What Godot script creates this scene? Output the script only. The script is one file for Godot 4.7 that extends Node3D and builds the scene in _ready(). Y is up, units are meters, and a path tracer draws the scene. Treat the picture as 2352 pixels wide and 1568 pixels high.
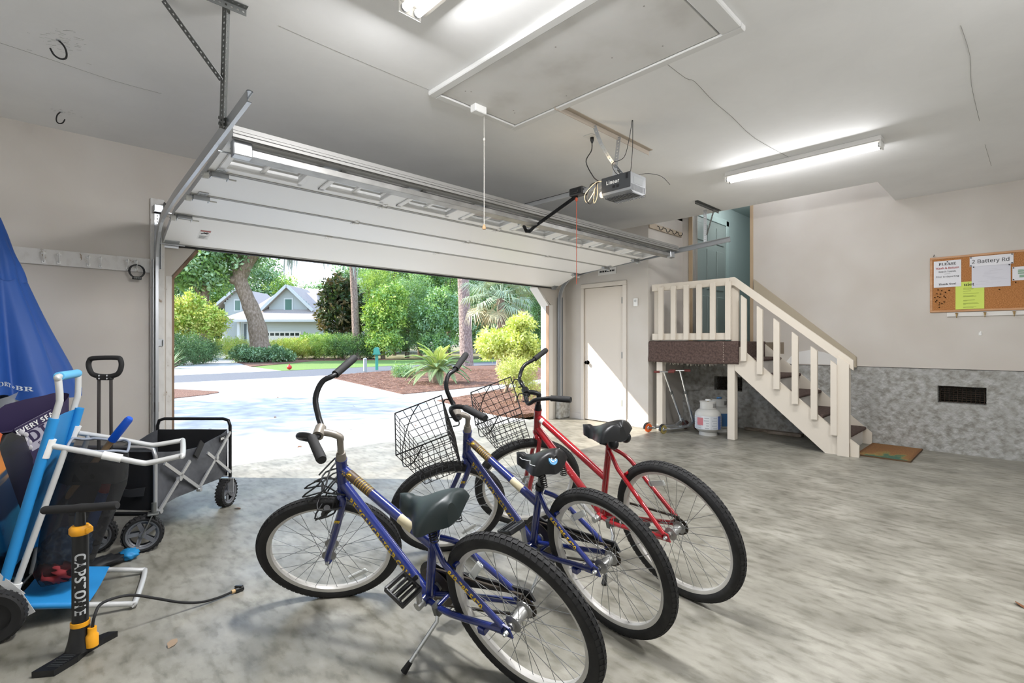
extends Node3D

class MB:
	var v := PackedVector3Array()
	var n := PackedVector3Array()
	var u := PackedVector2Array()
	var i := PackedInt32Array()
	var m := Transform3D.IDENTITY
	func at(o: Vector3, b := Basis.IDENTITY) -> MB:
		m = Transform3D(b, o)
		return self
	func tri(a: Vector3, b: Vector3, c: Vector3, na: Vector3, nb: Vector3, nc: Vector3, ua := Vector2.ZERO, ub := Vector2.ZERO, uc := Vector2.ZERO) -> void:
		var k := v.size()
		var g := (b - a).cross(c - a)
		v.append(m * a)
		n.append((m.basis * na).normalized())
		u.append(ua)
		if g.dot(na + nb + nc) > 0.0:
			v.append(m * c); v.append(m * b)
			n.append((m.basis * nc).normalized()); n.append((m.basis * nb).normalized())
			u.append(uc); u.append(ub)
		else:
			v.append(m * b); v.append(m * c)
			n.append((m.basis * nb).normalized()); n.append((m.basis * nc).normalized())
			u.append(ub); u.append(uc)
		i.append(k); i.append(k + 1); i.append(k + 2)
	func quad(a: Vector3, b: Vector3, c: Vector3, d: Vector3, out := Vector3.ZERO) -> void:
		var g := (c - a).cross(d - b).normalized()
		if out != Vector3.ZERO and g.dot(out) < 0.0:
			g = -g
		tri(a, b, c, g, g, g, Vector2(0, 0), Vector2(1, 0), Vector2(1, 1))
		tri(a, c, d, g, g, g, Vector2(0, 0), Vector2(1, 1), Vector2(0, 1))
	func box(c: Vector3, s: Vector3, b := Basis.IDENTITY, bev := 0.0) -> MB:
		var h := s * 0.5
		var e := minf(bev, minf(h.x, minf(h.y, h.z)) * 0.9)
		var ax := [b.x, b.y, b.z]
		var q := func(sx: float, sy: float, sz: float, f: int) -> Vector3:
			var d := h
			for k in 3:
				if k != f:
					d[k] -= e
			return c + b * (d * Vector3(sx, sy, sz))
		for f in 3:
			var g := (f + 1) % 3
			var k := (f + 2) % 3
			for s1: float in [-1.0, 1.0]:
				var w := []
				for o in [[-1.0, -1.0], [1.0, -1.0], [1.0, 1.0], [-1.0, 1.0]]:
					var sg := Vector3.ZERO
					sg[f] = s1; sg[g] = o[0]; sg[k] = o[1]
					w.append(q.call(sg.x, sg.y, sg.z, f))
				quad(w[0], w[1], w[2], w[3], ax[f] * s1)
		if e > 0.0:
			for f in 3:
				var g := (f + 1) % 3
				var k := (f + 2) % 3
				for s1: float in [-1.0, 1.0]:
					for s2: float in [-1.0, 1.0]:
						var w := []
						for o in [[-1.0, g], [1.0, g], [1.0, k], [-1.0, k]]:
							var sg := Vector3.ZERO
							sg[f] = o[0]; sg[g] = s1; sg[k] = s2
							w.append(q.call(sg.x, sg.y, sg.z, o[1]))
						quad(w[0], w[1], w[2], w[3], ax[g] * s1 + ax[k] * s2)
			for sx: float in [-1.0, 1.0]:
				for sy: float in [-1.0, 1.0]:
					for sz: float in [-1.0, 1.0]:
						var o2: Vector3 = (b * Vector3(sx, sy, sz)).normalized()
						tri(q.call(sx, sy, sz, 0), q.call(sx, sy, sz, 1), q.call(sx, sy, sz, 2), o2, o2, o2)
		return self
	func span(a: Vector3, b: Vector3, bev := 0.0) -> MB:
		return box((a + b) * 0.5, (b - a).abs(), Basis.IDENTITY, bev)
	func bar(a: Vector3, b: Vector3, w: float, h: float, up := Vector3.UP, bev := 0.0) -> MB:
		var z := (b - a).normalized()
		var x := up.cross(z)
		if x.length() < 0.01:
			x = Vector3.RIGHT.cross(z) if absf(z.x) < 0.9 else Vector3.BACK.cross(z)
		x = x.normalized()
		return box((a + b) * 0.5, Vector3(w, h, a.distance_to(b)), Basis(x, z.cross(x).normalized(), z), bev)
	func surf(rows: Array, wrap := false, uvs := Vector2.ONE) -> void:
		var R := rows.size()
		var K: int = rows[0].size()
		var nn := PackedVector3Array()
		nn.resize(R * K)
		var pp := PackedVector3Array()
		for r in R:
			pp.append_array(rows[r])
		var kk := K if wrap else K - 1
		var k0 := v.size()
		for r in R - 1:
			for k in kk:
				var a := r * K + k
				var b := r * K + (k + 1) % K
				var c := a + K
				var d := b + K
				var g := (pp[c] - pp[a]).cross(pp[b] - pp[a]) + (pp[d] - pp[b]).cross(pp[d] - pp[c])
				if g.length_squared() > 0.0:
					nn[a] += g; nn[b] += g; nn[c] += g; nn[d] += g
				i.append_array([k0 + a, k0 + b, k0 + c, k0 + b, k0 + d, k0 + c])
		for r in R:
			for k in K:
				v.append(m * pp[r * K + k])
				n.append((m.basis * nn[r * K + k]).normalized())
				u.append(Vector2(float(k) / kk, float(r) / (R - 1)) * uvs)
	func tube(pts: Array, r: float, seg := 8, caps := true, rs := [], closed := false) -> MB:
		var N := pts.size()
		var rows := []
		var z0 := Vector3.ZERO
		var U := Vector3.ZERO
		for k in N:
			var z: Vector3
			if closed:
				z = (pts[(k + 1) % N] - pts[(k + N - 1) % N]).normalized()
			else:
				z = (pts[mini(k + 1, N - 1)] - pts[maxi(k - 1, 0)]).normalized()
			if k == 0:
				U = z.cross(Vector3.UP if absf(z.y) < 0.9 else Vector3.RIGHT).normalized()
			else:
				U = (U - z * U.dot(z)).normalized()
			var W := U.cross(z)
			var ring := PackedVector3Array()
			var rr: float = rs[k] if rs.size() else r
			for s in seg:
				var t := TAU * s / seg
				ring.append(pts[k] + (U * cos(t) + W * sin(t)) * rr)
			rows.append(ring)
			z0 = z
		if closed:
			rows.append(rows[0])
		surf(rows, true)
		if caps and not closed:
			for e in [0, N - 1]:
				var d: Vector3 = (pts[0] - pts[1]) if e == 0 else (pts[N - 1] - pts[N - 2])
				d = d.normalized()
				for s in seg:
					tri(pts[e], rows[e][s], rows[e][(s + 1) % seg], d, d, d)
		return self
	func lathe(pr: Array, seg := 16, a0 := 0.0, a1 := TAU) -> MB:
		var S := pr.size() - 1
		var sn := []
		for s in S:
			var d: Vector2 = pr[s + 1] - pr[s]
			sn.append(Vector2(d.y, -d.x).normalized())
		for s in S:
			var na: Vector2 = sn[s]
			var nb: Vector2 = sn[s]
			if s > 0 and sn[s - 1].dot(sn[s]) > 0.75:
				na = (sn[s - 1] + sn[s]).normalized()
			if s < S - 1 and sn[s + 1].dot(sn[s]) > 0.75:
				nb = (sn[s + 1] + sn[s]).normalized()
			var k0 := v.size()
			for k in seg + 1:
				var t := a0 + (a1 - a0) * k / seg
				var c := cos(t)
				var w := sin(t)
				for e in 2:
					var p: Vector2 = pr[s + e]
					var q := nb if e == 1 else na
					v.append(m * Vector3(p.x * c, p.y, p.x * w))
					n.append((m.basis * Vector3(q.x * c, q.y, q.x * w)).normalized())
					u.append(Vector2(float(k) / seg, float(s + e) / S))
			for k in seg:
				var a := k0 + k * 2
				i.append_array([a, a + 2, a + 1, a + 2, a + 3, a + 1])
		return self
	func ball(c: Vector3, r: Vector3, seg := 12, rings := 8) -> MB:
		var k0 := v.size()
		for a in rings + 1:
			var t := PI * a / rings
			for b in seg + 1:
				var f := TAU * b / seg
				var d := Vector3(sin(t) * cos(f), cos(t), sin(t) * sin(f))
				v.append(m * (c + d * r))
				n.append((m.basis * (d / r)).normalized())
				u.append(Vector2(float(b) / seg, float(a) / rings))
		for a in rings:
			for b in seg:
				var q := k0 + a * (seg + 1) + b
				i.append_array([q, q + seg + 1, q + 1, q + 1, q + seg + 1, q + seg + 2])
		return self
	func extrude(poly: PackedVector2Array, d: float) -> MB:
		var tr := Geometry2D.triangulate_polygon(poly)
		for s: float in [-1.0, 1.0]:
			var g := Vector3(0, 0, s)
			for k in range(0, tr.size(), 3):
				var w := []
				for q in 3:
					var p := poly[tr[k + q]]
					w.append(Vector3(p.x, p.y, s * d * 0.5))
				tri(w[0], w[1], w[2], g, g, g)
		var area := 0.0
		for k in poly.size():
			var a := poly[k]
			var b := poly[(k + 1) % poly.size()]
			area += a.cross(b)
		for k in poly.size():
			var a := poly[k]
			var b := poly[(k + 1) % poly.size()]
			var e := (b - a) * signf(area)
			quad(Vector3(a.x, a.y, -d * 0.5), Vector3(b.x, b.y, -d * 0.5), Vector3(b.x, b.y, d * 0.5), Vector3(a.x, a.y, d * 0.5), Vector3(e.y, -e.x, 0))
		return self
	func perf(a: Vector3, b: Vector3, w: float, side: Vector3, pitch := 0.025, hr := 0.0055, th := 0.002) -> MB:
		# a perforated strap: every cell is a square with a round hole
		var z := (b - a).normalized()
		var x := side.normalized()
		var y := z.cross(x).normalized() * th
		var N := maxi(1, roundi(a.distance_to(b) / pitch))
		var L := a.distance_to(b) / N
		for k in N:
			var o := a + z * (L * (k + 0.5))
			var inn := []
			var outr := []
			for s in 8:
				var t := TAU * (s + 0.5) / 8
				inn.append(o + (x * cos(t) + z * sin(t)) * hr)
				var c := cos(t)
				var sn := sin(t)
				var f := minf(w * 0.5 / maxf(absf(c), 1e-4), L * 0.5 / maxf(absf(sn), 1e-4))
				var px := clampf(c * f, -w * 0.5, w * 0.5)
				var pz := clampf(sn * f, -L * 0.5, L * 0.5)
				outr.append([px, pz])
			# corners of the cell
			for s in 8:
				var s2 := (s + 1) % 8
				var p0: Vector3 = o + x * outr[s][0] + z * outr[s][1]
				var p1: Vector3 = o + x * outr[s2][0] + z * outr[s2][1]
				for e: float in [0.0, 1.0]:
					quad(inn[s] + y * e, p0 + y * e, p1 + y * e, inn[s2] + y * e, y * (e - 0.5))
				if s % 2 == 0 and (absf(absf(outr[s][0]) - absf(outr[s2][0])) > 1e-6) and (absf(absf(outr[s][1]) - absf(outr[s2][1])) > 1e-6):
					var cn: Vector3 = o + x * (w * 0.5 * signf(outr[s][0] + outr[s2][0])) + z * (L * 0.5 * signf(outr[s][1] + outr[s2][1]))
					for e: float in [0.0, 1.0]:
						tri(p0 + y * e, cn + y * e, p1 + y * e, y * (e - 0.5), y * (e - 0.5), y * (e - 0.5))
				quad(inn[s], inn[s2], inn[s2] + y, inn[s] + y, (o - inn[s]))
		for e: float in [-0.5, 0.5]:
			quad(a + x * w * e, b + x * w * e, b + x * w * e + y, a + x * w * e + y, x * e)
		return self
	func quad_roof(a: Vector3, b: Vector3, c: Vector3, d: Vector3) -> MB:
		quad(a, b, c, d, Vector3.UP)
		var t := Vector3(0, -0.12, 0)
		quad(a + t, b + t, c + t, d + t, Vector3.DOWN)
		quad(a, b, b + t, a + t, Vector3(0, 0, 1))
		return self
	func mesh() -> ArrayMesh:
		var a := []
		a.resize(Mesh.ARRAY_MAX)
		a[Mesh.ARRAY_VERTEX] = v
		a[Mesh.ARRAY_NORMAL] = n
		a[Mesh.ARRAY_TEX_UV] = u
		a[Mesh.ARRAY_INDEX] = i
		var o := ArrayMesh.new()
		if i.size():
			o.add_surface_from_arrays(Mesh.PRIMITIVE_TRIANGLES, a)
		return o

var taken := {}
var mats := {}

func numbered(called: String) -> String:
	var k: int = taken.get(called, 0)
	taken[called] = k + 1
	return called if k == 0 else "%s_%03d" % [called, k]

func tag(o: Node, label := "", category := "", group := "", kind := "") -> Node:
	if label: o.set_meta("label", label)
	if category: o.set_meta("category", category)
	if group: o.set_meta("group", group)
	if kind: o.set_meta("kind", kind)
	return o

func obj(called: String, b, mt: Material, parent: Node = null) -> MeshInstance3D:
	var o := MeshInstance3D.new()
	o.mesh = b.mesh() if b is MB else b
	o.material_override = mt
	if parent == null:
		o.name = numbered(called)
		add_child(o)
	else:
		o.name = called
		parent.add_child(o, true)
	return o

func thing(called: String, label: String, category: String, at := Vector3.ZERO, b := Basis.IDENTITY, group := "") -> Node3D:
	var o := Node3D.new()
	o.name = numbered(called)
	add_child(o)
	o.transform = Transform3D(b, at)
	tag(o, label, category, group)
	return o

func solo(called: String, b, mt: Material, label: String, category: String, group := "", kind := "") -> MeshInstance3D:
	var o := obj(called, b, mt)
	tag(o, label, category, group, kind)
	return o

func struct(called: String, b, mt: Material, label := "", category := "") -> MeshInstance3D:
	var o := obj(called, b, mt)
	tag(o, label, category, "", "structure")
	return o

func stuff(called: String, label: String, category: String, mm: MultiMesh, mt: Material, parent: Node = null) -> MultiMeshInstance3D:
	var o := MultiMeshInstance3D.new()
	o.multimesh = mm
	o.material_override = mt
	o.set_meta("kind", "stuff")
	if parent:
		o.name = called
		parent.add_child(o, true)
	else:
		o.name = numbered(called)
		add_child(o)
		tag(o, label, category)
	return o

func mat(key: String, hex := "ffffff", rough := 0.7, metal := 0.0, spec := 0.5) -> StandardMaterial3D:
	if mats.has(key):
		return mats[key]
	var q := StandardMaterial3D.new()
	q.resource_name = key
	q.albedo_color = Color(hex)
	q.roughness = rough
	q.metallic = metal
	q.metallic_specular = spec
	mats[key] = q
	return q

func noise(sd: int, freq: float, oct := 4, type := FastNoiseLite.TYPE_SIMPLEX_SMOOTH, warp := 0.0) -> FastNoiseLite:
	var f := FastNoiseLite.new()
	f.seed = sd
	f.noise_type = type
	f.frequency = freq
	f.fractal_octaves = oct
	if warp > 0.0:
		f.domain_warp_enabled = true
		f.domain_warp_amplitude = warp
		f.domain_warp_frequency = freq * 1.3
	return f

func ntex(f: FastNoiseLite, stops: Array, size := 512, normal := false) -> NoiseTexture2D:
	var t := NoiseTexture2D.new()
	t.width = size
	t.height = size
	t.seamless = true
	t.seamless_blend_skirt = 0.15
	t.noise = f
	if normal:
		t.as_normal_map = true
	elif stops.size():
		var g := Gradient.new()
		var off := PackedFloat32Array()
		var col := PackedColorArray()
		for s in stops:
			off.append(s[0])
			col.append(Color(s[1]))
		g.offsets = off
		g.colors = col
		t.color_ramp = g
	return t

func tex_mat(key: String, hex: String, rough: float, tex: Texture2D, scale: Vector3, bump: Texture2D = null, bump_cm := 0.0, metal := 0.0) -> StandardMaterial3D:
	if mats.has(key):
		return mats[key]
	var q := mat(key, hex, rough, metal)
	q.albedo_texture = tex
	q.uv1_triplanar = true
	q.uv1_world_triplanar = true
	q.uv1_scale = scale
	if bump:
		q.heightmap_enabled = true
		q.heightmap_texture = bump
		q.heightmap_scale = bump_cm
	return q

func cyl(a: Vector3, b: Vector3, r: float, seg := 12) -> MB:
	return MB.new().tube([a, b], r, seg)

func font(style := 0) -> Font:
	var f := SystemFont.new()
	f.font_names = PackedStringArray([["Droid Sans", "Droid Serif", "Droid Sans Mono"][style % 10]])
	f.font_weight = 700 if style >= 10 else 400
	return f

func text_mesh(s: String, h: float, style := 0, depth := 0.001, align := HORIZONTAL_ALIGNMENT_CENTER) -> TextMesh:
	var t := TextMesh.new()
	t.text = s
	t.font = font(style)
	t.font_size = 48
	t.pixel_size = h / 35.0
	t.depth = depth
	t.curve_step = 1.5
	t.horizontal_alignment = align
	return t

func text(s: String, h: float, mt: Material, parent: Node, xf: Transform3D, style := 0, depth := 0.001, called := "lettering") -> MeshInstance3D:
	var o := obj(called, text_mesh(s, h, style, depth), mt, parent)
	o.transform = xf
	return o

func basis_from(x: Vector3, y: Vector3) -> Basis:
	x = x.normalized()
	var z := x.cross(y).normalized()
	return Basis(x, z.cross(x).normalized(), z)

func arc(c: Vector3, U: Vector3, W: Vector3, r: float, a0: float, a1: float, N: int) -> Array:
	var o := []
	for k in N + 1:
		var t := a0 + (a1 - a0) * k / N
		o.append(c + (U * cos(t) + W * sin(t)) * r)
	return o

func smooth(pts: Array, per := 4, closed := false) -> Array:
	# Catmull-Rom through the points
	var o := []
	var N := pts.size()
	for k in (N if closed else N - 1):
		var p0: Vector3 = pts[(k - 1 + N) % N] if closed or k > 0 else pts[0]
		var p1: Vector3 = pts[k]
		var p2: Vector3 = pts[(k + 1) % N]
		var p3: Vector3 = pts[(k + 2) % N] if closed or k < N - 2 else pts[N - 1]
		for s in per:
			o.append(p1.cubic_interpolate(p2, p0, p3, float(s) / per))
	if not closed:
		o.append(pts[N - 1])
	return o

func wire(pts: Array, r: float, seg := 6, per := 4) -> MB:
	return MB.new().tube(smooth(pts, per), r, seg)

const CAM := Vector3(-0.865, 1.18, 5.05)
const FW := Vector3(0.69526, 0, -0.71875)
const RT := Vector3(0.71875, 0, 0.69526)
const CEIL := 2.765
const XC := 5.18
const XR := 6.14

func _ready() -> void:
	view_and_light()
	make_materials()
	room()
	overhead_door()
	opener()
	ceiling_things()
	stairs()
	right_things()
	bikes()
	left_things()
	outside()

func view_and_light() -> void:
	var cam := Camera3D.new()
	cam.name = "camera"
	cam.fov = 68.57
	cam.near = 0.05
	cam.far = 400.0
	add_child(cam)
	cam.look_at_from_position(CAM, CAM + FW, Vector3.UP)
	cam.current = true
	var e := Environment.new()
	e.background_mode = Environment.BG_SKY
	var sky := Sky.new()
	var sm := ProceduralSkyMaterial.new()
	sm.sky_top_color = Color("abbfe0")
	sm.sky_horizon_color = Color("ebedf0")
	sm.sky_curve = 0.12
	sm.ground_horizon_color = Color("a8a89c")
	sm.ground_bottom_color = Color("7a7a70")
	sm.sky_energy_multiplier = 1.75
	sm.sun_angle_max = 8.0
	sky.sky_material = sm
	e.sky = sky
	e.tonemap_mode = Environment.TONE_MAPPER_LINEAR
	e.tonemap_exposure = 1.2
	e.sdfgi_enabled = true
	e.ssao_enabled = true
	e.ssil_enabled = true
	var we := WorldEnvironment.new()
	we.name = "surroundings"
	we.environment = e
	add_child(we)
	var sun := DirectionalLight3D.new()
	sun.name = "sun"
	sun.light_energy = 2.9
	sun.light_color = Color("fff6e8")
	sun.light_angular_distance = 0.55
	sun.shadow_enabled = true
	add_child(sun)
	sun.look_at_from_position(Vector3.ZERO, Vector3(0.964, -0.96, 1.0), Vector3.UP)

func make_materials() -> void:
	var fl := StandardMaterial3D.new()
	fl.resource_name = "concrete_floor"
	fl.albedo_color = Color("ffffff")
	fl.albedo_texture = ntex(noise(11, 0.006, 6, FastNoiseLite.TYPE_SIMPLEX_SMOOTH, 60.0), [[0.0, "7b786e"], [0.3, "88857b"], [0.5, "928f85"], [0.7, "9a978d"], [0.88, "a5a298"], [1.0, "b3b1a8"]], 1024)
	fl.uv1_triplanar = true
	fl.uv1_world_triplanar = true
	fl.uv1_scale = Vector3(0.33, 0.33, 0.33)
	fl.roughness = 0.62
	fl.roughness_texture = ntex(noise(12, 0.01, 4), [[0.0, "707070"], [0.5, "a5a5a5"], [1.0, "e0e0e0"]], 512)
	fl.heightmap_enabled = true
	fl.heightmap_texture = ntex(noise(13, 0.03, 5), [], 512)
	fl.heightmap_scale = 0.15
	fl.detail_enabled = true
	fl.detail_blend_mode = BaseMaterial3D.BLEND_MODE_MUL
	fl.detail_uv_layer = BaseMaterial3D.DETAIL_UV_2
	fl.uv2_triplanar = true
	fl.uv2_world_triplanar = true
	fl.uv2_scale = Vector3(1.7, 1.7, 0.75)
	fl.detail_albedo = ntex(noise(14, 0.012, 6, FastNoiseLite.TYPE_PERLIN, 40.0), [[0.0, "b4b4ae"], [0.3, "dcdcd8"], [0.5, "f4f4f2"], [0.75, "ffffff"], [1.0, "ffffff"]], 1024)
	mats["floor"] = fl
	tex_mat("drive", "ffffff", 0.85, ntex(noise(21, 0.01, 6), [[0.0, "8f8f8b"], [0.35, "a5a5a1"], [0.6, "b1b1ad"], [1.0, "bfbfbb"]], 1024), Vector3.ONE * 0.21)
	tex_mat("paint_wall", "ffffff", 0.75, ntex(noise(31, 0.006, 3), [[0.0, "c3bcb3"], [0.5, "c8c2ba"], [1.0, "cdc8c1"]], 512), Vector3.ONE * 0.4, ntex(noise(32, 0.05, 4), [], 512), 0.04)
	tex_mat("ceiling_paint", "ffffff", 0.85, ntex(noise(33, 0.008, 4), [[0.0, "ececeb"], [0.5, "f0f0ef"], [1.0, "f3f3f2"]], 512), Vector3.ONE * 0.35)
	tex_mat("foundation", "ffffff", 0.9, ntex(noise(41, 0.012, 6, FastNoiseLite.TYPE_SIMPLEX_SMOOTH, 30.0), [[0.0, "7d7b74"], [0.28, "96958f"], [0.5, "a5a5a1"], [0.7, "afafad"], [1.0, "bdbdbb"]], 1024), Vector3.ONE * 0.9, ntex(noise(42, 0.04, 5), [], 512), 0.8)
	mat("trim_cream", "d6cdbf", 0.45)
	mat("trim_white", "dcd9d4", 0.55)
	mat("door_white", "f4f4f3", 0.4)
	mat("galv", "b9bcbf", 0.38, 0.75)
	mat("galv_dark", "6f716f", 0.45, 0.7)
	mat("steel", "cfd2d4", 0.25, 0.9)
	mat("chrome", "dcdfe2", 0.12, 1.0)
	mat("black_plastic", "1b1c1e", 0.45)
	mat("black_rubber", "1d1d1e", 0.75)
	mat("black_metal", "17181a", 0.35, 0.3)
	mat("white_plastic", "e9e9e6", 0.4)
	mat("tan_wood", "a98a66", 0.75)
	mat("ink", "2a2a2c", 0.8)
	mat("brass", "b39a6c", 0.35, 0.7)
	var gl := mat("glass", "dfe6e6", 0.05)
	gl.albedo_color.a = 0.15
	gl.transparency = BaseMaterial3D.TRANSPARENCY_ALPHA

# rectangles of a wall (u along, y up) with holes cut out, extruded by thickness
func wall_with_holes(u0: float, u1: float, y0: float, y1: float, holes: Array, place: Callable) -> MB:
	var us := [u0, u1]
	for h in holes:
		us.append(h[0]); us.append(h[1])
	us.sort()
	var b := MB.new()
	for k in us.size() - 1:
		var a: float = us[k]
		var c: float = us[k + 1]
		if c - a < 1e-5:
			continue
		var cuts := []
		for h in holes:
			if h[0] < (a + c) * 0.5 and h[1] > (a + c) * 0.5:
				cuts.append([h[2], h[3]])
		cuts.sort()
		var y := y0
		for h in cuts:
			if h[0] - y > 1e-5:
				place.call(b, a, c, y, h[0])
			y = h[1]
		if y1 - y > 1e-5:
			place.call(b, a, c, y, y1)
	return b

func wall_x(x0: float, x1: float) -> Callable:
	return func(b: MB, a: float, c: float, y0: float, y1: float) -> void: b.span(Vector3(x0, y0, a), Vector3(x1, y1, c))

func wall_z(z0: float, z1: float) -> Callable:
	return func(b: MB, a: float, c: float, y0: float, y1: float) -> void: b.span(Vector3(a, y0, z0), Vector3(c, y1, z1))

func room() -> void:
	var W: Material = mats["paint_wall"]
	var CP: Material = mats["ceiling_paint"]
	var cream: Material = mats["trim_cream"]
	var B := MB.new()
	# slab
	struct("floor", MB.new().span(Vector3(-2.5, -0.15, -0.2), Vector3(6.6, 0, 7.4)), mats["floor"], "grey mottled concrete garage floor slab", "floor")
	# ceiling: garage part and the part beyond the stairwell
	B = MB.new().span(Vector3(-2.5, CEIL, -0.14), Vector3(5.2, CEIL + 0.22, 7.4))
	B.span(Vector3(5.2, CEIL, 4.0), Vector3(XR + 0.14, CEIL + 0.22, 7.4))
	B.span(Vector3(5.2, CEIL, -0.14), Vector3(XR + 0.14, CEIL + 0.22, 1.35))
	var cl := struct("ceiling", B, CP, "flat white plasterboard ceiling of the garage", "ceiling")
	struct("ceiling_stairwell", MB.new().span(Vector3(5.0, 3.75, 1.2), Vector3(XR + 0.14, 3.9, 4.2)), CP, "white raised ceiling above the stair landing", "ceiling")
	struct("wall_stairwell", MB.new().span(Vector3(5.06, CEIL + 0.22, 1.2), Vector3(5.2, 3.75, 4.2)).span(Vector3(5.2, CEIL + 0.22, 4.0), Vector3(XR, 3.75, 4.14)), CP, "white upper wall around the stairwell opening", "wall")
	# plasterboard joints that have opened into hairline cracks
	var crack := mat("crack", "8b8984", 0.9)
	for path in [[[1.7, 3.61], [1.98, 3.61], [2.06, 3.63], [2.38, 3.6], [2.7, 3.59], [3.21, 3.56], [3.84, 3.61]], [[2.5, 4.81], [2.9, 4.82], [3.32, 4.8], [4.05, 4.8]], [[4.67, 4.8], [5.39, 4.81]], [[-0.97, 1.25], [-0.75, 1.22], [-0.49, 1.18], [-0.25, 1.19]], [[0.04, 2.43], [0.36, 2.42], [0.95, 2.42]]]:
		var pts := []
		for q in path:
			pts.append(Vector3(q[0], CEIL - 0.0005, q[1]))
		obj("crack", MB.new().tube(smooth(pts, 3), 0.0018 if path.size() > 5 else 0.0010, 4), crack, cl)
	var sc := MB.new()
	var rng := RandomNumberGenerator.new()
	rng.seed = 15
	for k in 70:
		var c := Vector2(-0.72, 1.52) + Vector2(rng.randfn() * 0.05, rng.randfn() * 0.09) if k < 56 else Vector2(-0.68, 0.42) + Vector2(rng.randfn() * 0.04, rng.randfn() * 0.04)
		sc.box(Vector3(c.x, CEIL - 0.0003, c.y), Vector3(rng.randf_range(0.004, 0.03), 0.0006, rng.randf_range(0.001, 0.004)), Basis(Vector3.UP, rng.randf_range(-0.9, 0.3)))
	obj("scuff_marks", sc, mat("scuff", "c2c2c0", 0.9), cl).set_meta("kind", "stuff")
	# front wall with the door opening
	B = wall_with_holes(-2.5, XC + 0.3, 0, CEIL, [[0.0, 4.88, 0, 2.10]], wall_z(-0.12, 0.0))
	B.m = Transform3D.IDENTITY
	for s: float in [0.0, 1.0]:
		var x0 := 4.88 * s
		var d := 0.2 if s == 0.0 else -0.34
		B.at(Vector3(0, 0, -0.06)).extrude(PackedVector2Array([Vector2(x0, 1.70), Vector2(x0 + d, 1.985), Vector2(x0 + d, 2.1), Vector2(x0, 2.1)]), 0.12)
	var wf := struct("wall_front", B, W, "beige painted wall around the garage door opening", "wall")
	# peeling side board and stop mouldings around the opening
	var peel := tex_mat("peeling_paint", "ffffff", 0.75, ntex(noise(51, 0.02, 4, FastNoiseLite.TYPE_SIMPLEX_SMOOTH, 40.0), [[0.0, "8c7a66"], [0.13, "9a8a78"], [0.16, "d2cfca"], [0.5, "dcdad6"], [1.0, "e0deda"]], 512), Vector3(1.3, 0.7, 1.3))
	var rawwood := tex_mat("raw_wood", "ffffff", 0.8, ntex(noise(52, 0.01, 4), [[0.0, "6e5746"], [0.5, "8d7460"], [1.0, "a08875"]], 256), Vector3(3, 0.4, 3))
	var tr := struct("trim_1", MB.new().span(Vector3(-0.14, 0, 0.0), Vector3(-0.045, 2.36, 0.035), 0.003), peel, "narrow white board with peeling paint beside the door track", "trim")
	obj("bare_patch", MB.new().span(Vector3(-0.118, 0.60, 0.03), Vector3(-0.083, 0.68, 0.0362)), rawwood, tr)
	obj("bare_patch", MB.new().span(Vector3(-0.118, 1.70, 0.03), Vector3(-0.083, 1.76, 0.0362)), rawwood, tr)
	var st := struct("trim_2", MB.new().span(Vector3(0.0, 0, -0.16), Vector3(0.03, 1.73, 0.0)).bar(Vector3(0.014, 1.715, -0.08), Vector3(0.20, 1.975, -0.08), 0.16, 0.03, Vector3(0, 0, 1).cross(Vector3(0.186, 0.26, 0))), rawwood, "weathered bare wood stop along the opening's peeling side", "trim")
	obj("white_stop", MB.new().span(Vector3(-0.03, 0, -0.14), Vector3(0.012, 1.73, 0.004)), peel, st)
	var s2 := struct("trim_3", MB.new().span(Vector3(4.79, 0, -0.16), Vector3(4.88, 1.73, 0.004)).bar(Vector3(4.835, 1.69, -0.08), Vector3(4.55, 1.985, -0.08), 0.16, 0.03, Vector3(0, 0, 1).cross(Vector3(-0.285, 0.295, 0))), mats["trim_white"], "white painted stop along the opening beside the closet", "trim")
	obj("edge_strip", MB.new().span(Vector3(4.785, 0, -0.05), Vector3(4.792, 1.74, 0.006)), rawwood, s2)
	# eaves and outer wall
	struct("roof_eave", MB.new().span(Vector3(-2.6, 2.11, -0.56), Vector3(8.6, 2.30, -0.12)).span(Vector3(-2.6, 2.30, -0.60), Vector3(8.6, 2.5, -0.12)), mats["trim_white"], "white boxed roof eave outside above the opening", "eave")
	struct("wall_outer", MB.new().span(Vector3(-2.7, -0.1, -0.14), Vector3(-2.5, 4.0, 7.5)).span(Vector3(XC + 0.3, 0, -0.14), Vector3(9.5, 3.9, -0.02)).span(Vector3(-2.7, CEIL + 0.22, -0.3), Vector3(9.6, 4.1, -0.14)), W)
	struct("roof", MB.new().span(Vector3(-2.8, 4.0, -0.4), Vector3(9.8, 4.15, 7.7)), mats["galv_dark"])  # unseen flat slab, added to keep sun out of the stairwell
	struct("wall_left", MB.new().span(Vector3(-2.5, 0, 0), Vector3(-2.38, CEIL, 7.4)), CP, "unseen side wall of the garage, coloured white to bounce light", "wall")  # white chosen to reflect light back into the room
	struct("wall_back", MB.new().span(Vector3(-2.5, 0, 7.28), Vector3(XR + 0.14, CEIL, 7.4)), CP, "unseen rear wall of the garage, coloured white to bounce light", "wall")  # out of view, whitened as a bounce surface
	# closet
	B = wall_with_holes(-0.12, 1.457, 0, CEIL, [[0.371, 1.056, 0, 1.976]], wall_x(XC, XC + 0.1))
	B.span(Vector3(XC + 0.1, 0, 1.357), Vector3(XR + 0.14, 3.75, 1.457))
	B.span(Vector3(5.2, CEIL + 0.2, 1.357), Vector3(XR + 0.14, 3.75, 1.457))
	var wc := struct("wall_closet", B, W, "beige painted closet wall with a plain door", "wall")
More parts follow.
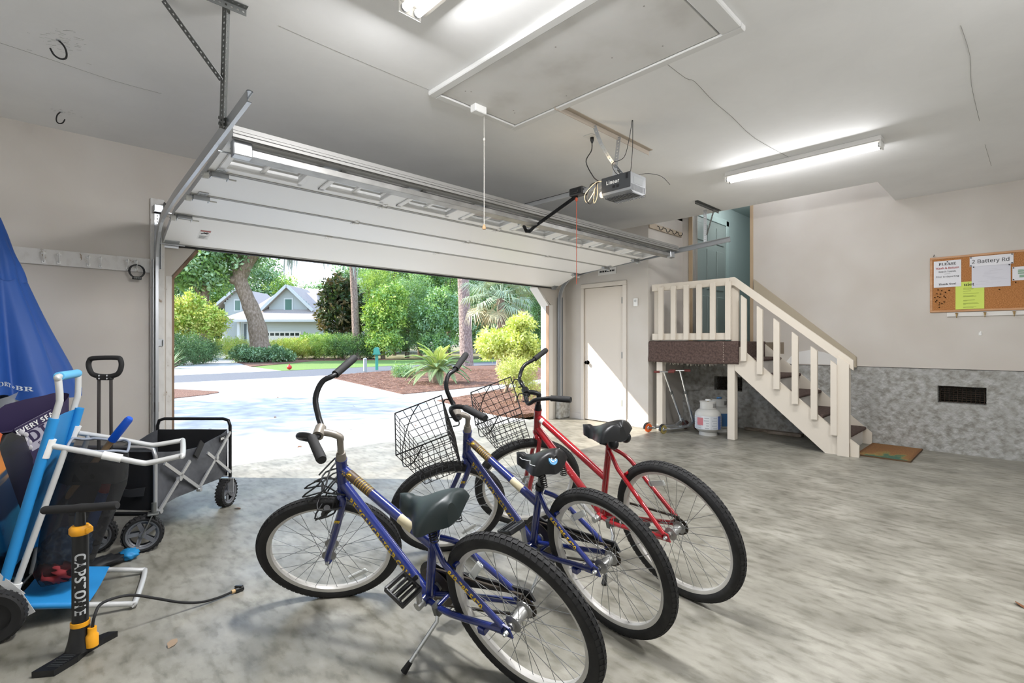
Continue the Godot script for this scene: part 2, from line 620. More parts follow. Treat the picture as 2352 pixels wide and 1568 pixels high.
	obj("baseboard", MB.new().span(Vector3(XC - 0.012, 0, 0.0), Vector3(XC, 0.09, 0.31), 0.003).span(Vector3(XC - 0.012, 0, 1.13), Vector3(XC, 0.09, 1.457), 0.003), mats["paint_wall"], wc)
	var d1 := struct("door_1", MB.new().span(Vector3(XC + 0.012, 0.012, 0.373), Vector3(XC + 0.05, 1.974, 1.054), 0.002), mat("door_beige", "d2c9bd", 0.5), "plain beige closet door with three hinges and a round knob", "door")
	var fr := MB.new()
	fr.span(Vector3(XC - 0.018, 0, 0.313), Vector3(XC, 1.978, 0.372), 0.004)
	fr.span(Vector3(XC - 0.018, 0, 1.056), Vector3(XC, 1.978, 1.12), 0.004)
	fr.span(Vector3(XC - 0.0185, 1.9785, 0.3125), Vector3(XC, 2.04, 1.1205), 0.004)
	fr.span(Vector3(XC, 0, 0.36), Vector3(XC + 0.1, 1.99, 0.372)).span(Vector3(XC, 0, 1.056), Vector3(XC + 0.1, 1.99, 1.066)).span(Vector3(XC, 1.976, 0.36), Vector3(XC + 0.1, 1.99, 1.066))
	obj("door_frame", fr, mat("frame_beige", "d4ccc1", 0.5), d1)
	for y: float in [0.305, 0.985, 1.764]:
		obj("hinge", MB.new().tube([Vector3(XC - 0.004, y - 0.045, 1.052), Vector3(XC - 0.004, y + 0.045, 1.052)], 0.006, 8).span(Vector3(XC + 0.004, y - 0.045, 1.028), Vector3(XC + 0.0125, y + 0.045, 1.052)), mats["galv_dark"], d1)
	var kb := MB.new().at(Vector3(XC + 0.012, 0.866, 0.43), Basis(Vector3.UP, Vector3.LEFT, Vector3.FORWARD))
	kb.lathe([Vector2(0, 0), Vector2(0.03, 0), Vector2(0.03, 0.006), Vector2(0.011, 0.012), Vector2(0.011, 0.03), Vector2(0.022, 0.035), Vector2(0.026, 0.046), Vector2(0.022, 0.058), Vector2(0.0, 0.062)], 16)
	obj("knob", kb, mat("knob_satin", "d2d0ca", 0.3, 0.3), d1)
	struct("wall_closet_inside", MB.new().span(Vector3(XC + 0.3, 0, -0.02), Vector3(XC + 0.32, CEIL, 1.36)), W)
	var vt := thing("wall_vent", "small white louvred vent high on the closet wall", "vent", Vector3(XC, 2.20, 0.79))
	obj("frame", MB.new().span(Vector3(-0.008, -0.05, -0.16), Vector3(0, 0.05, 0.16), 0.003), mats["trim_white"], vt)
	obj("opening", MB.new().span(Vector3(-0.0095, -0.012, -0.135), Vector3(-0.007, 0.012, 0.135)), mats["black_plastic"], vt)
	for k in 7:
		obj("louvre", MB.new().span(Vector3(-0.014, -0.012, -0.125 + 0.0417 * k - 0.003), Vector3(-0.0085, 0.012, -0.125 + 0.0417 * k + 0.003)), mats["trim_white"], vt)
	var bt := thing("door_button", "white push button plate on the closet wall", "button", Vector3(XC, 1.722, 1.267))
	obj("plate", MB.new().span(Vector3(-0.02, -0.055, -0.032), Vector3(0, 0.055, 0.032), 0.004), mats["white_plastic"], bt)
	obj("push_button", cyl(Vector3(-0.02, 0.018, 0), Vector3(-0.028, 0.018, 0), 0.017, 16), mat("button_grey", "b9bab8", 0.4), bt)
	# concrete stub in the corner
	struct("foundation_corner", MB.new().span(Vector3(4.93, 0, 0.0), Vector3(XC + 0.01, 0.27, 0.10), 0.02), mats["foundation"], "rough concrete stub in the corner beside the closet", "kerb")
	# right wall: plasterboard above, rough concrete below
	B = wall_with_holes(1.35, 7.4, 0.89, 3.75, [[1.62, 2.43, 1.17, 3.25]], wall_x(XR, XR + 0.14))
	var wr := struct("wall_right", B, W, "tall beige painted wall beside the wooden stairs", "wall")
	var holes := [[4.363, 4.745, 0.526, 0.708], [1.934, 2.32, 0.495, 0.69]]
	var wfd := struct("wall_foundation", wall_with_holes(1.35, 7.4, 0, 0.885, holes, wall_x(XR + 0.012, XR + 0.16)), mats["foundation"], "rough stained concrete foundation wall under the painted wall", "wall")
	for h in holes:
		var c := Vector3(XR + 0.15, (h[2] + h[3]) * 0.5, (h[0] + h[1]) * 0.5)
		var a := Vector3(XR + 0.15, h[2] - 0.03, h[0] - 0.03)
		var e := Vector3(XR + 0.75, h[3] + 0.03, h[1] + 0.03)
		var cav := MB.new().span(Vector3(e.x, a.y, a.z), Vector3(e.x + 0.03, e.y, e.z))
		cav.span(Vector3(a.x, a.y - 0.03, a.z - 0.03), Vector3(e.x, a.y, e.z + 0.03)).span(Vector3(a.x, e.y, a.z - 0.03), Vector3(e.x, e.y + 0.03, e.z + 0.03))
		cav.span(Vector3(a.x, a.y, a.z - 0.03), Vector3(e.x, e.y, a.z)).span(Vector3(a.x, a.y, e.z), Vector3(e.x, e.y, e.z + 0.03))
		obj("vent_duct", cav, mats["foundation"], wfd)
		var gr := MB.new()
		for k in 11:
			var z: float = lerpf(h[0], h[1], (k + 0.5) / 11.0)
			gr.tube([Vector3(XR + 0.10, h[2], z), Vector3(XR + 0.10, h[3], z)], 0.0018, 5)
		for k in 8:
			var y: float = lerpf(h[2], h[3], (k + 0.5) / 8.0)
			gr.tube([Vector3(XR + 0.101, y, h[0]), Vector3(XR + 0.101, y, h[1])], 0.0018, 5)
		obj("wire_grille", gr, mat("rusty_wire", "4a3a2c", 0.8, 0.2), wfd)
	# hall behind the landing
	var teal := mat("hall_paint", "a9b9b8", 0.6)
	B = MB.new().span(Vector3(XR + 0.14, 1.12, 1.30), Vector3(9.4, 3.9, 1.40)).span(Vector3(XR + 0.14, 1.12, 2.75), Vector3(9.4, 3.9, 2.85))
	B.span(Vector3(9.3, 1.12, 1.3), Vector3(9.4, 3.9, 2.85))
	var hw := struct("wall_hall", B, teal, "blue-green painted hallway walls seen through the house doorway", "wall")
	struct("ceiling_hall", MB.new().span(Vector3(XR + 0.14, 3.5, 1.3), Vector3(9.4, 3.6, 2.85)), teal)
	struct("floor_hall", MB.new().span(Vector3(XR, 1.02, 1.3), Vector3(9.4, 1.17, 2.85)), mat("hall_floor", "8a7d6c", 0.6), "hallway floor behind the landing doorway", "floor")
	var jt := MB.new()
	jt.span(Vector3(XR - 0.016, 1.17, 2.43), Vector3(XR + 0.15, 3.25, 2.47), 0.003).span(Vector3(XR - 0.016, 1.17, 1.56), Vector3(XR + 0.15, 3.25, 1.62), 0.003).span(Vector3(XR - 0.016, 3.25, 1.56), Vector3(XR + 0.15, 3.31, 2.47), 0.003)
	struct("trim_4", jt, mat("frame_tan", "b39d80", 0.55), "tan wooden frame of the doorway to the house", "trim")
	var dp := struct("door_2", MB.new().span(Vector3(6.55, 1.18, 1.40), Vector3(7.72, 3.15, 1.43)), mat("hall_door", "8f9a97", 0.4), "grey-green six panel door in the hallway", "door")
	obj("door_frame", MB.new().span(Vector3(6.45, 1.18, 1.40), Vector3(6.55, 3.24, 1.45), 0.004).span(Vector3(7.72, 1.18, 1.40), Vector3(7.82, 3.24, 1.45), 0.004).span(Vector3(6.45, 3.15, 1.40), Vector3(7.82, 3.25, 1.45), 0.004), mat("hall_trim", "a9bbb9", 0.4), dp)
	for c in 3:
		for r in 3:
			var x0 := 6.64 + c * 0.36
			var y0: float = [1.32, 2.02, 2.78][r]
			var y1: float = [1.92, 2.68, 3.06][r]
			obj("panel", MB.new().span(Vector3(x0, y0, 1.425), Vector3(x0 + 0.27, y1, 1.445), 0.012), mats["hall_door"], dp)
	var art := thing("wall_art", "small dark framed piece on the far hallway wall", "picture", Vector3(9.28, 2.5, 2.0))
	obj("frame", MB.new().span(Vector3(-0.03, -0.45, -0.2), Vector3(0, 0.45, 0.45), 0.005), mat("art_frame", "cfdcdc", 0.5), art)
	obj("picture", MB.new().span(Vector3(-0.034, 0.0, -0.14), Vector3(-0.029, 0.38, 0.39)).span(Vector3(-0.034, -0.25, -0.14), Vector3(-0.029, -0.1, 0.39)), mats["black_plastic"], art)
	var hl := thing("hall_light", "round flush ceiling light in the hallway", "ceiling light", Vector3(7.4, 3.5, 2.1))
	var glow := mat("hall_lamp_glow", "ffffff", 0.5)
	glow.emission_enabled = true
	glow.emission = Color("fff6e8")
	glow.emission_energy_multiplier = 1.2
	obj("lamp_shade", MB.new().at(Vector3.ZERO, Basis(Vector3.RIGHT, Vector3.DOWN, Vector3.FORWARD)).lathe([Vector2(0.15, 0), Vector2(0.15, 0.03), Vector2(0.11, 0.07), Vector2(0, 0.09)], 20), glow, hl)
	# guessed flush light, unseen, added to brighten the wall over the flight
	var sl := thing("added_stairwell_light", "guessed round flush ceiling light added above the stair flight", "ceiling light", Vector3(5.65, 3.75, 3.0))
	obj("lamp_shade", MB.new().at(Vector3.ZERO, Basis(Vector3.RIGHT, Vector3.DOWN, Vector3.FORWARD)).lathe([Vector2(0.15, 0), Vector2(0.15, 0.03), Vector2(0.11, 0.07), Vector2(0, 0.09)], 20), glow, sl)
	var wl := OmniLight3D.new()
	wl.name = "added_stairwell_lamp_light"
	wl.position = Vector3(0, -0.16, 0)
	wl.light_energy = 0.3
	wl.light_size = 0.12
	wl.omni_range = 12.0
	wl.omni_attenuation = 2.0
	wl.shadow_enabled = true
	wl.light_color = Color("f6f8ff")
	sl.add_child(wl)
	# flat white patch on the wall behind the balusters
	obj("white_wall_patch", MB.new().at(Vector3(XR - 0.0008, 0, 0), Basis(Vector3(0, 0, -1), Vector3.UP, Vector3.RIGHT)).extrude(PackedVector2Array([Vector2(-2.86, 0.90), Vector2(-2.93, 0.99), Vector2(-3.02, 1.05), Vector2(-3.15, 1.075), Vector2(-3.3, 1.05), Vector2(-3.5, 0.97), Vector2(-3.62, 0.90)]), 0.0014), mat("patch_white", "e2e1de", 0.7), wr)
	var ol := OmniLight3D.new()
	ol.name = "hall_lamp_light"
	ol.position = Vector3(0, -0.16, 0)
	ol.light_energy = 0.42
	ol.light_size = 0.12
	ol.omni_range = 12.0
	ol.omni_attenuation = 2.0
	ol.shadow_enabled = true
	ol.light_color = Color("fbfbfb")
	hl.add_child(ol)


func sweep(prof: PackedVector2Array, path: Array, side: Vector3) -> MB:
	# closed profile (x along side, y along the path's normal) swept along a path in a plane square to side
	var b := MB.new()
	var rows := []
	for k in path.size():
		var z: Vector3 = (path[mini(k + 1, path.size() - 1)] - path[maxi(k - 1, 0)]).normalized()
		var up := z.cross(side).normalized()
		var r := PackedVector3Array()
		for q in prof:
			r.append(path[k] + side * q.x + up * q.y)
		rows.append(r)
	for k in rows.size() - 1:
		for s in prof.size():
			var s2 := (s + 1) % prof.size()
			b.quad(rows[k][s], rows[k][s2], rows[k + 1][s2], rows[k + 1][s])
	return b

func bolt(b: MB, p: Vector3, d: Vector3, r := 0.006, h := 0.005) -> void:
	b.tube([p, p + d.normalized() * h], r, 6)

const DOOR_PROFILE := [Vector2(0.02, 1.998), Vector2(0.47, 2.168), Vector2(1.0, 2.208), Vector2(1.47, 2.255), Vector2(2.02, 2.315)]

func overhead_door() -> void:
	var white: Material = mats["door_white"]
	var x0 := -0.055
	var x1 := 4.935
	var D := thing("garage_door", "white four-section overhead garage door raised under the ceiling, with small windows", "garage door", Vector3(0, 0, 0))
	var seam := mat("door_edge", "b4b4b2", 0.6)
	for s in 4:
		var p: Vector2 = DOOR_PROFILE[s]
		var q: Vector2 = DOOR_PROFILE[s + 1]
		var dir := Vector3(0, q.y - p.y, q.x - p.x)
		var L := dir.length()
		dir = dir.normalized()
		var nrm := Vector3(1, 0, 0).cross(dir).normalized()   # away from the room
		if nrm.y < 0.0:
			nrm = -nrm
		var xf := Transform3D(Basis(Vector3.RIGHT, dir, -nrm), Vector3(0, p.y, p.x))
		var holes := []
		if s == 3:
			for k in 8:
				var c := 0.24 + 0.6257 * k
				holes.append([c - 0.225, c + 0.225, 0.10, 0.43])
		var b := MB.new()
		b.m = xf
		var g := 0.003
		var place := func(bb: MB, a: float, c: float, y0: float, y1: float) -> void: bb.span(Vector3(a, y0, -0.044), Vector3(c, y1, 0.0))
		if s == 3:
			b = wall_with_holes(x0, x1, g, L - g, holes, func(bb: MB, a: float, c: float, y0: float, y1: float) -> void:
				bb.m = xf
				bb.span(Vector3(a, y0, -0.044), Vector3(c, y1, 0.0)))
		else:
			place.call(b, x0, x1, g, L - g)
		b.m = Transform3D.IDENTITY
		var pn := obj("door_section", b, white, D)
		# rolled metal edges along the section joints
		var eb := MB.new()
		eb.m = xf
		eb.span(Vector3(x0, 0.004, 0.0), Vector3(x1, 0.022, 0.004), 0.001)
		if s < 3:
			eb.span(Vector3(x0, L - 0.012, 0.0), Vector3(x1, L - 0.002, 0.003))
		obj("section_edge", eb, mat("section_edge", "a6a6a3", 0.5), pn)
		if s == 3:
			for k in 8:
				var c := 0.24 + 0.6257 * k
				var w := MB.new()
				w.m = xf
				for e in [[-0.255, -0.215, 0.075, 0.455], [0.215, 0.255, 0.075, 0.455], [-0.255, 0.255, 0.075, 0.112], [-0.255, 0.255, 0.418, 0.455]]:
					w.span(Vector3(c + e[0], e[2], 0.0), Vector3(c + e[1], e[3], 0.012), 0.004)
				w.span(Vector3(c - 0.012, 0.1, -0.03), Vector3(c + 0.012, 0.43, -0.01), 0.003)
				w.span(Vector3(c - 0.225, 0.255, -0.03), Vector3(c + 0.225, 0.275, -0.01), 0.003)
				w.m = Transform3D.IDENTITY
				var wf := obj("window_frame", w, white, pn)
				var gp := MB.new()
				gp.m = xf
				gp.span(Vector3(c - 0.225, 0.1, -0.026), Vector3(c + 0.225, 0.43, -0.022))
				gp.m = Transform3D.IDENTITY
				obj("pane", gp, mats["glass"], wf)
		# hinges along the joint above this section
		if s < 3:
			var J := Vector3(0, q.y, q.x)
			for x: float in [1.17, 2.40, 3.63]:
				var h := MB.new()
				h.m = Transform3D(Basis(Vector3.RIGHT, dir, -nrm), J + Vector3(x, 0, 0))
				h.span(Vector3(-0.025, -0.055, 0.0), Vector3(0.025, -0.008, 0.004), 0.0015).span(Vector3(-0.018, 0.008, 0.0), Vector3(0.018, 0.05, 0.004), 0.0015)
				h.tube([Vector3(-0.03, 0, 0.009), Vector3(0.03, 0, 0.009)], 0.006, 8)
				for e in [[-0.012, -0.04], [0.012, -0.04], [0.0, 0.036]]:
					bolt(h, Vector3(e[0], e[1], 0.003), Vector3(0, 0, 1), 0.005, 0.004)
				obj("hinge", h, white, D)
			for e: float in [-1.0, 1.0]:
				var xx := x0 + 0.07 if e < 0 else x1 - 0.07
				var h := MB.new()
				h.m = Transform3D(Basis(Vector3.RIGHT, dir, -nrm), J + Vector3(xx, 0, 0))
				h.span(Vector3(-0.05, -0.05, 0.0), Vector3(0.05, 0.0, 0.004)).span(Vector3(-0.03, 0.0, 0.0), Vector3(0.03, 0.07, 0.004), 0.001)
				h.span(Vector3(-0.05, -0.05, 0.0), Vector3(-0.046, 0.0, 0.035)).span(Vector3(0.046, -0.05, 0.0), Vector3(0.05, 0.0, 0.035)).span(Vector3(-0.05, -0.004, 0.0), Vector3(0.05, 0.0, 0.035))
				for f in [[-0.03, -0.028], [0.03, -0.028], [-0.01, 0.03], [0.012, 0.045]]:
					bolt(h, Vector3(f[0], f[1], 0.003), Vector3(0, 0, 1), 0.006, 0.005)
				var hg := obj("roller_hinge", h, mats["galv"], D)
				var r := MB.new()
				r.m = h.m
				r.tube([Vector3(-0.09 if e < 0 else 0.06, -0.028, 0.024), Vector3(-0.06 if e < 0 else 0.09, -0.028, 0.024)], 0.023, 12)
				r.tube([Vector3(-0.10, -0.028, 0.024), Vector3(0.10, -0.028, 0.024)], 0.0055, 8)
				obj("roller", r, mat("nylon_white", "d4d4d0", 0.5), hg)
	# bottom corner brackets and weather strip
	for e: float in [-1.0, 1.0]:
		var xx := x0 + 0.06 if e < 0 else x1 - 0.06
		var h := MB.new().box(Vector3(xx, 2.005, 0.045), Vector3(0.10, 0.006, 0.08), Basis(Vector3.RIGHT, -0.36)).box(Vector3(xx, 1.985, 0.03), Vector3(0.10, 0.04, 0.004))
		h.tube([Vector3(xx - 0.09, 1.99, 0.06), Vector3(xx + 0.09, 1.99, 0.06)], 0.0055, 8)
		obj("bottom_bracket", h, mats["galv"], D)
	obj("bottom_seal", MB.new().span(Vector3(x0, 1.982, -0.022), Vector3(x1, 1.999, 0.022), 0.004), mats["black_rubber"], D)
	# stiffening strut under the top edge
	var st := MB.new()
	st.m = Transform3D(Basis(Vector3.RIGHT, -atan2(0.06, 0.55)), Vector3(0, 2.297, 1.93))
	st.span(Vector3(x0 + 0.02, -0.068, -0.045), Vector3(x1 - 0.02, -0.065, 0.032)).span(Vector3(x0 + 0.02, -0.068, -0.045), Vector3(x1 - 0.02, 0.0, -0.042)).span(Vector3(x0 + 0.02, -0.068, 0.029), Vector3(x1 - 0.02, -0.03, 0.032))
	st.span(Vector3(x0 + 0.02, -0.012, -0.06), Vector3(x1 - 0.02, -0.008, -0.042))
	obj("strut", st, tex_mat("strut_metal", "ffffff", 0.42, ntex(noise(61, 0.02, 4), [[0.0, "8d8c88"], [0.5, "a3a29f"], [1.0, "b4b3b0"]], 256), Vector3.ONE * 1.1, null, 0.0, 0.6), D)
	var lip := MB.new()
	lip.m = Transform3D(Basis(Vector3.RIGHT, -atan2(0.06, 0.55)), Vector3(0, 2.309, 1.985))
	lip.span(Vector3(x0, -0.008, 0.0), Vector3(x1, 0.0, 0.008)).span(Vector3(x0, -0.012, 0.016), Vector3(x1, 0.0, 0.024)).span(Vector3(x0 - 0.004, -0.014, 0.036), Vector3(x1 + 0.004, 0.004, 0.042)).span(Vector3(x0 - 0.004, 0.008, 0.036), Vector3(x1 + 0.004, 0.022, 0.044)).span(Vector3(x0 - 0.004, 0.026, 0.036), Vector3(x1 + 0.004, 0.052, 0.041))
	obj("top_lip", lip, mat("lip_metal", "8d8c89", 0.5, 0.2), D)
	for e: float in [-1.0, 1.0]:
		var xx := x0 + 0.06 if e < 0 else x1 - 0.06
		var h := MB.new().box(Vector3(xx, 2.262, 1.95), Vector3(0.10, 0.09, 0.06), Basis(Vector3.RIGHT, -0.11), 0.006)
		h.tube([Vector3(xx - 0.1, 2.255, 1.87), Vector3(xx + 0.1, 2.255, 1.87)], 0.0055, 8)
		obj("top_bracket", h, mats["galv"], D)
	# pinch warning sticker on the lowest section
	var p0: Vector2 = DOOR_PROFILE[0]
	var p1: Vector2 = DOOR_PROFILE[1]
	var sd := Vector3(0, p1.y - p0.y, p1.x - p0.x).normalized()
	var sn := Vector3(1, 0, 0).cross(sd)
	if sn.y > 0.0:
		sn = -sn
	var sk := Transform3D(Basis(Vector3.RIGHT, sd, sn), Vector3(0.20, p0.y, p0.x) + sd * 0.22)
	var b1 := MB.new()
	b1.m = sk
	b1.span(Vector3(-0.04, -0.075, 0.0), Vector3(0.04, 0.075, 0.0008))
	var stk := obj("warning_sticker", b1, mat("sticker_white", "e6e6e4", 0.5), D)
	b1 = MB.new()
	b1.m = sk
	b1.span(Vector3(-0.037, 0.05, 0.0008), Vector3(0.037, 0.071, 0.0012))
	obj("red_band", b1, mat("sticker_red", "a5483c", 0.5), stk)
	b1 = MB.new()
	b1.m = sk
	b1.bar(Vector3(-0.025, 0.012, 0.001), Vector3(0.02, 0.042, 0.001), 0.001, 0.01).bar(Vector3(-0.01, 0.04, 0.001), Vector3(0.02, 0.018, 0.001), 0.001, 0.008).bar(Vector3(0.0, 0.02, 0.001), Vector3(0.03, 0.03, 0.001), 0.001, 0.007)
	for k in 6:
		b1.span(Vector3(-0.03, -0.02 - k * 0.008, 0.0008), Vector3(0.03 - 0.01 * (k % 3), -0.017 - k * 0.008, 0.0011))
	obj("print", b1, mats["ink"], stk)
	door_tracks()

func door_tracks() -> void:
	var lbl := ["galvanized door track beside the peeling white board, held by a perforated ceiling hanger", "galvanized door track beside the closet, held by a perforated ceiling hanger"]
	for s in 2:
		var e := 1.0 if s == 0 else -1.0          # towards the door
		var x := -0.115 if s == 0 else 4.985
		var zend := 2.46 if s == 0 else 2.64
		var T := thing("door_track", lbl[s], "track", Vector3(x, 0, 0), Basis.IDENTITY, "tracks of the garage door")
		var path := [Vector3(0, 0.01, 0.065), Vector3(0, 1.0, 0.065), Vector3(0, 1.80, 0.065)]
		path.append_array(arc(Vector3(0, 1.80, 0.44), Vector3(0, 0, -1), Vector3(0, 1, 0), 0.375, 0.2, 1.48, 8))
		path.append(Vector3(0, 2.225, 0.8))
		path.append(Vector3(0, 2.225 + (zend - 0.8) * 0.075, zend))
		# C section, lips towards the door
		var pr := PackedVector2Array()
		for q in [[0.0, -0.03], [0.012, -0.033], [0.026, -0.031], [0.029, -0.024], [0.026, -0.022], [0.022, -0.028], [0.012, -0.029], [0.003, -0.026], [0.003, 0.026], [0.02, 0.026], [0.02, 0.029], [0.0, 0.029]]:
			pr.append(Vector2(q[0] * e, -q[1]))
		obj("rail", sweep(pr, path, Vector3.RIGHT), mats["galv"], T)
		var fl := MB.new().span(Vector3(-0.018 * e, 0.0, 0.02), Vector3(-0.0145 * e, 1.85, 0.10)).span(Vector3(-0.018 * e, 0.0, 0.018), Vector3(0.02 * e, 1.85, 0.022))
		obj("track_angle", fl, mats["galv"], T)
		# a ceiling hanger: upright angle, diagonal brace, ceiling angle
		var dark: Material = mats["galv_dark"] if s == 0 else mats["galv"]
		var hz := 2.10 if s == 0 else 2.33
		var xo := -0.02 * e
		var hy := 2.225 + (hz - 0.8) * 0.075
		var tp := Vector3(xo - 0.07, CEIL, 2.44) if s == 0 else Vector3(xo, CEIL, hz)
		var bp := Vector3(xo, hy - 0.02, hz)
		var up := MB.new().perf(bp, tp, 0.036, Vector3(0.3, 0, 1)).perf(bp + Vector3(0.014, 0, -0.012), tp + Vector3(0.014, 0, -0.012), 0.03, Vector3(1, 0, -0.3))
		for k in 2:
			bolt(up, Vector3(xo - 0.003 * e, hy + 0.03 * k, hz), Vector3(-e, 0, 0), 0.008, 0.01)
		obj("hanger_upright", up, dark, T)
		var ca := MB.new()
		var br := MB.new()
		if s == 0:
			ca.perf(Vector3(-0.5, CEIL - 0.018, 2.45), Vector3(0.0, CEIL - 0.018, 2.45), 0.034, Vector3(0, 1, 0)).perf(Vector3(-0.5, CEIL - 0.002, 2.467), Vector3(0.0, CEIL - 0.002, 2.467), 0.034, Vector3(0, 0, 1))
			br.perf(Vector3(-0.30, CEIL - 0.01, 2.27), bp.lerp(tp, 0.40) + Vector3(-0.006, 0, 0.004), 0.034, Vector3(0.2, 0, 1))
		else:
			ca.perf(Vector3(-0.45, CEIL - 0.018, 2.43), Vector3(0.17, CEIL - 0.018, 2.43), 0.034, Vector3(0, 1, 0)).perf(Vector3(-0.45, CEIL - 0.002, 2.447), Vector3(0.17, CEIL - 0.002, 2.447), 0.034, Vector3(0, 0, 1))
			br.perf(Vector3(0.02, CEIL - 0.01, 2.44), Vector3(xo, hy + 0.12, hz + 0.02), 0.034, Vector3(1, 0, 0))
		obj("ceiling_angle", ca, mats["galv_dark"], T)
		obj("brace", br, mats["galv_dark"], T)
	# pulley bracket of the lifting spring at the head of the near track
	var P := thing("spring_bracket", "galvanized perforated bracket with a black pulley on the peeling white board", "bracket", Vector3(-0.095, 0, 0.036))
	obj("angle", MB.new().perf(Vector3(0, 1.78, 0.004), Vector3(0, 2.28, 0.004), 0.04, Vector3(1, 0, 0)).perf(Vector3(0.02, 1.78, 0.02), Vector3(0.02, 2.28, 0.02), 0.034, Vector3(0, 0, 1)), mats["galv"], P)
	var pl := MB.new().at(Vector3(0.05, 2.285, 0.045), Basis(Vector3.DOWN, Vector3.RIGHT, Vector3.BACK))
	pl.lathe([Vector2(0.0, -0.012), Vector2(0.045, -0.012), Vector2(0.045, -0.008), Vector2(0.034, 0.0), Vector2(0.045, 0.008), Vector2(0.045, 0.012), Vector2(0, 0.012)], 20)
	obj("pulley", pl, mats["black_metal"], P)
	obj("axle", cyl(Vector3(-0.02, 2.285, 0.045), Vector3(0.085, 2.285, 0.045), 0.008), mat("rust", "7a5038", 0.85, 0.2), P)
	obj("clamp", MB.new().span(Vector3(-0.03, 2.24, 0.0), Vector3(0.035, 2.30, 0.06), 0.004).span(Vector3(-0.03, 2.24, 0.0), Vector3(0.09, 2.246, 0.06)), mats["galv"], P)
	var bx := thing("track_clip", "small galvanized clip at mid height of the peeling white board", "clip", Vector3(-0.085, 1.17, 0.036))
	obj("plate", MB.new().span(Vector3(-0.02, -0.03, 0), Vector3(0.03, 0.03, 0.012), 0.003), mats["galv"], bx)
	obj("tab", MB.new().span(Vector3(0.024, -0.025, 0.0), Vector3(0.028, 0.025, 0.04)), mats["galv"], bx)

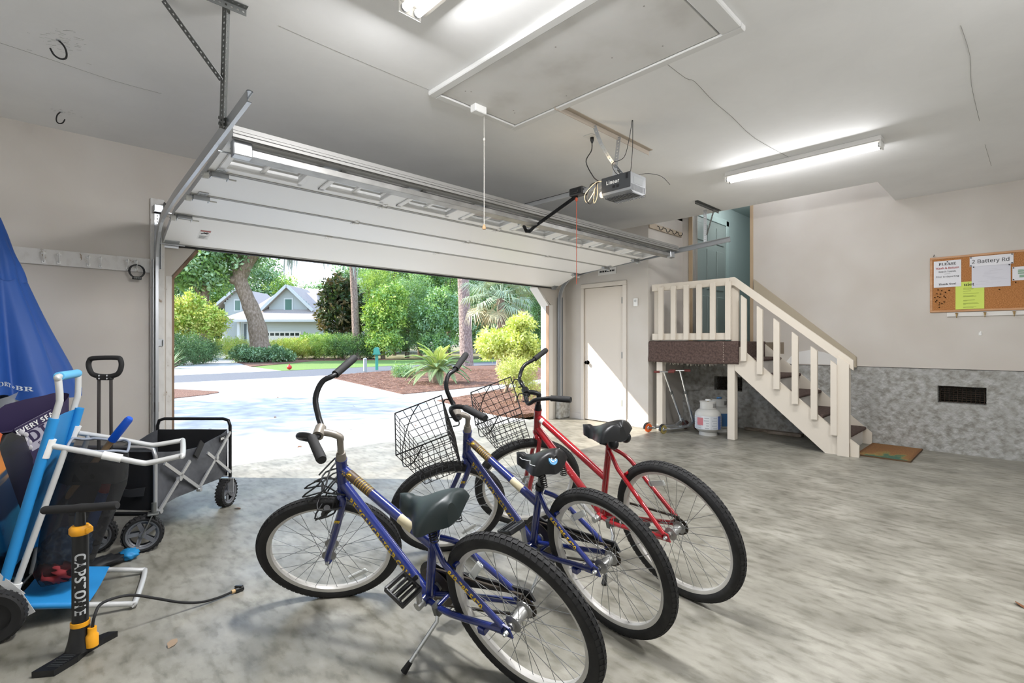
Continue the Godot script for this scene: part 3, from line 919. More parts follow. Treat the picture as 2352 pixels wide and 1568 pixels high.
func opener() -> void:
	var O := thing("door_opener", "grey and black motor unit of the garage door opener hanging from the ceiling", "door opener", Vector3(2.42, 0, 0))
	var grey := mat("opener_grey", "8f9294", 0.45)
	var hs := MB.new()
	var poly := PackedVector2Array()
	for q in [[2.43, -0.105], [2.43, 0.105], [2.32, 0.105], [2.30, 0.1], [2.285, 0.06], [2.28, 0.0], [2.285, -0.06], [2.30, -0.1], [2.32, -0.105]]:
		poly.append(Vector2(q[1], q[0]))
	hs.at(Vector3(0, 0, 2.885)).extrude(poly, 0.255)
	hs.m = Transform3D.IDENTITY
	obj("housing", hs, grey, O)
	obj("side_cover", MB.new().span(Vector3(-0.109, 2.318, 2.757), Vector3(-0.104, 2.432, 3.015), 0.002), mat("opener_dark", "3c3f42", 0.5), O)
	var slots := MB.new()
	for k in 13:
		var z := 2.77 + 0.02 * k
		slots.span(Vector3(-0.09, 2.277, z), Vector3(0.09, 2.283, z + 0.006))
	for k in 11:
		slots.span(Vector3(-0.095 + 0.018 * k, 2.30, 3.012), Vector3(-0.095 + 0.018 * k + 0.007, 2.345, 3.0138))
	obj("vent_slots", slots, mat("opener_slot", "5d6062", 0.6), O)
	obj("label", MB.new().span(Vector3(-0.06, 2.355, 3.0125), Vector3(0.06, 2.405, 3.0135)), mat("opener_label", "a2a5a6", 0.6), O)
	text("Linear", 0.028, mats["white_plastic"], O, Transform3D(Basis(Vector3(0, 0, 1), Vector3.UP, Vector3(-1, 0, 0)), Vector3(-0.1096, 2.385, 2.86)), 10, 0.001)
	for z: float in [2.87, 2.905]:
		obj("socket", MB.new().span(Vector3(-0.1115, 2.338, z - 0.012), Vector3(-0.108, 2.358, z + 0.012), 0.001), mats["black_plastic"], O)
	obj("learn_button", MB.new().span(Vector3(-0.1115, 2.385, 2.975), Vector3(-0.108, 2.425, 2.995), 0.001), mats["black_plastic"], O)
	var lens := mat("opener_lens", "fff1da", 0.4)
	lens.emission_enabled = true
	lens.emission = Color("ffe2b8")
	lens.emission_energy_multiplier = 1.3
	obj("lamp_lens", MB.new().ball(Vector3(-0.09, 2.315, 2.748), Vector3(0.02, 0.025, 0.018), 10, 6), lens, O)
	var bl := OmniLight3D.new()
	bl.name = "opener_lamp_light"
	bl.position = Vector3(-0.12, 2.315, 2.70)
	bl.light_energy = 0.02
	bl.light_size = 0.03
	bl.light_color = Color("ffe2b8")
	bl.omni_range = 12.0
	bl.omni_attenuation = 2.0
	bl.shadow_enabled = true
	O.add_child(bl)
	# rail from the motor to the wall above the opening
	obj("rail", MB.new().bar(Vector3(0.02, 2.425, 2.78), Vector3(0.02, 2.44, 0.02), 0.028, 0.028).bar(Vector3(-0.004, 2.410, 2.78), Vector3(-0.004, 2.425, 0.02), 0.006, 0.022), mats["galv"], O)
	obj("chain", MB.new().bar(Vector3(0.02, 2.444, 2.42), Vector3(0.02, 2.458, 0.1), 0.012, 0.01), mats["black_metal"], O)
	obj("trolley", MB.new().span(Vector3(-0.02, 2.395, 2.36), Vector3(0.06, 2.46, 2.50), 0.008).span(Vector3(-0.03, 2.41, 2.40), Vector3(0.07, 2.435, 2.46), 0.004), mats["black_plastic"], O)
	# curved arm from the trolley to the top section
	var arm := [Vector3(0.02, 2.40, 2.42), Vector3(0.02, 2.22, 1.92), Vector3(0.02, 2.19, 1.87), Vector3(0.02, 2.20, 1.82), Vector3(0.02, 2.255, 1.79)]
	var am := MB.new()
	for k in arm.size() - 1:
		am.bar(arm[k], arm[k + 1] + (arm[k + 1] - arm[k]).normalized() * 0.006, 0.005, 0.032, Vector3.RIGHT.cross(arm[k + 1] - arm[k]))
	for t: float in [0.1, 0.25, 0.55, 0.7, 0.9]:
		bolt(am, arm[0].lerp(arm[1], t) + Vector3(-0.003, 0, 0), Vector3(-1, 0, 0), 0.008, 0.006)
	obj("door_arm", am, mats["black_metal"], O)
	obj("arm_bracket", MB.new().box(Vector3(0.02, 2.275, 1.78), Vector3(0.06, 0.03, 0.09), Basis(Vector3.RIGHT, -0.11), 0.004), mats["galv"], O)
	obj("header_bracket", MB.new().span(Vector3(-0.03, 2.39, 0.0), Vector3(0.07, 2.5, 0.05), 0.004), mats["galv"], O)
	# hanger straps and the ceiling angle
	var tanm := mat("painted_angle", "b5aa9c", 0.6)
	var cs := MB.new().span(Vector3(-0.76, CEIL - 0.003, 2.845), Vector3(0.43, CEIL, 2.885)).span(Vector3(-0.76, CEIL - 0.036, 2.845), Vector3(0.43, CEIL, 2.849))
	obj("ceiling_angle", cs, tanm, O)
	var s1 := MB.new()
	var pts := smooth([Vector3(-0.33, CEIL - 0.02, 2.855), Vector3(-0.25, 2.64, 2.855), Vector3(-0.13, 2.545, 2.86), Vector3(0.0, 2.47, 2.87), Vector3(0.06, 2.43, 2.88)], 4)
	for k in pts.size() - 1:
		s1.perf(pts[k], pts[k + 1], 0.03, Vector3(0, 0, 1), 0.026, 0.005)
	obj("strap", s1, mats["galv"], O)
	s1 = MB.new()
	s1.perf(Vector3(-0.02, CEIL - 0.015, 2.857), Vector3(-0.075, 2.42, 2.85), 0.032, Vector3(0.3, 0, 1)).perf(Vector3(-0.07, 2.45, 2.86), Vector3(0.07, 2.45, 2.86), 0.03, Vector3(0, 1, 0))
	obj("strap", s1, mats["galv"], O)
	# wiring
	obj("antenna_wire", wire([Vector3(0.0, 2.43, 3.0), Vector3(0.12, 2.46, 3.03), Vector3(0.22, 2.45, 3.08), Vector3(0.28, 2.39, 3.12)], 0.0018), mats["black_plastic"], O)
	obj("sensor_wire", wire([Vector3(-0.172, CEIL, 3.07), Vector3(-0.165, 2.64, 3.04), Vector3(-0.14, 2.53, 2.98), Vector3(-0.17, 2.50, 2.9), Vector3(-0.09, 2.46, 2.87), Vector3(-0.06, 2.435, 2.9)], 0.0025), mats["black_plastic"], O)
	obj("sensor_wire", wire([Vector3(-0.168, CEIL, 3.072), Vector3(-0.15, 2.60, 3.06), Vector3(-0.10, 2.50, 3.02), Vector3(-0.04, 2.435, 2.97)], 0.0025), mats["black_plastic"], O)
	obj("power_cord", wire([Vector3(-0.145, CEIL - 0.03, 2.694), Vector3(-0.145, 2.66, 2.69), Vector3(-0.20, 2.56, 2.68), Vector3(-0.12, 2.46, 2.69), Vector3(-0.06, 2.43, 2.70), Vector3(-0.11, 2.41, 2.66), Vector3(-0.14, 2.30, 2.64), Vector3(-0.10, 2.265, 2.64), Vector3(-0.06, 2.32, 2.65), Vector3(-0.08, 2.42, 2.69)], 0.004, 8, 6), mats["black_plastic"], O)
	obj("bell_wire", wire([Vector3(-0.06, 2.42, 2.76), Vector3(-0.10, 2.42, 2.70), Vector3(-0.16, 2.33, 2.64), Vector3(-0.13, 2.27, 2.63), Vector3(-0.09, 2.34, 2.66), Vector3(-0.06, 2.42, 2.68), Vector3(-0.02, 2.33, 2.65), Vector3(-0.05, 2.28, 2.64), Vector3(-0.08, 2.38, 2.67)], 0.0028, 6, 6), mat("cream_wire", "d9cdb4", 0.5), O)
	var rc := thing("release_cord", "red emergency release cord hanging from the opener trolley", "cord", Vector3(2.44, 2.40, 2.41))
	obj("knot", MB.new().ball(Vector3(0, -0.03, 0), Vector3(0.012, 0.02, 0.012), 8, 6), mat("red_cord", "b5563f", 0.8), rc)
	obj("cord", MB.new().tube([Vector3(0, 0, 0), Vector3(0.001, -0.4, 0.0), Vector3(0, -0.74, 0)], 0.0028, 6), mats["red_cord"], rc)
	var ot := thing("ceiling_outlet", "white ceiling socket plate with a black plug", "outlet", Vector3(2.277, CEIL, 2.694))
	obj("cover_plate", MB.new().span(Vector3(-0.06, -0.006, -0.04), Vector3(0.06, 0, 0.04), 0.002), mats["white_plastic"], ot)
	obj("plug", MB.new().tube([Vector3(0, -0.006, 0), Vector3(0, -0.03, 0), Vector3(0, -0.05, 0)], 0.014, 10, true, [0.014, 0.014, 0.006]), mats["black_plastic"], ot)

func ceiling_things() -> void:
	var wp := mat("hatch_white", "dededc", 0.6)
	var H := thing("attic_hatch", "white attic stair hatch with a raised frame in the ceiling", "hatch", Vector3(0, CEIL, 0))
	var x0 := 0.955
	var x1 := 1.725
	var z0 := 2.405
	var z1 := 4.06
	for e in [[x0, x0 + 0.055, z0, z1], [x1 - 0.055, x1, z0, z1]]:
		obj("frame_rail", MB.new().span(Vector3(e[0], -0.03, e[2]), Vector3(e[1], 0, e[3]), 0.005), wp, H)
	for e in [[x0 + 0.055, x1 - 0.055, z0, z0 + 0.055], [x0 + 0.055, x1 - 0.055, z1 - 0.1, z1]]:
		obj("frame_rail", MB.new().span(Vector3(e[0], -0.03, e[2]), Vector3(e[1], 0, e[3]), 0.005), wp, H)
	obj("panel", MB.new().span(Vector3(x0 + 0.06, -0.022, z0 + 0.064), Vector3(x1 - 0.061, -0.003, z1 - 0.112), 0.002), tex_mat("hatch_panel", "ffffff", 0.7, ntex(noise(71, 0.006, 5), [[0.0, "cfcdc9"], [0.35, "dbdad7"], [0.6, "e0dfdd"], [1.0, "e2e2e0"]], 512), Vector3.ONE * 0.7), H)
	obj("latch_block", MB.new().span(Vector3(1.24, -0.07, 2.475), Vector3(1.34, -0.02, 2.53), 0.005), mats["white_plastic"], H)
	for q in [[1.1, 2.6], [1.13, 2.62], [1.5, 2.62], [1.53, 2.6], [1.15, 3.3], [1.6, 3.0], [1.45, 3.45], [1.2, 3.8], [1.55, 3.7]]:
		obj("screw", MB.new().tube([Vector3(q[0], -0.0215, q[1]), Vector3(q[0], -0.0228, q[1])], 0.005, 6), mat("screw_grey", "9b9893", 0.6), H)
	var pc := thing("pull_cord", "thin white pull cord with a wooden toggle hanging from the attic hatch", "cord", Vector3(1.353, CEIL - 0.06, 2.486))
	obj("cord", MB.new().tube([Vector3(-0.02, 0.03, 0.0), Vector3(0, 0, 0), Vector3(0, -0.15, 0), Vector3(0, -0.42, 0), Vector3(0.0, -0.735, 0)], 0.0022, 6), mat("string", "cfccc4", 0.8), pc)
	obj("knot", MB.new().ball(Vector3(0, -0.16, 0), Vector3(0.008, 0.012, 0.008), 8, 6), mats["string"], pc)
	obj("toggle", MB.new().at(Vector3(0, -0.77, 0)).lathe([Vector2(0, 0), Vector2(0.012, 0.003), Vector2(0.014, 0.015), Vector2(0.008, 0.028), Vector2(0.004, 0.036), Vector2(0, 0.037)], 10), mats["tan_wood"], pc)
	# two fluorescent strips, plus a guessed rear one added as fill
	var glow := mat("tube_glow", "ffffff", 0.4)
	glow.emission_enabled = true
	glow.emission = Color("fffaf2")
	glow.emission_energy_multiplier = 1.6
	var lab := ["fluorescent strip light with bare double tubes beside the attic hatch", "fluorescent strip light over the floor before the stairs", "guessed fluorescent strip light added as fill at the rear of the garage"]
	for s in 3:
		var F := thing("fluorescent_light", lab[s], "ceiling light", [Vector3(0.40, CEIL, 3.66), Vector3(3.885, CEIL, 3.66), Vector3(1.9, CEIL, 6.15)][s], Basis.IDENTITY, "fluorescent strips on the ceiling")
		var hw := 0.6
		obj("housing", MB.new().span(Vector3(-0.055, -0.045, -hw), Vector3(0.055, 0, hw), 0.004), mat("fixture_white", "d6d4d0", 0.45), F)
		var rf := PackedVector2Array([Vector2(-0.085, -0.055), Vector2(-0.055, -0.040), Vector2(0.055, -0.040), Vector2(0.085, -0.055), Vector2(0.085, -0.052), Vector2(0.055, -0.036), Vector2(-0.055, -0.036), Vector2(-0.085, -0.052)])
		obj("reflector", MB.new().extrude(rf, hw * 2.0), mats["fixture_white"], F)
		for e: float in [-1.0, 1.0]:
			obj("lamp_tube", MB.new().tube([Vector3(0.033 * e, -0.068, -hw + 0.022), Vector3(0.033 * e, -0.068, hw - 0.022)], 0.019, 14), glow, F)
			for z: float in [-1.0, 1.0]:
				obj("tube_cap", MB.new().tube([Vector3(0.033 * e, -0.068, z * (hw - 0.022)), Vector3(0.033 * e, -0.068, z * (hw - 0.008))], 0.0185, 12), mats["galv"], F)
		for z: float in [-1.0, 1.0]:
			obj("socket", MB.new().span(Vector3(-0.06, -0.09, z * (hw - 0.006) - 0.005), Vector3(0.06, -0.03, z * (hw - 0.006) + 0.005), 0.003), mats["white_plastic"], F)
		# light of the tubes: straight down, out to both sides and towards both ends
		var pw: Array = [[1.9, 1.5, 3.4, 1.0], [1.1, 1.2, 0.0, 0.0], [0.4, 0.7, 3.4, 0.3]][s]
		for q in [[0, 0.0, pw[0]], [0, -0.7, pw[1]], [0, 0.7, pw[1]], [1, -0.4, pw[2]], [1, 0.4, pw[3]]]:
			if q[2] == 0.0:
				continue
			var al := AreaLight3D.new()
			var t: float = q[1]
			al.name = "fluorescent_lamp_light"
			al.area_size = Vector2(0.13 if t == 0.0 or q[0] == 1 else 0.06, 1.16 if q[0] == 0 else 0.30)
			al.light_energy = q[2]
			al.area_range = 15.0
			al.area_attenuation = 2.0
			al.shadow_enabled = true
			al.light_color = Color("fbfbfd")
			var down := Basis(Vector3.RIGHT, Vector3(0, 0, -1), Vector3.UP)
			if q[0] == 0:
				al.transform = Transform3D(Basis(Vector3(0, 0, 1), -t) * down, Vector3(-signf(t) * 0.09, -0.095 + absf(t) * 0.02, 0))
			else:
				al.transform = Transform3D(Basis(Vector3.RIGHT, -t) * down, Vector3(0, -0.15, signf(t) * 0.45))
			F.add_child(al)
	# hooks screwed into the ceiling
	for q in [[-0.751, 1.50, 0.3, "black bicycle hook in the smudged patch of ceiling"], [-0.70, 0.40, 2.4, "smaller black hook in the ceiling close to the hook rail wall"]]:
		var K := thing("ceiling_hook", q[3], "hook", Vector3(q[0], CEIL, q[1]), Basis(Vector3.UP, q[2]), "black hooks in the ceiling")
		var sc := 1.0 if q[1] > 1.0 else 0.85
		var pts := [Vector3(0, 0, 0), Vector3(0.025, -0.02, 0) * sc, Vector3(0.036, -0.05, 0) * sc, Vector3(0.033, -0.08, 0) * sc, Vector3(0.012, -0.095, 0) * sc, Vector3(-0.015, -0.088, 0) * sc, Vector3(-0.032, -0.06, 0) * sc]
		obj("hook_wire", wire(pts, 0.0045 * sc, 8, 5), mats["black_rubber"], K)
		obj("screw_collar", cyl(Vector3(0, 0, 0), Vector3(0, -0.004, 0), 0.009), mats["galv"], K)


func stairs() -> void:
	var cream: Material = mats["trim_cream"]
	var carpet := tex_mat("brown_carpet", "ffffff", 0.95, ntex(noise(81, 0.05, 4), [[0.0, "3e312d"], [0.5, "56453f"], [1.0, "6d5b54"]], 256), Vector3.ONE * 2.2, ntex(noise(82, 0.12, 3), [], 256), 0.25)
	var S := thing("staircase", "cream painted wooden staircase and landing with brown carpet treads and open balustrade", "staircase", Vector3(XC, 0, 1.46))
	var inv := Vector3(XC, 0, 1.46)
	var part := func(called: String, b: MB, m: Material) -> MeshInstance3D:
		var o := obj(called, b, m, S)
		o.position = -inv
		return o
	var x0 := 5.2
	# landing
	part.call("landing_deck", MB.new().span(Vector3(x0, 1.02, 1.46), Vector3(6.13, 1.165, 2.60), 0.004), cream)
	part.call("landing_carpet", MB.new().span(Vector3(x0, 1.165, 1.462), Vector3(6.13, 1.182, 2.62), 0.006), carpet)
	# carpet rolled over the landing's open edge, its lower hem frayed
	var rows := []
	var rng := RandomNumberGenerator.new()
	rng.seed = 5
	var prof := [Vector2(0.03, 1.184), Vector2(0.0, 1.186), Vector2(-0.022, 1.176), Vector2(-0.034, 1.15), Vector2(-0.03, 1.10), Vector2(-0.026, 1.04), Vector2(-0.03, 0.97), Vector2(-0.037, 0.93), Vector2(-0.032, 0.908), Vector2(-0.015, 0.902), Vector2(0.0, 0.91)]
	for p in prof.size():
		var r := PackedVector3Array()
		for k in 25:
			var z := lerpf(1.462, 2.655, k / 24.0)
			var w := 0.006 * sin(z * 9.0 + p * 0.4) + 0.003 * sin(z * 31.0)
			r.append(Vector3(x0 + prof[p].x + w, prof[p].y + (0.008 * sin(z * 5.3) if p > 5 else 0.0), z))
		rows.append(r)
	var cb := MB.new()
	cb.surf(rows)
	cb.quad(rows[0][24], rows[3][24], rows[7][24], rows[10][24])
	var ce: MeshInstance3D = part.call("carpet_edge", cb, carpet)
	var fr := MB.new()
	for k in 46:
		var z := rng.randf_range(1.47, 2.64)
		var y := 0.905 + 0.008 * sin(z * 5.3)
		var l := rng.randf_range(0.006, 0.03)
		fr.tube([Vector3(x0 - 0.03, y, z), Vector3(x0 - 0.032 + rng.randf_range(-0.004, 0.004), y - l * 0.5, z + rng.randf_range(-0.006, 0.006)), Vector3(x0 - 0.03, y - l, z + rng.randf_range(-0.008, 0.008))], 0.0012, 4)
	for k in 9:
		fr.tube([Vector3(x0 - 0.037, 1.17 - k * 0.028, 2.48 + 0.006 * (k % 2)), Vector3(x0 - 0.036, 1.155 - k * 0.028, 2.484)], 0.0018, 4)
	var fo := obj("loose_thread", fr, mat("thread", "cfc4b2", 0.9), ce)
	fo.set_meta("kind", "stuff")
	part.call("landing_wrap", MB.new().span(Vector3(x0 + 0.02, 0.93, 2.60), Vector3(6.13, 1.18, 2.63), 0.006), carpet)
	part.call("landing_beam", MB.new().span(Vector3(x0 + 0.005, 0.92, 1.462), Vector3(x0 + 0.045, 1.02, 2.60)), cream)
	# posts carrying the landing
	part.call("landing_post", MB.new().span(Vector3(x0 + 0.005, 0, 2.512), Vector3(x0 + 0.095, 0.96, 2.60), 0.004), cream)
	part.call("landing_post", MB.new().span(Vector3(x0 + 0.02, 0, 1.556), Vector3(x0 + 0.11, 0.96, 1.645), 0.004), cream)
	# balustrade along the landing
	part.call("corner_post", MB.new().span(Vector3(x0 + 0.030, 1.183, 2.548), Vector3(x0 + 0.075, 1.90, 2.632), 0.004), cream)
	part.call("wall_post", MB.new().span(Vector3(x0 + 0.030, 1.183, 1.517), Vector3(x0 + 0.09, 1.92, 1.60), 0.004), cream)
	part.call("top_rail", MB.new().span(Vector3(x0 - 0.012, 1.855, 1.505), Vector3(x0 + 0.028, 1.946, 2.545), 0.005), cream)
	part.call("bottom_rail", MB.new().span(Vector3(x0 - 0.012, 1.20, 1.51), Vector3(x0 + 0.028, 1.285, 2.56), 0.004), cream)
	for z: float in [1.655, 1.832, 2.008, 2.178, 2.352, 2.54]:
		var b := MB.new().span(Vector3(x0 - 0.05, 1.20, z - 0.033), Vector3(x0 - 0.013, 1.90, z + 0.033), 0.004)
		part.call("baluster", b, cream)
	# sloped rail, stringers
	var r0 := Vector3(x0 + 0.008, 1.895, 2.575)
	var r1 := Vector3(x0 + 0.008, 0.925, 3.80)
	var side := func(pts: Array, xx: float, th: float) -> MB:
		var poly := PackedVector2Array()
		for q in pts:
			poly.append(Vector2(-q[0], q[1]))
		return MB.new().at(Vector3(xx, 0, 0), Basis(Vector3(0, 0, -1), Vector3.UP, Vector3.RIGHT)).extrude(poly, th)
	part.call("stair_rail", side.call([[2.60, 1.948], [3.80, 0.985], [3.80, 0.885], [2.60, 1.848], [2.548, 1.855], [2.548, 1.948]], x0 + 0.008, 0.04), cream)
	part.call("stringer", side.call([[2.60, 1.155], [2.64, 1.125], [3.77, 0.135], [3.77, 0.0], [3.545, 0.0], [2.625, 0.815], [2.60, 0.84]], x0 + 0.022, 0.04), cream)
	part.call("stringer", side.call([[2.60, 1.17], [3.79, 0.13], [3.79, 0.0], [3.545, 0.0], [2.60, 0.84]], 6.118, 0.024), cream)
	part.call("stringer_foot", side.call([[3.767, 0.175], [3.845, 0.115], [3.845, 0.0], [3.767, 0.0]], x0 + 0.022, 0.04), cream)
	# balusters of the flight
	var zs := [[2.691, 2.752, 1.725, 0.952], [2.872, 2.933, 1.59, 0.806], [3.051, 3.112, 1.44, 0.648], [3.238, 3.299, 1.285, 0.498], [3.422, 3.483, 1.13, 0.35], [3.606, 3.664, 0.985, 0.206]]
	for q in zs:
		part.call("baluster", side.call([[q[0], q[2]], [q[1], q[2] - 0.052], [q[1], q[3]], [q[0], q[3]]], x0 - 0.032, 0.036), cream)
	part.call("newel_post", side.call([[3.664, 1.03], [3.767, 0.945], [3.767, 0.0], [3.664, 0.0]], x0 + 0.002, 0.078), cream)
	# treads with carpet, painted risers
	for k in 5:
		var y := 1.18 - 0.1967 * (k + 1)
		var zn := 2.605 + 0.2267 * (k + 1)
		var zb := zn - 0.265
		var tb := MB.new()
		var pr := PackedVector2Array()
		for q in arc(Vector3(zn - 0.02, y - 0.02, 0), Vector3.RIGHT, Vector3.UP, 0.02, -PI * 0.5, PI * 0.5, 8):
			pr.append(Vector2(-q.x, q.y))
		pr.append(Vector2(-zb, y))
		pr.append(Vector2(-zb, y - 0.04))
		tb.at(Vector3((x0 + 0.042 + 6.106) * 0.5, 0, 0), Basis(Vector3(0, 0, -1), Vector3.UP, Vector3.RIGHT)).extrude(pr, 6.106 - x0 - 0.042)
		part.call("tread", tb, carpet)
		part.call("riser", MB.new().span(Vector3(x0 + 0.042, maxf(y - 0.197, 0.0), zn - 0.05), Vector3(6.106, y - 0.04, zn - 0.035)), mats["trim_white"])
	part.call("riser", MB.new().span(Vector3(x0 + 0.042, 0.985, 2.60), Vector3(6.106, 1.16, 2.615)), mats["trim_white"])
	# handrail board on the wall
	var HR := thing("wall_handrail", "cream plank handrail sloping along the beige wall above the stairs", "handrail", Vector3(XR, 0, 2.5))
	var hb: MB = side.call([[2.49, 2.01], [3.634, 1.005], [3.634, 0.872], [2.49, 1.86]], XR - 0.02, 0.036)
	obj("plank", hb, mat("handrail_shaded_cream", "b3a792", 0.5), HR).position = Vector3(-XR, 0, -2.5)  # cream darkened to paint in the shade on this rail
	obj("end_cap", MB.new().span(Vector3(-0.037, 0.875, 1.134), Vector3(-0.003, 1.0, 1.140), 0.002), mats["handrail_shaded_cream"], HR)
	# hooks beside the landing
	var HK := thing("hook_rail", "beige peg board with four dark hooks beside the landing doorway", "hook rail", Vector3(5.19, 2.755, 1.457))
	obj("board", MB.new().span(Vector3(0.0, -0.035, 0), Vector3(0.90, 0.04, 0.018), 0.003), mat("alcove_board", "b8a892", 0.6), HK)
	for x: float in [0.2, 0.39, 0.574, 0.753]:
		obj("hook", wire([Vector3(x, 0.02, 0.018), Vector3(x, 0.0, 0.045), Vector3(x, -0.03, 0.05), Vector3(x, -0.045, 0.075), Vector3(x, -0.03, 0.10), Vector3(x, -0.005, 0.105)], 0.005, 6, 4), mats["black_metal"], HK)
	# mat at the foot of the stairs
	var im := Image.create(128, 72, false, Image.FORMAT_RGB8)
	var nz := noise(91, 0.09, 3)
	var n2 := noise(92, 0.03, 3)
	for y in 72:
		for x in 128:
			var g := clampf((float(y) / 72.0 - 0.55) * 3.0 + n2.get_noise_2d(x, y) * 0.9 - absf(x / 128.0 - 0.62) * 1.6, 0.0, 1.0)
			var c := Color("94683c").lerp(Color("9a8a4a"), clampf(g * 2.0, 0, 1)).lerp(Color("3f6a58"), clampf(g * 2.0 - 0.7, 0, 1))
			c = c.lerp(Color("6e4424"), clampf((absf(x / 128.0 - 0.5) - 0.42) * 9.0, 0.0, 0.8))
			im.set_pixel(x, y, c.darkened(0.25 * (0.5 + nz.get_noise_2d(x * 6, y * 6))))
	var cm := mat("coir", "ffffff", 0.95)
	cm.albedo_texture = ImageTexture.create_from_image(im)
	cm.uv1_scale = Vector3.ONE
	var mt := thing("door_mat", "worn brown coir door mat with a faded green print beside the stairs", "door mat", Vector3(5.72, 0, 4.02))
	var mb := MB.new()
	var up := Vector3.UP
	mb.tri(Vector3(-0.41, 0.016, 0.225), Vector3(-0.41, 0.016, -0.225), Vector3(0.40, 0.016, -0.225), up, up, up, Vector2(0, 1), Vector2(0, 0), Vector2(0, 0))
	mb = MB.new()
	var A := Vector3(-0.41, 0.016, -0.225)
	var Bq := Vector3(-0.41, 0.016, 0.225)
	var Cq := Vector3(0.40, 0.016, 0.225)
	var Dq := Vector3(0.40, 0.016, -0.225)
	mb.tri(A, Bq, Cq, up, up, up, Vector2(0, 1), Vector2(1, 1), Vector2(1, 0))
	mb.tri(A, Cq, Dq, up, up, up, Vector2(0, 1), Vector2(1, 0), Vector2(0, 0))
	obj("coir_pile", mb, cm, mt)
	obj("backing", MB.new().span(Vector3(-0.41, 0.0, -0.225), Vector3(0.40, 0.0155, 0.225)), mat("coir_edge", "5a4630", 0.95), mt)
	# scrap timber under the flight
	var tm := tex_mat("old_timber", "ffffff", 0.9, ntex(noise(93, 0.03, 4), [[0.0, "5d5347"], [0.5, "80756a"], [1.0, "9c9186"]], 256), Vector3(2.0, 2.0, 0.7))
	solo("timber_offcut", MB.new().bar(Vector3(6.04, 0.018, 2.40), Vector3(6.04, 0.018, 3.10), 0.06, 0.035, Vector3.UP, 0.004), tm, "long flat timber offcut on the floor along the foundation wall", "timber")
	solo("timber_offcut", MB.new().bar(Vector3(5.95, 0.022, 2.72), Vector3(5.97, 0.022, 3.10), 0.045, 0.04, Vector3.UP, 0.004), tm, "short thick timber offcut lying under the stair flight", "timber")

func strip_text(parent: Node, s: String, h: float, z: float, y: float, m: Material, style := 0, x := 0.0) -> void:
	text(s, h, m, parent, Transform3D(Basis(Vector3(0, 0, 1), Vector3.UP, Vector3(-1, 0, 0)), Vector3(x, y, z)), style, 0.0006)

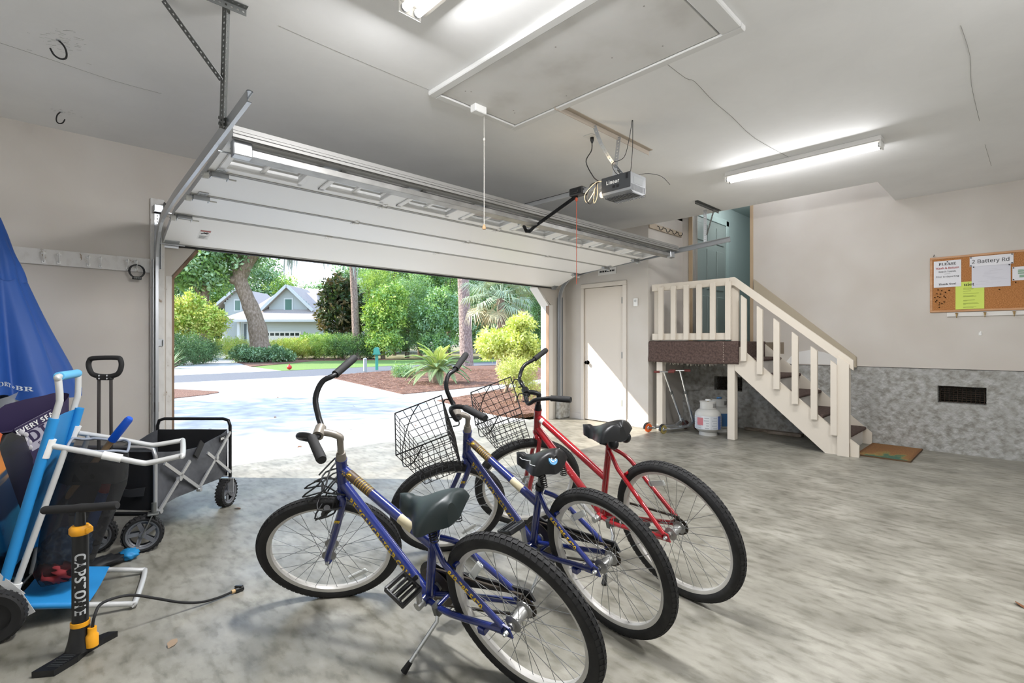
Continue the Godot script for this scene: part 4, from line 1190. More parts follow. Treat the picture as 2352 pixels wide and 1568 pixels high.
func right_things() -> void:
	var C := thing("cork_board", "wide cork notice board in a pale oak frame on the beige wall", "notice board", Vector3(XR, 1.784, 4.9))
	var z0 := -0.597
	var z1 := 0.62
	obj("cork", MB.new().span(Vector3(-0.012, -0.29, z0 + 0.01), Vector3(-0.001, 0.29, z1 - 0.01)), tex_mat("cork", "ffffff", 0.9, ntex(noise(101, 0.12, 4), [[0.0, "8a5a34"], [0.4, "a9713f"], [0.6, "b67c48"], [1.0, "c68f5c"]], 512), Vector3.ONE * 1.4), C)
	var oak := tex_mat("oak_frame", "ffffff", 0.5, ntex(noise(102, 0.02, 3), [[0.0, "b58459"], [1.0, "cda078"]], 128), Vector3(6, 6, 1))
	for e in [[-0.294, -0.272, z0, z1], [0.272, 0.294, z0, z1]]:
		obj("frame_rail", MB.new().span(Vector3(-0.018, e[0], e[2]), Vector3(-0.001, e[1], e[3]), 0.003), oak, C)
	for e in [[z0, z0 + 0.022], [z1 - 0.022, z1]]:
		obj("frame_stile", MB.new().span(Vector3(-0.0175, -0.272, e[0]), Vector3(-0.001, 0.272, e[1]), 0.003), oak, C)
	var paper := mat("paper", "e2e2e6", 0.85)
	var ink: Material = mats["ink"]
	var red := mat("red_ink", "b05a5a", 0.8)
	# notes: [name, z0, z1, y0, y1, label, x]
	var sheet := func(label: String, za: float, zb: float, ya: float, yb: float, m: Material, x: float) -> Node3D:
		var n := thing("paper_note", label, "note", Vector3(XR - x, (ya + yb) * 0.5, (za + zb) * 0.5))
		var b := MB.new()
		var rows := []
		for r in 7:
			var row := PackedVector3Array()
			for k in 7:
				var u := k / 6.0 - 0.5
				var v := r / 6.0 - 0.5
				row.append(Vector3(-0.0015 - 0.006 * maxf(0.0, -v - 0.2) * (1.0 + u), v * (yb - ya), u * (zb - za)))
			rows.append(row)
		b.surf(rows)
		obj("sheet", b, m, n)
		return n
	var n1: Node3D = sheet.call("white notice headed PLEASE about washing and returning beach towels", 4.335, 4.555, 1.755, 2.035, paper, 0.014)
	strip_text(n1, "PLEASE", 0.026, 0.0, 0.105, ink, 11, -0.003)
	strip_text(n1, "Wash & Return", 0.019, 0.0, 0.063, red, 10, -0.003)
	obj("underline", MB.new().span(Vector3(-0.0034, 0.053, -0.082), Vector3(-0.0028, 0.055, 0.082)), red, n1)
	strip_text(n1, "Beach Towels", 0.017, 0.0, 0.025, ink, 0, -0.003)
	obj("rule", MB.new().span(Vector3(-0.0034, -0.001, -0.025), Vector3(-0.0028, 0.0005, 0.025)), ink, n1)
	strip_text(n1, "Prior to departing", 0.017, 0.0, -0.028, ink, 0, -0.003)
	strip_text(n1, "Thank You!", 0.018, 0.0, -0.108, ink, 11, -0.006)
	var n4: Node3D = sheet.call("lime yellow notice half covered by white sheets on the cork", 4.51, 4.73, 1.515, 1.80, mat("lime_paper", "cfe06a", 0.85), 0.0135)
	strip_text(n4, "uiet", 0.03, -0.005, 0.112, ink, 11, -0.003)
	var ls := MB.new()
	for q in [[0.075, 0.09], [0.065, 0.08], [0.045, 0.06], [0.02, 0.12], [-0.005, 0.08], [-0.012, 0.1], [-0.05, 0.09], [-0.058, 0.03], [-0.08, 0.11], [-0.087, 0.12], [-0.095, 0.02], [-0.12, 0.10], [-0.127, 0.08]]:
		ls.span(Vector3(-0.0034, q[0] - 0.0012, -0.05), Vector3(-0.0028, q[0] + 0.0012, -0.05 + q[1]))
	obj("small_print", ls, mat("lime_ink", "7d8a45", 0.8), n4).set_meta("kind", "stuff")
	var n3: Node3D = sheet.call("white sheet with faint handwriting under the address strip", 4.635, 4.92, 1.73, 1.955, mat("paper_grey", "d6d6de", 0.85), 0.0145)
	ls = MB.new()
	var rng := RandomNumberGenerator.new()
	rng.seed = 9
	for k in 11:
		var za := rng.randf_range(-0.12, 0.0)
		ls.span(Vector3(-0.003, 0.07 - k * 0.015, za), Vector3(-0.0025, 0.0712 - k * 0.015, za + rng.randf_range(0.05, 0.13)))
	obj("handwriting", ls, mat("pencil", "b4b4bc", 0.8), n3).set_meta("kind", "stuff")
	var n2: Node3D = sheet.call("white address strip reading 2 Battery Rd", 4.62, 4.94, 1.95, 2.05, paper, 0.0155)
	strip_text(n2, "2 Battery Rd", 0.037, -0.005, -0.002, ink, 0, -0.003)
	var n5: Node3D = sheet.call("small white map print with green blocks on the cork", 4.932, 5.13, 1.78, 1.915, paper, 0.014)
	ls = MB.new()
	for q in [[-0.06, 0.07, 0.015, 0.03], [-0.06, 0.08, -0.005, 0.01], [-0.05, 0.06, -0.04, -0.015], [-0.06, -0.02, 0.033, 0.038]]:
		ls.span(Vector3(-0.0032, q[2], q[0]), Vector3(-0.0027, q[3], q[1]))
	obj("map_block", ls, mat("map_green", "8fae94", 0.8), n5).set_meta("kind", "stuff")
	# push pins
	var pinc := {"black push pin stuck in the cork below the towel notice": mat("pin_black", "3a2a2a", 0.4), "pale push pin stuck in the cork below the towel notice": mat("pin_pale", "e6cfae", 0.4)}
	var pins := [[4.37, 1.73, 0], [4.4, 1.72, 1], [4.36, 1.69, 1], [4.39, 1.685, 1], [4.43, 1.70, 0], [4.46, 1.72, 0], [4.345, 1.65, 0], [4.368, 1.66, 0], [4.385, 1.65, 1], [4.43, 1.645, 1], [4.42, 1.66, 0], [4.36, 1.62, 0], [4.352, 1.605, 0], [4.42, 1.60, 1], [4.382, 1.592, 0], [4.402, 1.583, 0], [4.38, 1.57, 0], [4.38, 1.545, 1]]
	var pm := MB.new().at(Vector3.ZERO, Basis(Vector3.UP, Vector3.LEFT, Vector3.FORWARD)).lathe([Vector2(0.0, -0.01), Vector2(0.004, 0), Vector2(0.0035, 0.006), Vector2(0.0055, 0.0085), Vector2(0.0055, 0.0105), Vector2(0, 0.011)], 8)
	var pmesh := pm.mesh()
	for q in pins:
		var key: String = pinc.keys()[q[2]]
		var o := obj("push_pin", pmesh, pinc[key])
		tag(o, key, "push pin", key.split(" ")[0] + " pins below the towel notice")
		o.position = Vector3(XR - 0.0125, q[1], q[0])
	for q in [[4.955, 1.762, "pale push pin below the small map print"], [4.84, 1.70, "lone pale push pin on bare cork below the handwritten sheet"], [4.446, 2.022, "red push pin through the towel notice heading"]]:
		var o := obj("push_pin", pmesh, mat("pin_red", "b03a34", 0.4) if q[0] == 4.446 else mats["pin_pale"])
		tag(o, q[2], "push pin")
		o.position = Vector3(XR - 0.018, q[1], q[0])
	for q in [[4.63, 2.04], [4.93, 2.042], [4.63, 1.958], [4.93, 1.958], [4.65, 1.943], [4.91, 1.94], [4.94, 1.905], [4.94, 1.79]]:
		var o := obj("push_pin", pmesh, mats["pin_black"])
		tag(o, "dark push pin at a corner of a pinned white sheet", "push pin", "pins at the corners of the white sheets")
		o.position = Vector3(XR - 0.0165, q[1], q[0])
	# coat rack below the board
	var K := thing("hook_rail", "white strip with antique brass hooks below the cork board", "hook rail", Vector3(XR, 1.462, 4.9))
	obj("board", MB.new().span(Vector3(-0.014, -0.022, -0.46), Vector3(-0.001, 0.022, 0.6), 0.003), mats["trim_white"], K)
	for z: float in [-0.38, -0.165, 0.045, 0.26, 0.47]:
		var h := MB.new().span(Vector3(-0.02, -0.012, z - 0.008), Vector3(-0.013, 0.018, z + 0.008), 0.002)
		h.tube(smooth([Vector3(-0.017, 0.004, z), Vector3(-0.034, -0.004, z), Vector3(-0.042, -0.018, z), Vector3(-0.036, -0.032, z), Vector3(-0.024, -0.03, z)], 3), 0.004, 6)
		h.tube([Vector3(-0.018, 0.012, z), Vector3(-0.034, 0.012, z - 0.012)], 0.003, 6).tube([Vector3(-0.018, 0.012, z), Vector3(-0.034, 0.012, z + 0.012)], 0.003, 6)
		obj("hook", h, mats["brass"], K)
	var nl := thing("wall_nail", "dark bent nail in the wall just above the cork board corner", "nail", Vector3(XR, 2.09, 4.335))
	obj("shaft", wire([Vector3(0, 0, 0), Vector3(-0.02, 0.0, 0), Vector3(-0.026, 0.014, 0.004)], 0.0025, 6), mats["black_metal"], nl)
	obj("head", MB.new().ball(Vector3(-0.026, 0.016, 0.004), Vector3(0.004, 0.004, 0.004), 6, 5), mats["black_metal"], nl)
	var wb := thing("wall_clip", "tiny white adhesive clip on the bare wall below the cork board", "clip", Vector3(XR, 1.262, 4.70))
	obj("pad", MB.new().span(Vector3(-0.006, -0.02, -0.012), Vector3(0, 0.012, 0.012), 0.002), mats["white_plastic"], wb)
	obj("tab", MB.new().span(Vector3(-0.012, 0.0, -0.003), Vector3(-0.005, 0.022, 0.008), 0.001), mats["white_plastic"], wb)
	# propane cylinders
	var tank := mat("tank_grey", "b9b8b3", 0.4)
	var im := Image.create(256, 64, false, Image.FORMAT_RGB8)
	im.fill(Color("c4c8cc"))
	rng.seed = 3
	for k in 10:
		im.fill_rect(Rect2i(k * 26, 4, 22, 56), Color("cfd2d4") if k % 2 else Color("b9bdc2"))
		for l in 12:
			im.fill_rect(Rect2i(k * 26 + 2, 7 + l * 4, rng.randi_range(8, 18), 1), Color("8f959c"))
	im.fill_rect(Rect2i(0, 0, 256, 3), Color("4a5a86"))
	im.fill_rect(Rect2i(150, 28, 22, 12), Color("b86a70"))
	im.fill_rect(Rect2i(86, 20, 16, 40), Color("4a5f92"))
	var lm := mat("tank_label", "ffffff", 0.5)
	lm.albedo_texture = ImageTexture.create_from_image(im)
	var tl := ["grey propane cylinder with a printed paper label under the landing", "propane cylinder with a blue label and blue valve cap, half behind the other cylinder"]
	for s in 2:
		var T := thing("propane_cylinder", tl[s], "gas cylinder", Vector3(5.335, 0, 2.215) if s == 0 else Vector3(5.70, 0, 2.20), Basis(Vector3.UP, 0.6), "propane cylinders under the landing")
		obj("body", MB.new().lathe([Vector2(0.0, 0.04), Vector2(0.07, 0.036), Vector2(0.12, 0.05), Vector2(0.15, 0.08), Vector2(0.157, 0.11), Vector2(0.157, 0.255), Vector2(0.15, 0.285), Vector2(0.12, 0.318), Vector2(0.08, 0.335), Vector2(0.0, 0.342)], 32), tank, T)
		obj("foot_ring", MB.new().lathe([Vector2(0.098, 0.045), Vector2(0.105, 0.0), Vector2(0.11, 0.0), Vector2(0.104, 0.05)], 28), tank, T)
		if s == 0:
			obj("label", MB.new().lathe([Vector2(0.1578, 0.085), Vector2(0.1582, 0.085), Vector2(0.1582, 0.25), Vector2(0.1578, 0.25)], 36), lm, T)
		else:
			obj("label", MB.new().lathe([Vector2(0.1578, 0.085), Vector2(0.1582, 0.085), Vector2(0.1582, 0.25), Vector2(0.1578, 0.25)], 36), mat("blue_label", "2d5a86", 0.5), T)
		# collar with hand holes
		var col := MB.new()
		for q in [[0.2, 2.1], [2.7, 4.6], [5.2, 6.4]]:
			col.lathe([Vector2(0.094, 0.33), Vector2(0.098, 0.33), Vector2(0.098, 0.425), Vector2(0.094, 0.425), Vector2(0.094, 0.33)], 12, q[0], q[1])
		col.lathe([Vector2(0.094, 0.405), Vector2(0.098, 0.405), Vector2(0.1, 0.425), Vector2(0.094, 0.428), Vector2(0.094, 0.405)], 28, 0.2, 5.7)
		col.lathe([Vector2(0.094, 0.33), Vector2(0.098, 0.33), Vector2(0.098, 0.35), Vector2(0.094, 0.35), Vector2(0.094, 0.33)], 28, 0.2, 5.7)
		obj("collar", col, tank, T)
		var vv := MB.new().lathe([Vector2(0.016, 0.34), Vector2(0.016, 0.40), Vector2(0.01, 0.405), Vector2(0.01, 0.43)], 12)
		vv.tube([Vector3(0, 0.385, 0), Vector3(0.06, 0.385, 0)], 0.014, 10)
		obj("valve", vv, mats["brass"], T)
		var hw := MB.new().at(Vector3(0, 0.43, 0)).lathe([Vector2(0, 0), Vector2(0.03, 0), Vector2(0.033, 0.008), Vector2(0.03, 0.018), Vector2(0, 0.02)], 14)
		obj("hand_wheel", hw, mats["white_plastic"] if s == 0 else mat("cap_blue", "5f92c4", 0.4), T)
		if s == 1:
			obj("valve_cap", MB.new().ball(Vector3(0.06, 0.40, 0), Vector3(0.03, 0.035, 0.03), 12, 8), mats["cap_blue"], T)
	# two kick scooters nested under the landing
	var kl := ["silver kick scooter with khaki wheels leaning under the stair landing", "silver kick scooter with an orange wheel beside the landing post"]
	for s in 2:
		var o := Vector3(4.97, 0, 1.80) if s == 0 else Vector3(4.94, 0, 1.60)
		var K2 := thing("kick_scooter", kl[s], "scooter", o, Basis(Vector3.UP, -0.25 if s == 0 else -0.36), "kick scooters under the landing")
		var wm := mat("khaki_wheel", "8a7c46", 0.5) if s == 0 else mat("orange_wheel", "e0642c", 0.45)
		var L := 0.62
		for q in [[0.0, wm], [L, mat("maroon_wheel", "4a2f2c", 0.5)]]:
			var wb2 := MB.new().at(Vector3(q[0], 0.058, 0), Basis(Vector3.RIGHT, Vector3(0, 0, 1), Vector3.DOWN))
			wb2.lathe([Vector2(0.024, -0.008), Vector2(0.048, -0.012), Vector2(0.056, -0.008), Vector2(0.058, 0), Vector2(0.056, 0.008), Vector2(0.048, 0.012), Vector2(0.024, 0.008)], 24)
			var wn := obj("wheel", wb2, q[1], K2)
			var hb2 := MB.new().at(Vector3(q[0], 0.058, 0), Basis(Vector3.RIGHT, Vector3(0, 0, 1), Vector3.DOWN))
			hb2.lathe([Vector2(0, -0.012), Vector2(0.012, -0.012), Vector2(0.012, 0.012), Vector2(0, 0.012)], 12)
			for k in 5:
				var t := TAU * k / 5
				hb2.bar(Vector3(cos(t), 0, sin(t)) * 0.01, Vector3(cos(t), 0, sin(t)) * 0.028, 0.008, 0.008)
			obj("wheel_hub", hb2, mats["steel"], wn)
		obj("deck", MB.new().span(Vector3(0.06, 0.052, -0.05), Vector3(0.47, 0.074, 0.05), 0.006), mats["steel"], K2)
		obj("rear_fork", MB.new().span(Vector3(-0.015, 0.05, -0.026), Vector3(0.07, 0.07, -0.016)).span(Vector3(-0.015, 0.05, 0.016), Vector3(0.07, 0.07, 0.026)), mats["steel"], K2)
		obj("brake_fender", MB.new().at(Vector3(0, 0.058, 0), Basis(Vector3.RIGHT, Vector3(0, 0, 1), Vector3.DOWN)).lathe([Vector2(0.066, -0.018), Vector2(0.07, -0.018), Vector2(0.07, 0.018), Vector2(0.066, 0.018), Vector2(0.066, -0.018)], 8, PI * 0.95, PI * 1.6), mats["black_metal"], K2)
		obj("neck", MB.new().bar(Vector3(0.46, 0.065, 0), Vector3(0.56, 0.13, 0), 0.03, 0.03).tube([Vector3(0.545, 0.10, 0), Vector3(0.515, 0.20, 0)], 0.02, 10), mats["steel"], K2)
		obj("fork", MB.new().bar(Vector3(0.62, 0.055, 0.018), Vector3(0.55, 0.15, 0.018), 0.006, 0.022).bar(Vector3(0.62, 0.055, -0.018), Vector3(0.55, 0.15, -0.018), 0.006, 0.022).span(Vector3(0.535, 0.14, -0.022), Vector3(0.565, 0.155, 0.022)), mats["steel"], K2)
		var top := Vector3(0.30, 0.80, 0.0) if s == 0 else Vector3(0.24, 0.78, 0.02)
		var base := Vector3(0.53, 0.15, 0)
		obj("stem", MB.new().tube([base, base.lerp(top, 0.55)], 0.016, 12).tube([base.lerp(top, 0.55), top], 0.012, 12), mats["chrome"], K2)
		obj("clamp", MB.new().tube([base.lerp(top, 0.53), base.lerp(top, 0.58)], 0.021, 10).bar(base.lerp(top, 0.55), base.lerp(top, 0.55) + Vector3(0.035, -0.03, 0), 0.008, 0.008), mats["galv_dark"], K2)
		var ga := Vector3(0.6, 0.03, 0.8).normalized()
		obj("handlebar", MB.new().tube([top - ga * 0.06, top + ga * 0.06], 0.011, 10), mats["chrome"], K2)
		for e: float in [-1.0, 1.0]:
			obj("grip", MB.new().tube([top + ga * 0.055 * e, top + ga * 0.13 * e], 0.016, 10), mat("grip_red", "6e3430", 0.7), K2)

func wrap_text(s: String, h: float, a: Vector3, dir: Vector3, outn: Vector3, r: float, style := 10) -> ArrayMesh:
	# lettering bent round a tube: starts at a, runs along dir, faces outn
	var t := text_mesh(s, h, style, 0.0012, HORIZONTAL_ALIGNMENT_LEFT)
	var src := t.get_mesh_arrays()
	var vs: PackedVector3Array = src[Mesh.ARRAY_VERTEX]
	var lo := 1e9
	for p in vs:
		lo = minf(lo, p.x)
	var up := outn.cross(dir).normalized()
	var ov := PackedVector3Array()
	var on := PackedVector3Array()
	for p in vs:
		var g := p.y / r
		var d := outn * cos(g) + up * sin(g)
		ov.append(a + dir * (p.x - lo) + d * (r + 0.0005 + (0.0005 if p.z > 0.0 else -0.0008)))
		on.append(d)
	var arr := []
	arr.resize(Mesh.ARRAY_MAX)
	arr[Mesh.ARRAY_VERTEX] = ov
	arr[Mesh.ARRAY_NORMAL] = on
	arr[Mesh.ARRAY_INDEX] = src[Mesh.ARRAY_INDEX]
	var m := ArrayMesh.new()
	m.add_surface_from_arrays(Mesh.PRIMITIVE_TRIANGLES, arr)
	return m

func wheel_parts(R: float) -> Dictionary:
	var ax := Basis(Vector3.RIGHT, Vector3(0, 0, 1), Vector3.DOWN)
	var ty := MB.new().at(Vector3.ZERO, ax)
	var w := 0.026
	var pr := []
	for k in 15:
		var t := lerpf(PI * 1.28, -PI * 0.28, k / 14.0)
		pr.append(Vector2(R - w + sin(t) * w * (0.94 if sin(t) > 0.8 else 1.0), -cos(t) * w))
	pr.append(pr[0])
	ty.lathe(pr, 72)
	# tread blocks
	ty.m = Transform3D.IDENTITY
	for k in 84:
		for c in 3:
			var t := TAU * (k + 0.5 * (c % 2)) / 84
			var ph: float = [-0.62, 0.0, 0.62][c]
			var rad := Vector3(cos(t), sin(t), 0)
			var tg := Vector3(-sin(t), cos(t), 0)
			var nn := (rad * cos(ph) + Vector3(0, 0, 1) * sin(ph)).normalized()
			var cpos := rad * (R - w) + nn * (w * 0.965)
			ty.box(cpos, Vector3(0.016, 0.013, 0.003), Basis(tg, nn.cross(tg), nn).orthonormalized())
	var rim := MB.new().at(Vector3.ZERO, ax)
	var ri := R - 0.062
	rim.lathe([Vector2(ri, 0.0), Vector2(ri + 0.003, 0.012), Vector2(ri + 0.012, 0.017), Vector2(ri + 0.024, 0.018), Vector2(ri + 0.026, 0.014), Vector2(ri + 0.026, -0.014), Vector2(ri + 0.024, -0.018), Vector2(ri + 0.012, -0.017), Vector2(ri + 0.003, -0.012), Vector2(ri, 0.0)], 72)
	var hub := MB.new().at(Vector3.ZERO, ax)
	hub.lathe([Vector2(0.0, -0.068), Vector2(0.005, -0.068), Vector2(0.005, -0.05), Vector2(0.012, -0.048), Vector2(0.012, -0.036), Vector2(0.03, -0.034), Vector2(0.03, -0.03), Vector2(0.019, -0.026), Vector2(0.019, 0.026), Vector2(0.03, 0.03), Vector2(0.03, 0.034), Vector2(0.012, 0.036), Vector2(0.012, 0.048), Vector2(0.005, 0.05), Vector2(0.005, 0.068), Vector2(0, 0.068)], 18)
	var sp := MB.new()
	return {"tyre": ty.mesh(), "rim": rim.mesh(), "hub": hub.mesh(), "R": R, "ri": ri, "spoke": MB.new().tube([Vector3(0, 0, 0), Vector3(0, 1, 0)], 0.00115, 5).mesh()}

func add_wheel(W: Dictionary, parent: Node3D, xf: Transform3D, rimm: Material) -> MeshInstance3D:
	var o := obj("wheel", W.tyre, mats["tyre"], parent)
	o.transform = xf
	obj("rim", W.rim, rimm, o)
	obj("hub", W.hub, mat("hub_grey", "9c9c99", 0.42, 0.6), o)
	for k in 32:
		var side := 1.0 if k % 2 == 0 else -1.0
		var t := TAU * k / 32.0
		var lead := 0.95 * (1.0 if (k / 2) % 2 == 0 else -1.0)
		var a := Vector3(cos(t + lead) * 0.027, sin(t + lead) * 0.027, 0.032 * side)
		var b := Vector3(cos(t) * (W.ri + 0.002), sin(t) * (W.ri + 0.002), 0.003 * side)
		var s := obj("spoke", W.spoke, mats["spoke_steel"], o)
		var y := (b - a)
		var x := y.cross(Vector3(0, 0, 1)).normalized()
		s.transform = Transform3D(Basis(x, y, x.cross(y.normalized()).normalized()), a)
	return o

var last_saddle := []

func saddle_mesh(L0: float, L1: float, HW: float, style: int) -> MB:
	# rear at -L0, nose at +L1
	var rows := []
	var N := 18
	for k in N + 1:
		var t := k / float(N)
		var x := lerpf(-L0, L1, t)
		var w := HW * (0.30 + 0.70 * pow(0.5 + 0.5 * cos(clampf((t - 0.12) / 0.62, 0.0, 1.0) * PI), 0.9))
		w *= sqrt(clampf(t / 0.13, 0.04, 1.0))
		if t > 0.8:
			w *= sqrt(maxf(0.02, 1.0 - pow((t - 0.8) / 0.2, 2.0)))
		var top := 0.028 * cos((t - 0.05) * 2.2) + 0.016 * pow(1.0 - t, 2.0) - 0.012 * exp(-pow((t - 0.62) / 0.22, 2.0)) + (0.008 if t > 0.8 else 0.0)
		if t < 0.06:
			top -= 0.02 * (1.0 - t / 0.06)
		var th := lerpf(0.075, 0.048, t)
		var row := PackedVector3Array()
		for s in 17:
			var a := lerpf(-1.0, 1.0, s / 16.0)
			var sx := sin(a * PI * 0.62) / sin(PI * 0.62)
			var prof := 1.0 - pow(absf(a), 2.6)
			var groove := 0.0
			if style == 2:
				groove = 0.012 * exp(-pow(a / 0.16, 2.0)) * smoothstep(0.5, 0.0, t)
			if style == 1:
				groove = 0.006 * exp(-pow(a / 0.12, 2.0)) * smoothstep(0.15, 0.5, t)
			row.append(Vector3(x, top - th * (1.0 - prof) - groove, w * (a if absf(a) < 0.7 else signf(a) * (0.7 + (absf(a) - 0.7) * 0.75 * (1.0 - 0.9 * maxf(0.0, absf(a) - 0.85)))) * 1.08))
		rows.append(row)
	last_saddle = rows
	var b := MB.new()
	b.surf(rows)
	# underside
	var und := []
	for r in rows:
		und.append(PackedVector3Array([r[0], (r[0] + r[16]) * 0.5 + Vector3(0, -0.004, 0), r[16]]))
	b.surf(und)
	for e in [0, N]:
		for s in 16:
			b.tri(rows[e][s], rows[e][s + 1], (rows[e][0] + rows[e][16]) * 0.5, Vector3(-1 if e == 0 else 1, 0, 0), Vector3(-1 if e == 0 else 1, 0, 0), Vector3(-1 if e == 0 else 1, 0, 0))
	return b

func bike_xf(px: float, pz: float, hd: float, ln: float, pt: float, r: float) -> Transform3D:
	hd = deg_to_rad(hd)
	ln = deg_to_rad(ln)
	var f := Vector3(cos(hd), 0, -sin(hd))
	var rt := Vector3(sin(hd), 0, cos(hd))
	var b := Basis(f, Vector3.UP * cos(ln) - rt * sin(ln), Vector3.UP * sin(ln) + rt * cos(ln))
	var t := Transform3D(b, Vector3(px, 0, pz))
	var hub := Transform3D(Basis.IDENTITY, Vector3(0, r, 0))
	return t * hub * Transform3D(Basis(Vector3(0, 0, 1), deg_to_rad(pt)), Vector3.ZERO) * hub.affine_inverse()

func bikes() -> void:
	mats["tyre"] = tex_mat("tyre_rubber", "ffffff", 0.8, ntex(noise(111, 0.03, 4), [[0.0, "151515"], [0.6, "202021"], [1.0, "343331"]], 256), Vector3.ONE * 1.5)
	mat("spoke_steel", "8d8f90", 0.35, 0.85)
	var blue := mat("frame_blue", "17276b", 0.24)
	blue.clearcoat_enabled = true
	blue.clearcoat = 0.7
	blue.clearcoat_roughness = 0.1
	var red := mat("frame_red", "a0141f", 0.25)
	red.clearcoat_enabled = true
	red.clearcoat = 0.7
	red.clearcoat_roughness = 0.1
	mat("rim_silver", "c9c7c2", 0.4, 0.25)
	mat("yellow_print", "d9b52c", 0.6)
	mat("saddle_teal", "1f2a2b", 0.42)
	mat("saddle_black", "17181a", 0.38)
	var spec := [
		{"bb": Vector2(0.446, 0.224), "st": Vector2(0.323, 0.525), "s": Vector2(0.326, 0.694), "ht": Vector2(0.779, 0.738), "sc": Vector2(0.795, 0.904), "g": Vector3(0.665, 1.008, 0.327), "gs": Vector3(0.722, 1.017, 0.207), "wb": 1.017, "r": 0.305, "p": [0.372, 3.887, 98.5, 18.1, -0.1], "steer": 42.5, "m": blue, "tt": 0.16, "sad": 0, "L0": 0.13, "L1": 0.125, "HW": 0.135, "crank": 1.87},
		{"bb": Vector2(0.438, 0.244), "st": Vector2(0.322, 0.545), "s": Vector2(0.302, 0.736), "ht": Vector2(0.798, 0.73), "sc": Vector2(0.803, 0.862), "g": Vector3(0.668, 0.996, 0.296), "gs": Vector3(0.738, 1.002, 0.181), "wb": 1.052, "r": 0.311, "p": [0.87, 3.881, 86.9, 14.5, 0.6], "steer": 59.8, "m": blue, "tt": 0.25, "sad": 1, "L0": 0.12, "L1": 0.13, "HW": 0.105, "crank": 1.75},
		{"bb": Vector2(0.469, 0.27), "st": Vector2(0.323, 0.682), "s": Vector2(0.345, 0.809), "ht": Vector2(0.853, 0.799), "sc": Vector2(0.873, 0.957), "g": Vector3(0.67, 1.001, 0.29), "gs": Vector3(0.756, 1.008, 0.227), "wb": 1.077, "r": 0.331, "p": [1.332, 3.941, 81.7, 14.2, -0.3], "steer": 60.6, "m": red, "tt": 0.45, "sad": 2, "L0": 0.13, "L1": 0.14, "HW": 0.115, "crank": 0.7},
	]
	var labels := ["blue cruiser bicycle without a basket, dark saddle, black cable tangled on its head tube", "blue cruiser bicycle with a black wire basket and a white-piped saddle", "red cruiser bicycle with a black wire basket"]
	for n in 3:
		build_bike(n, spec[n], labels[n])

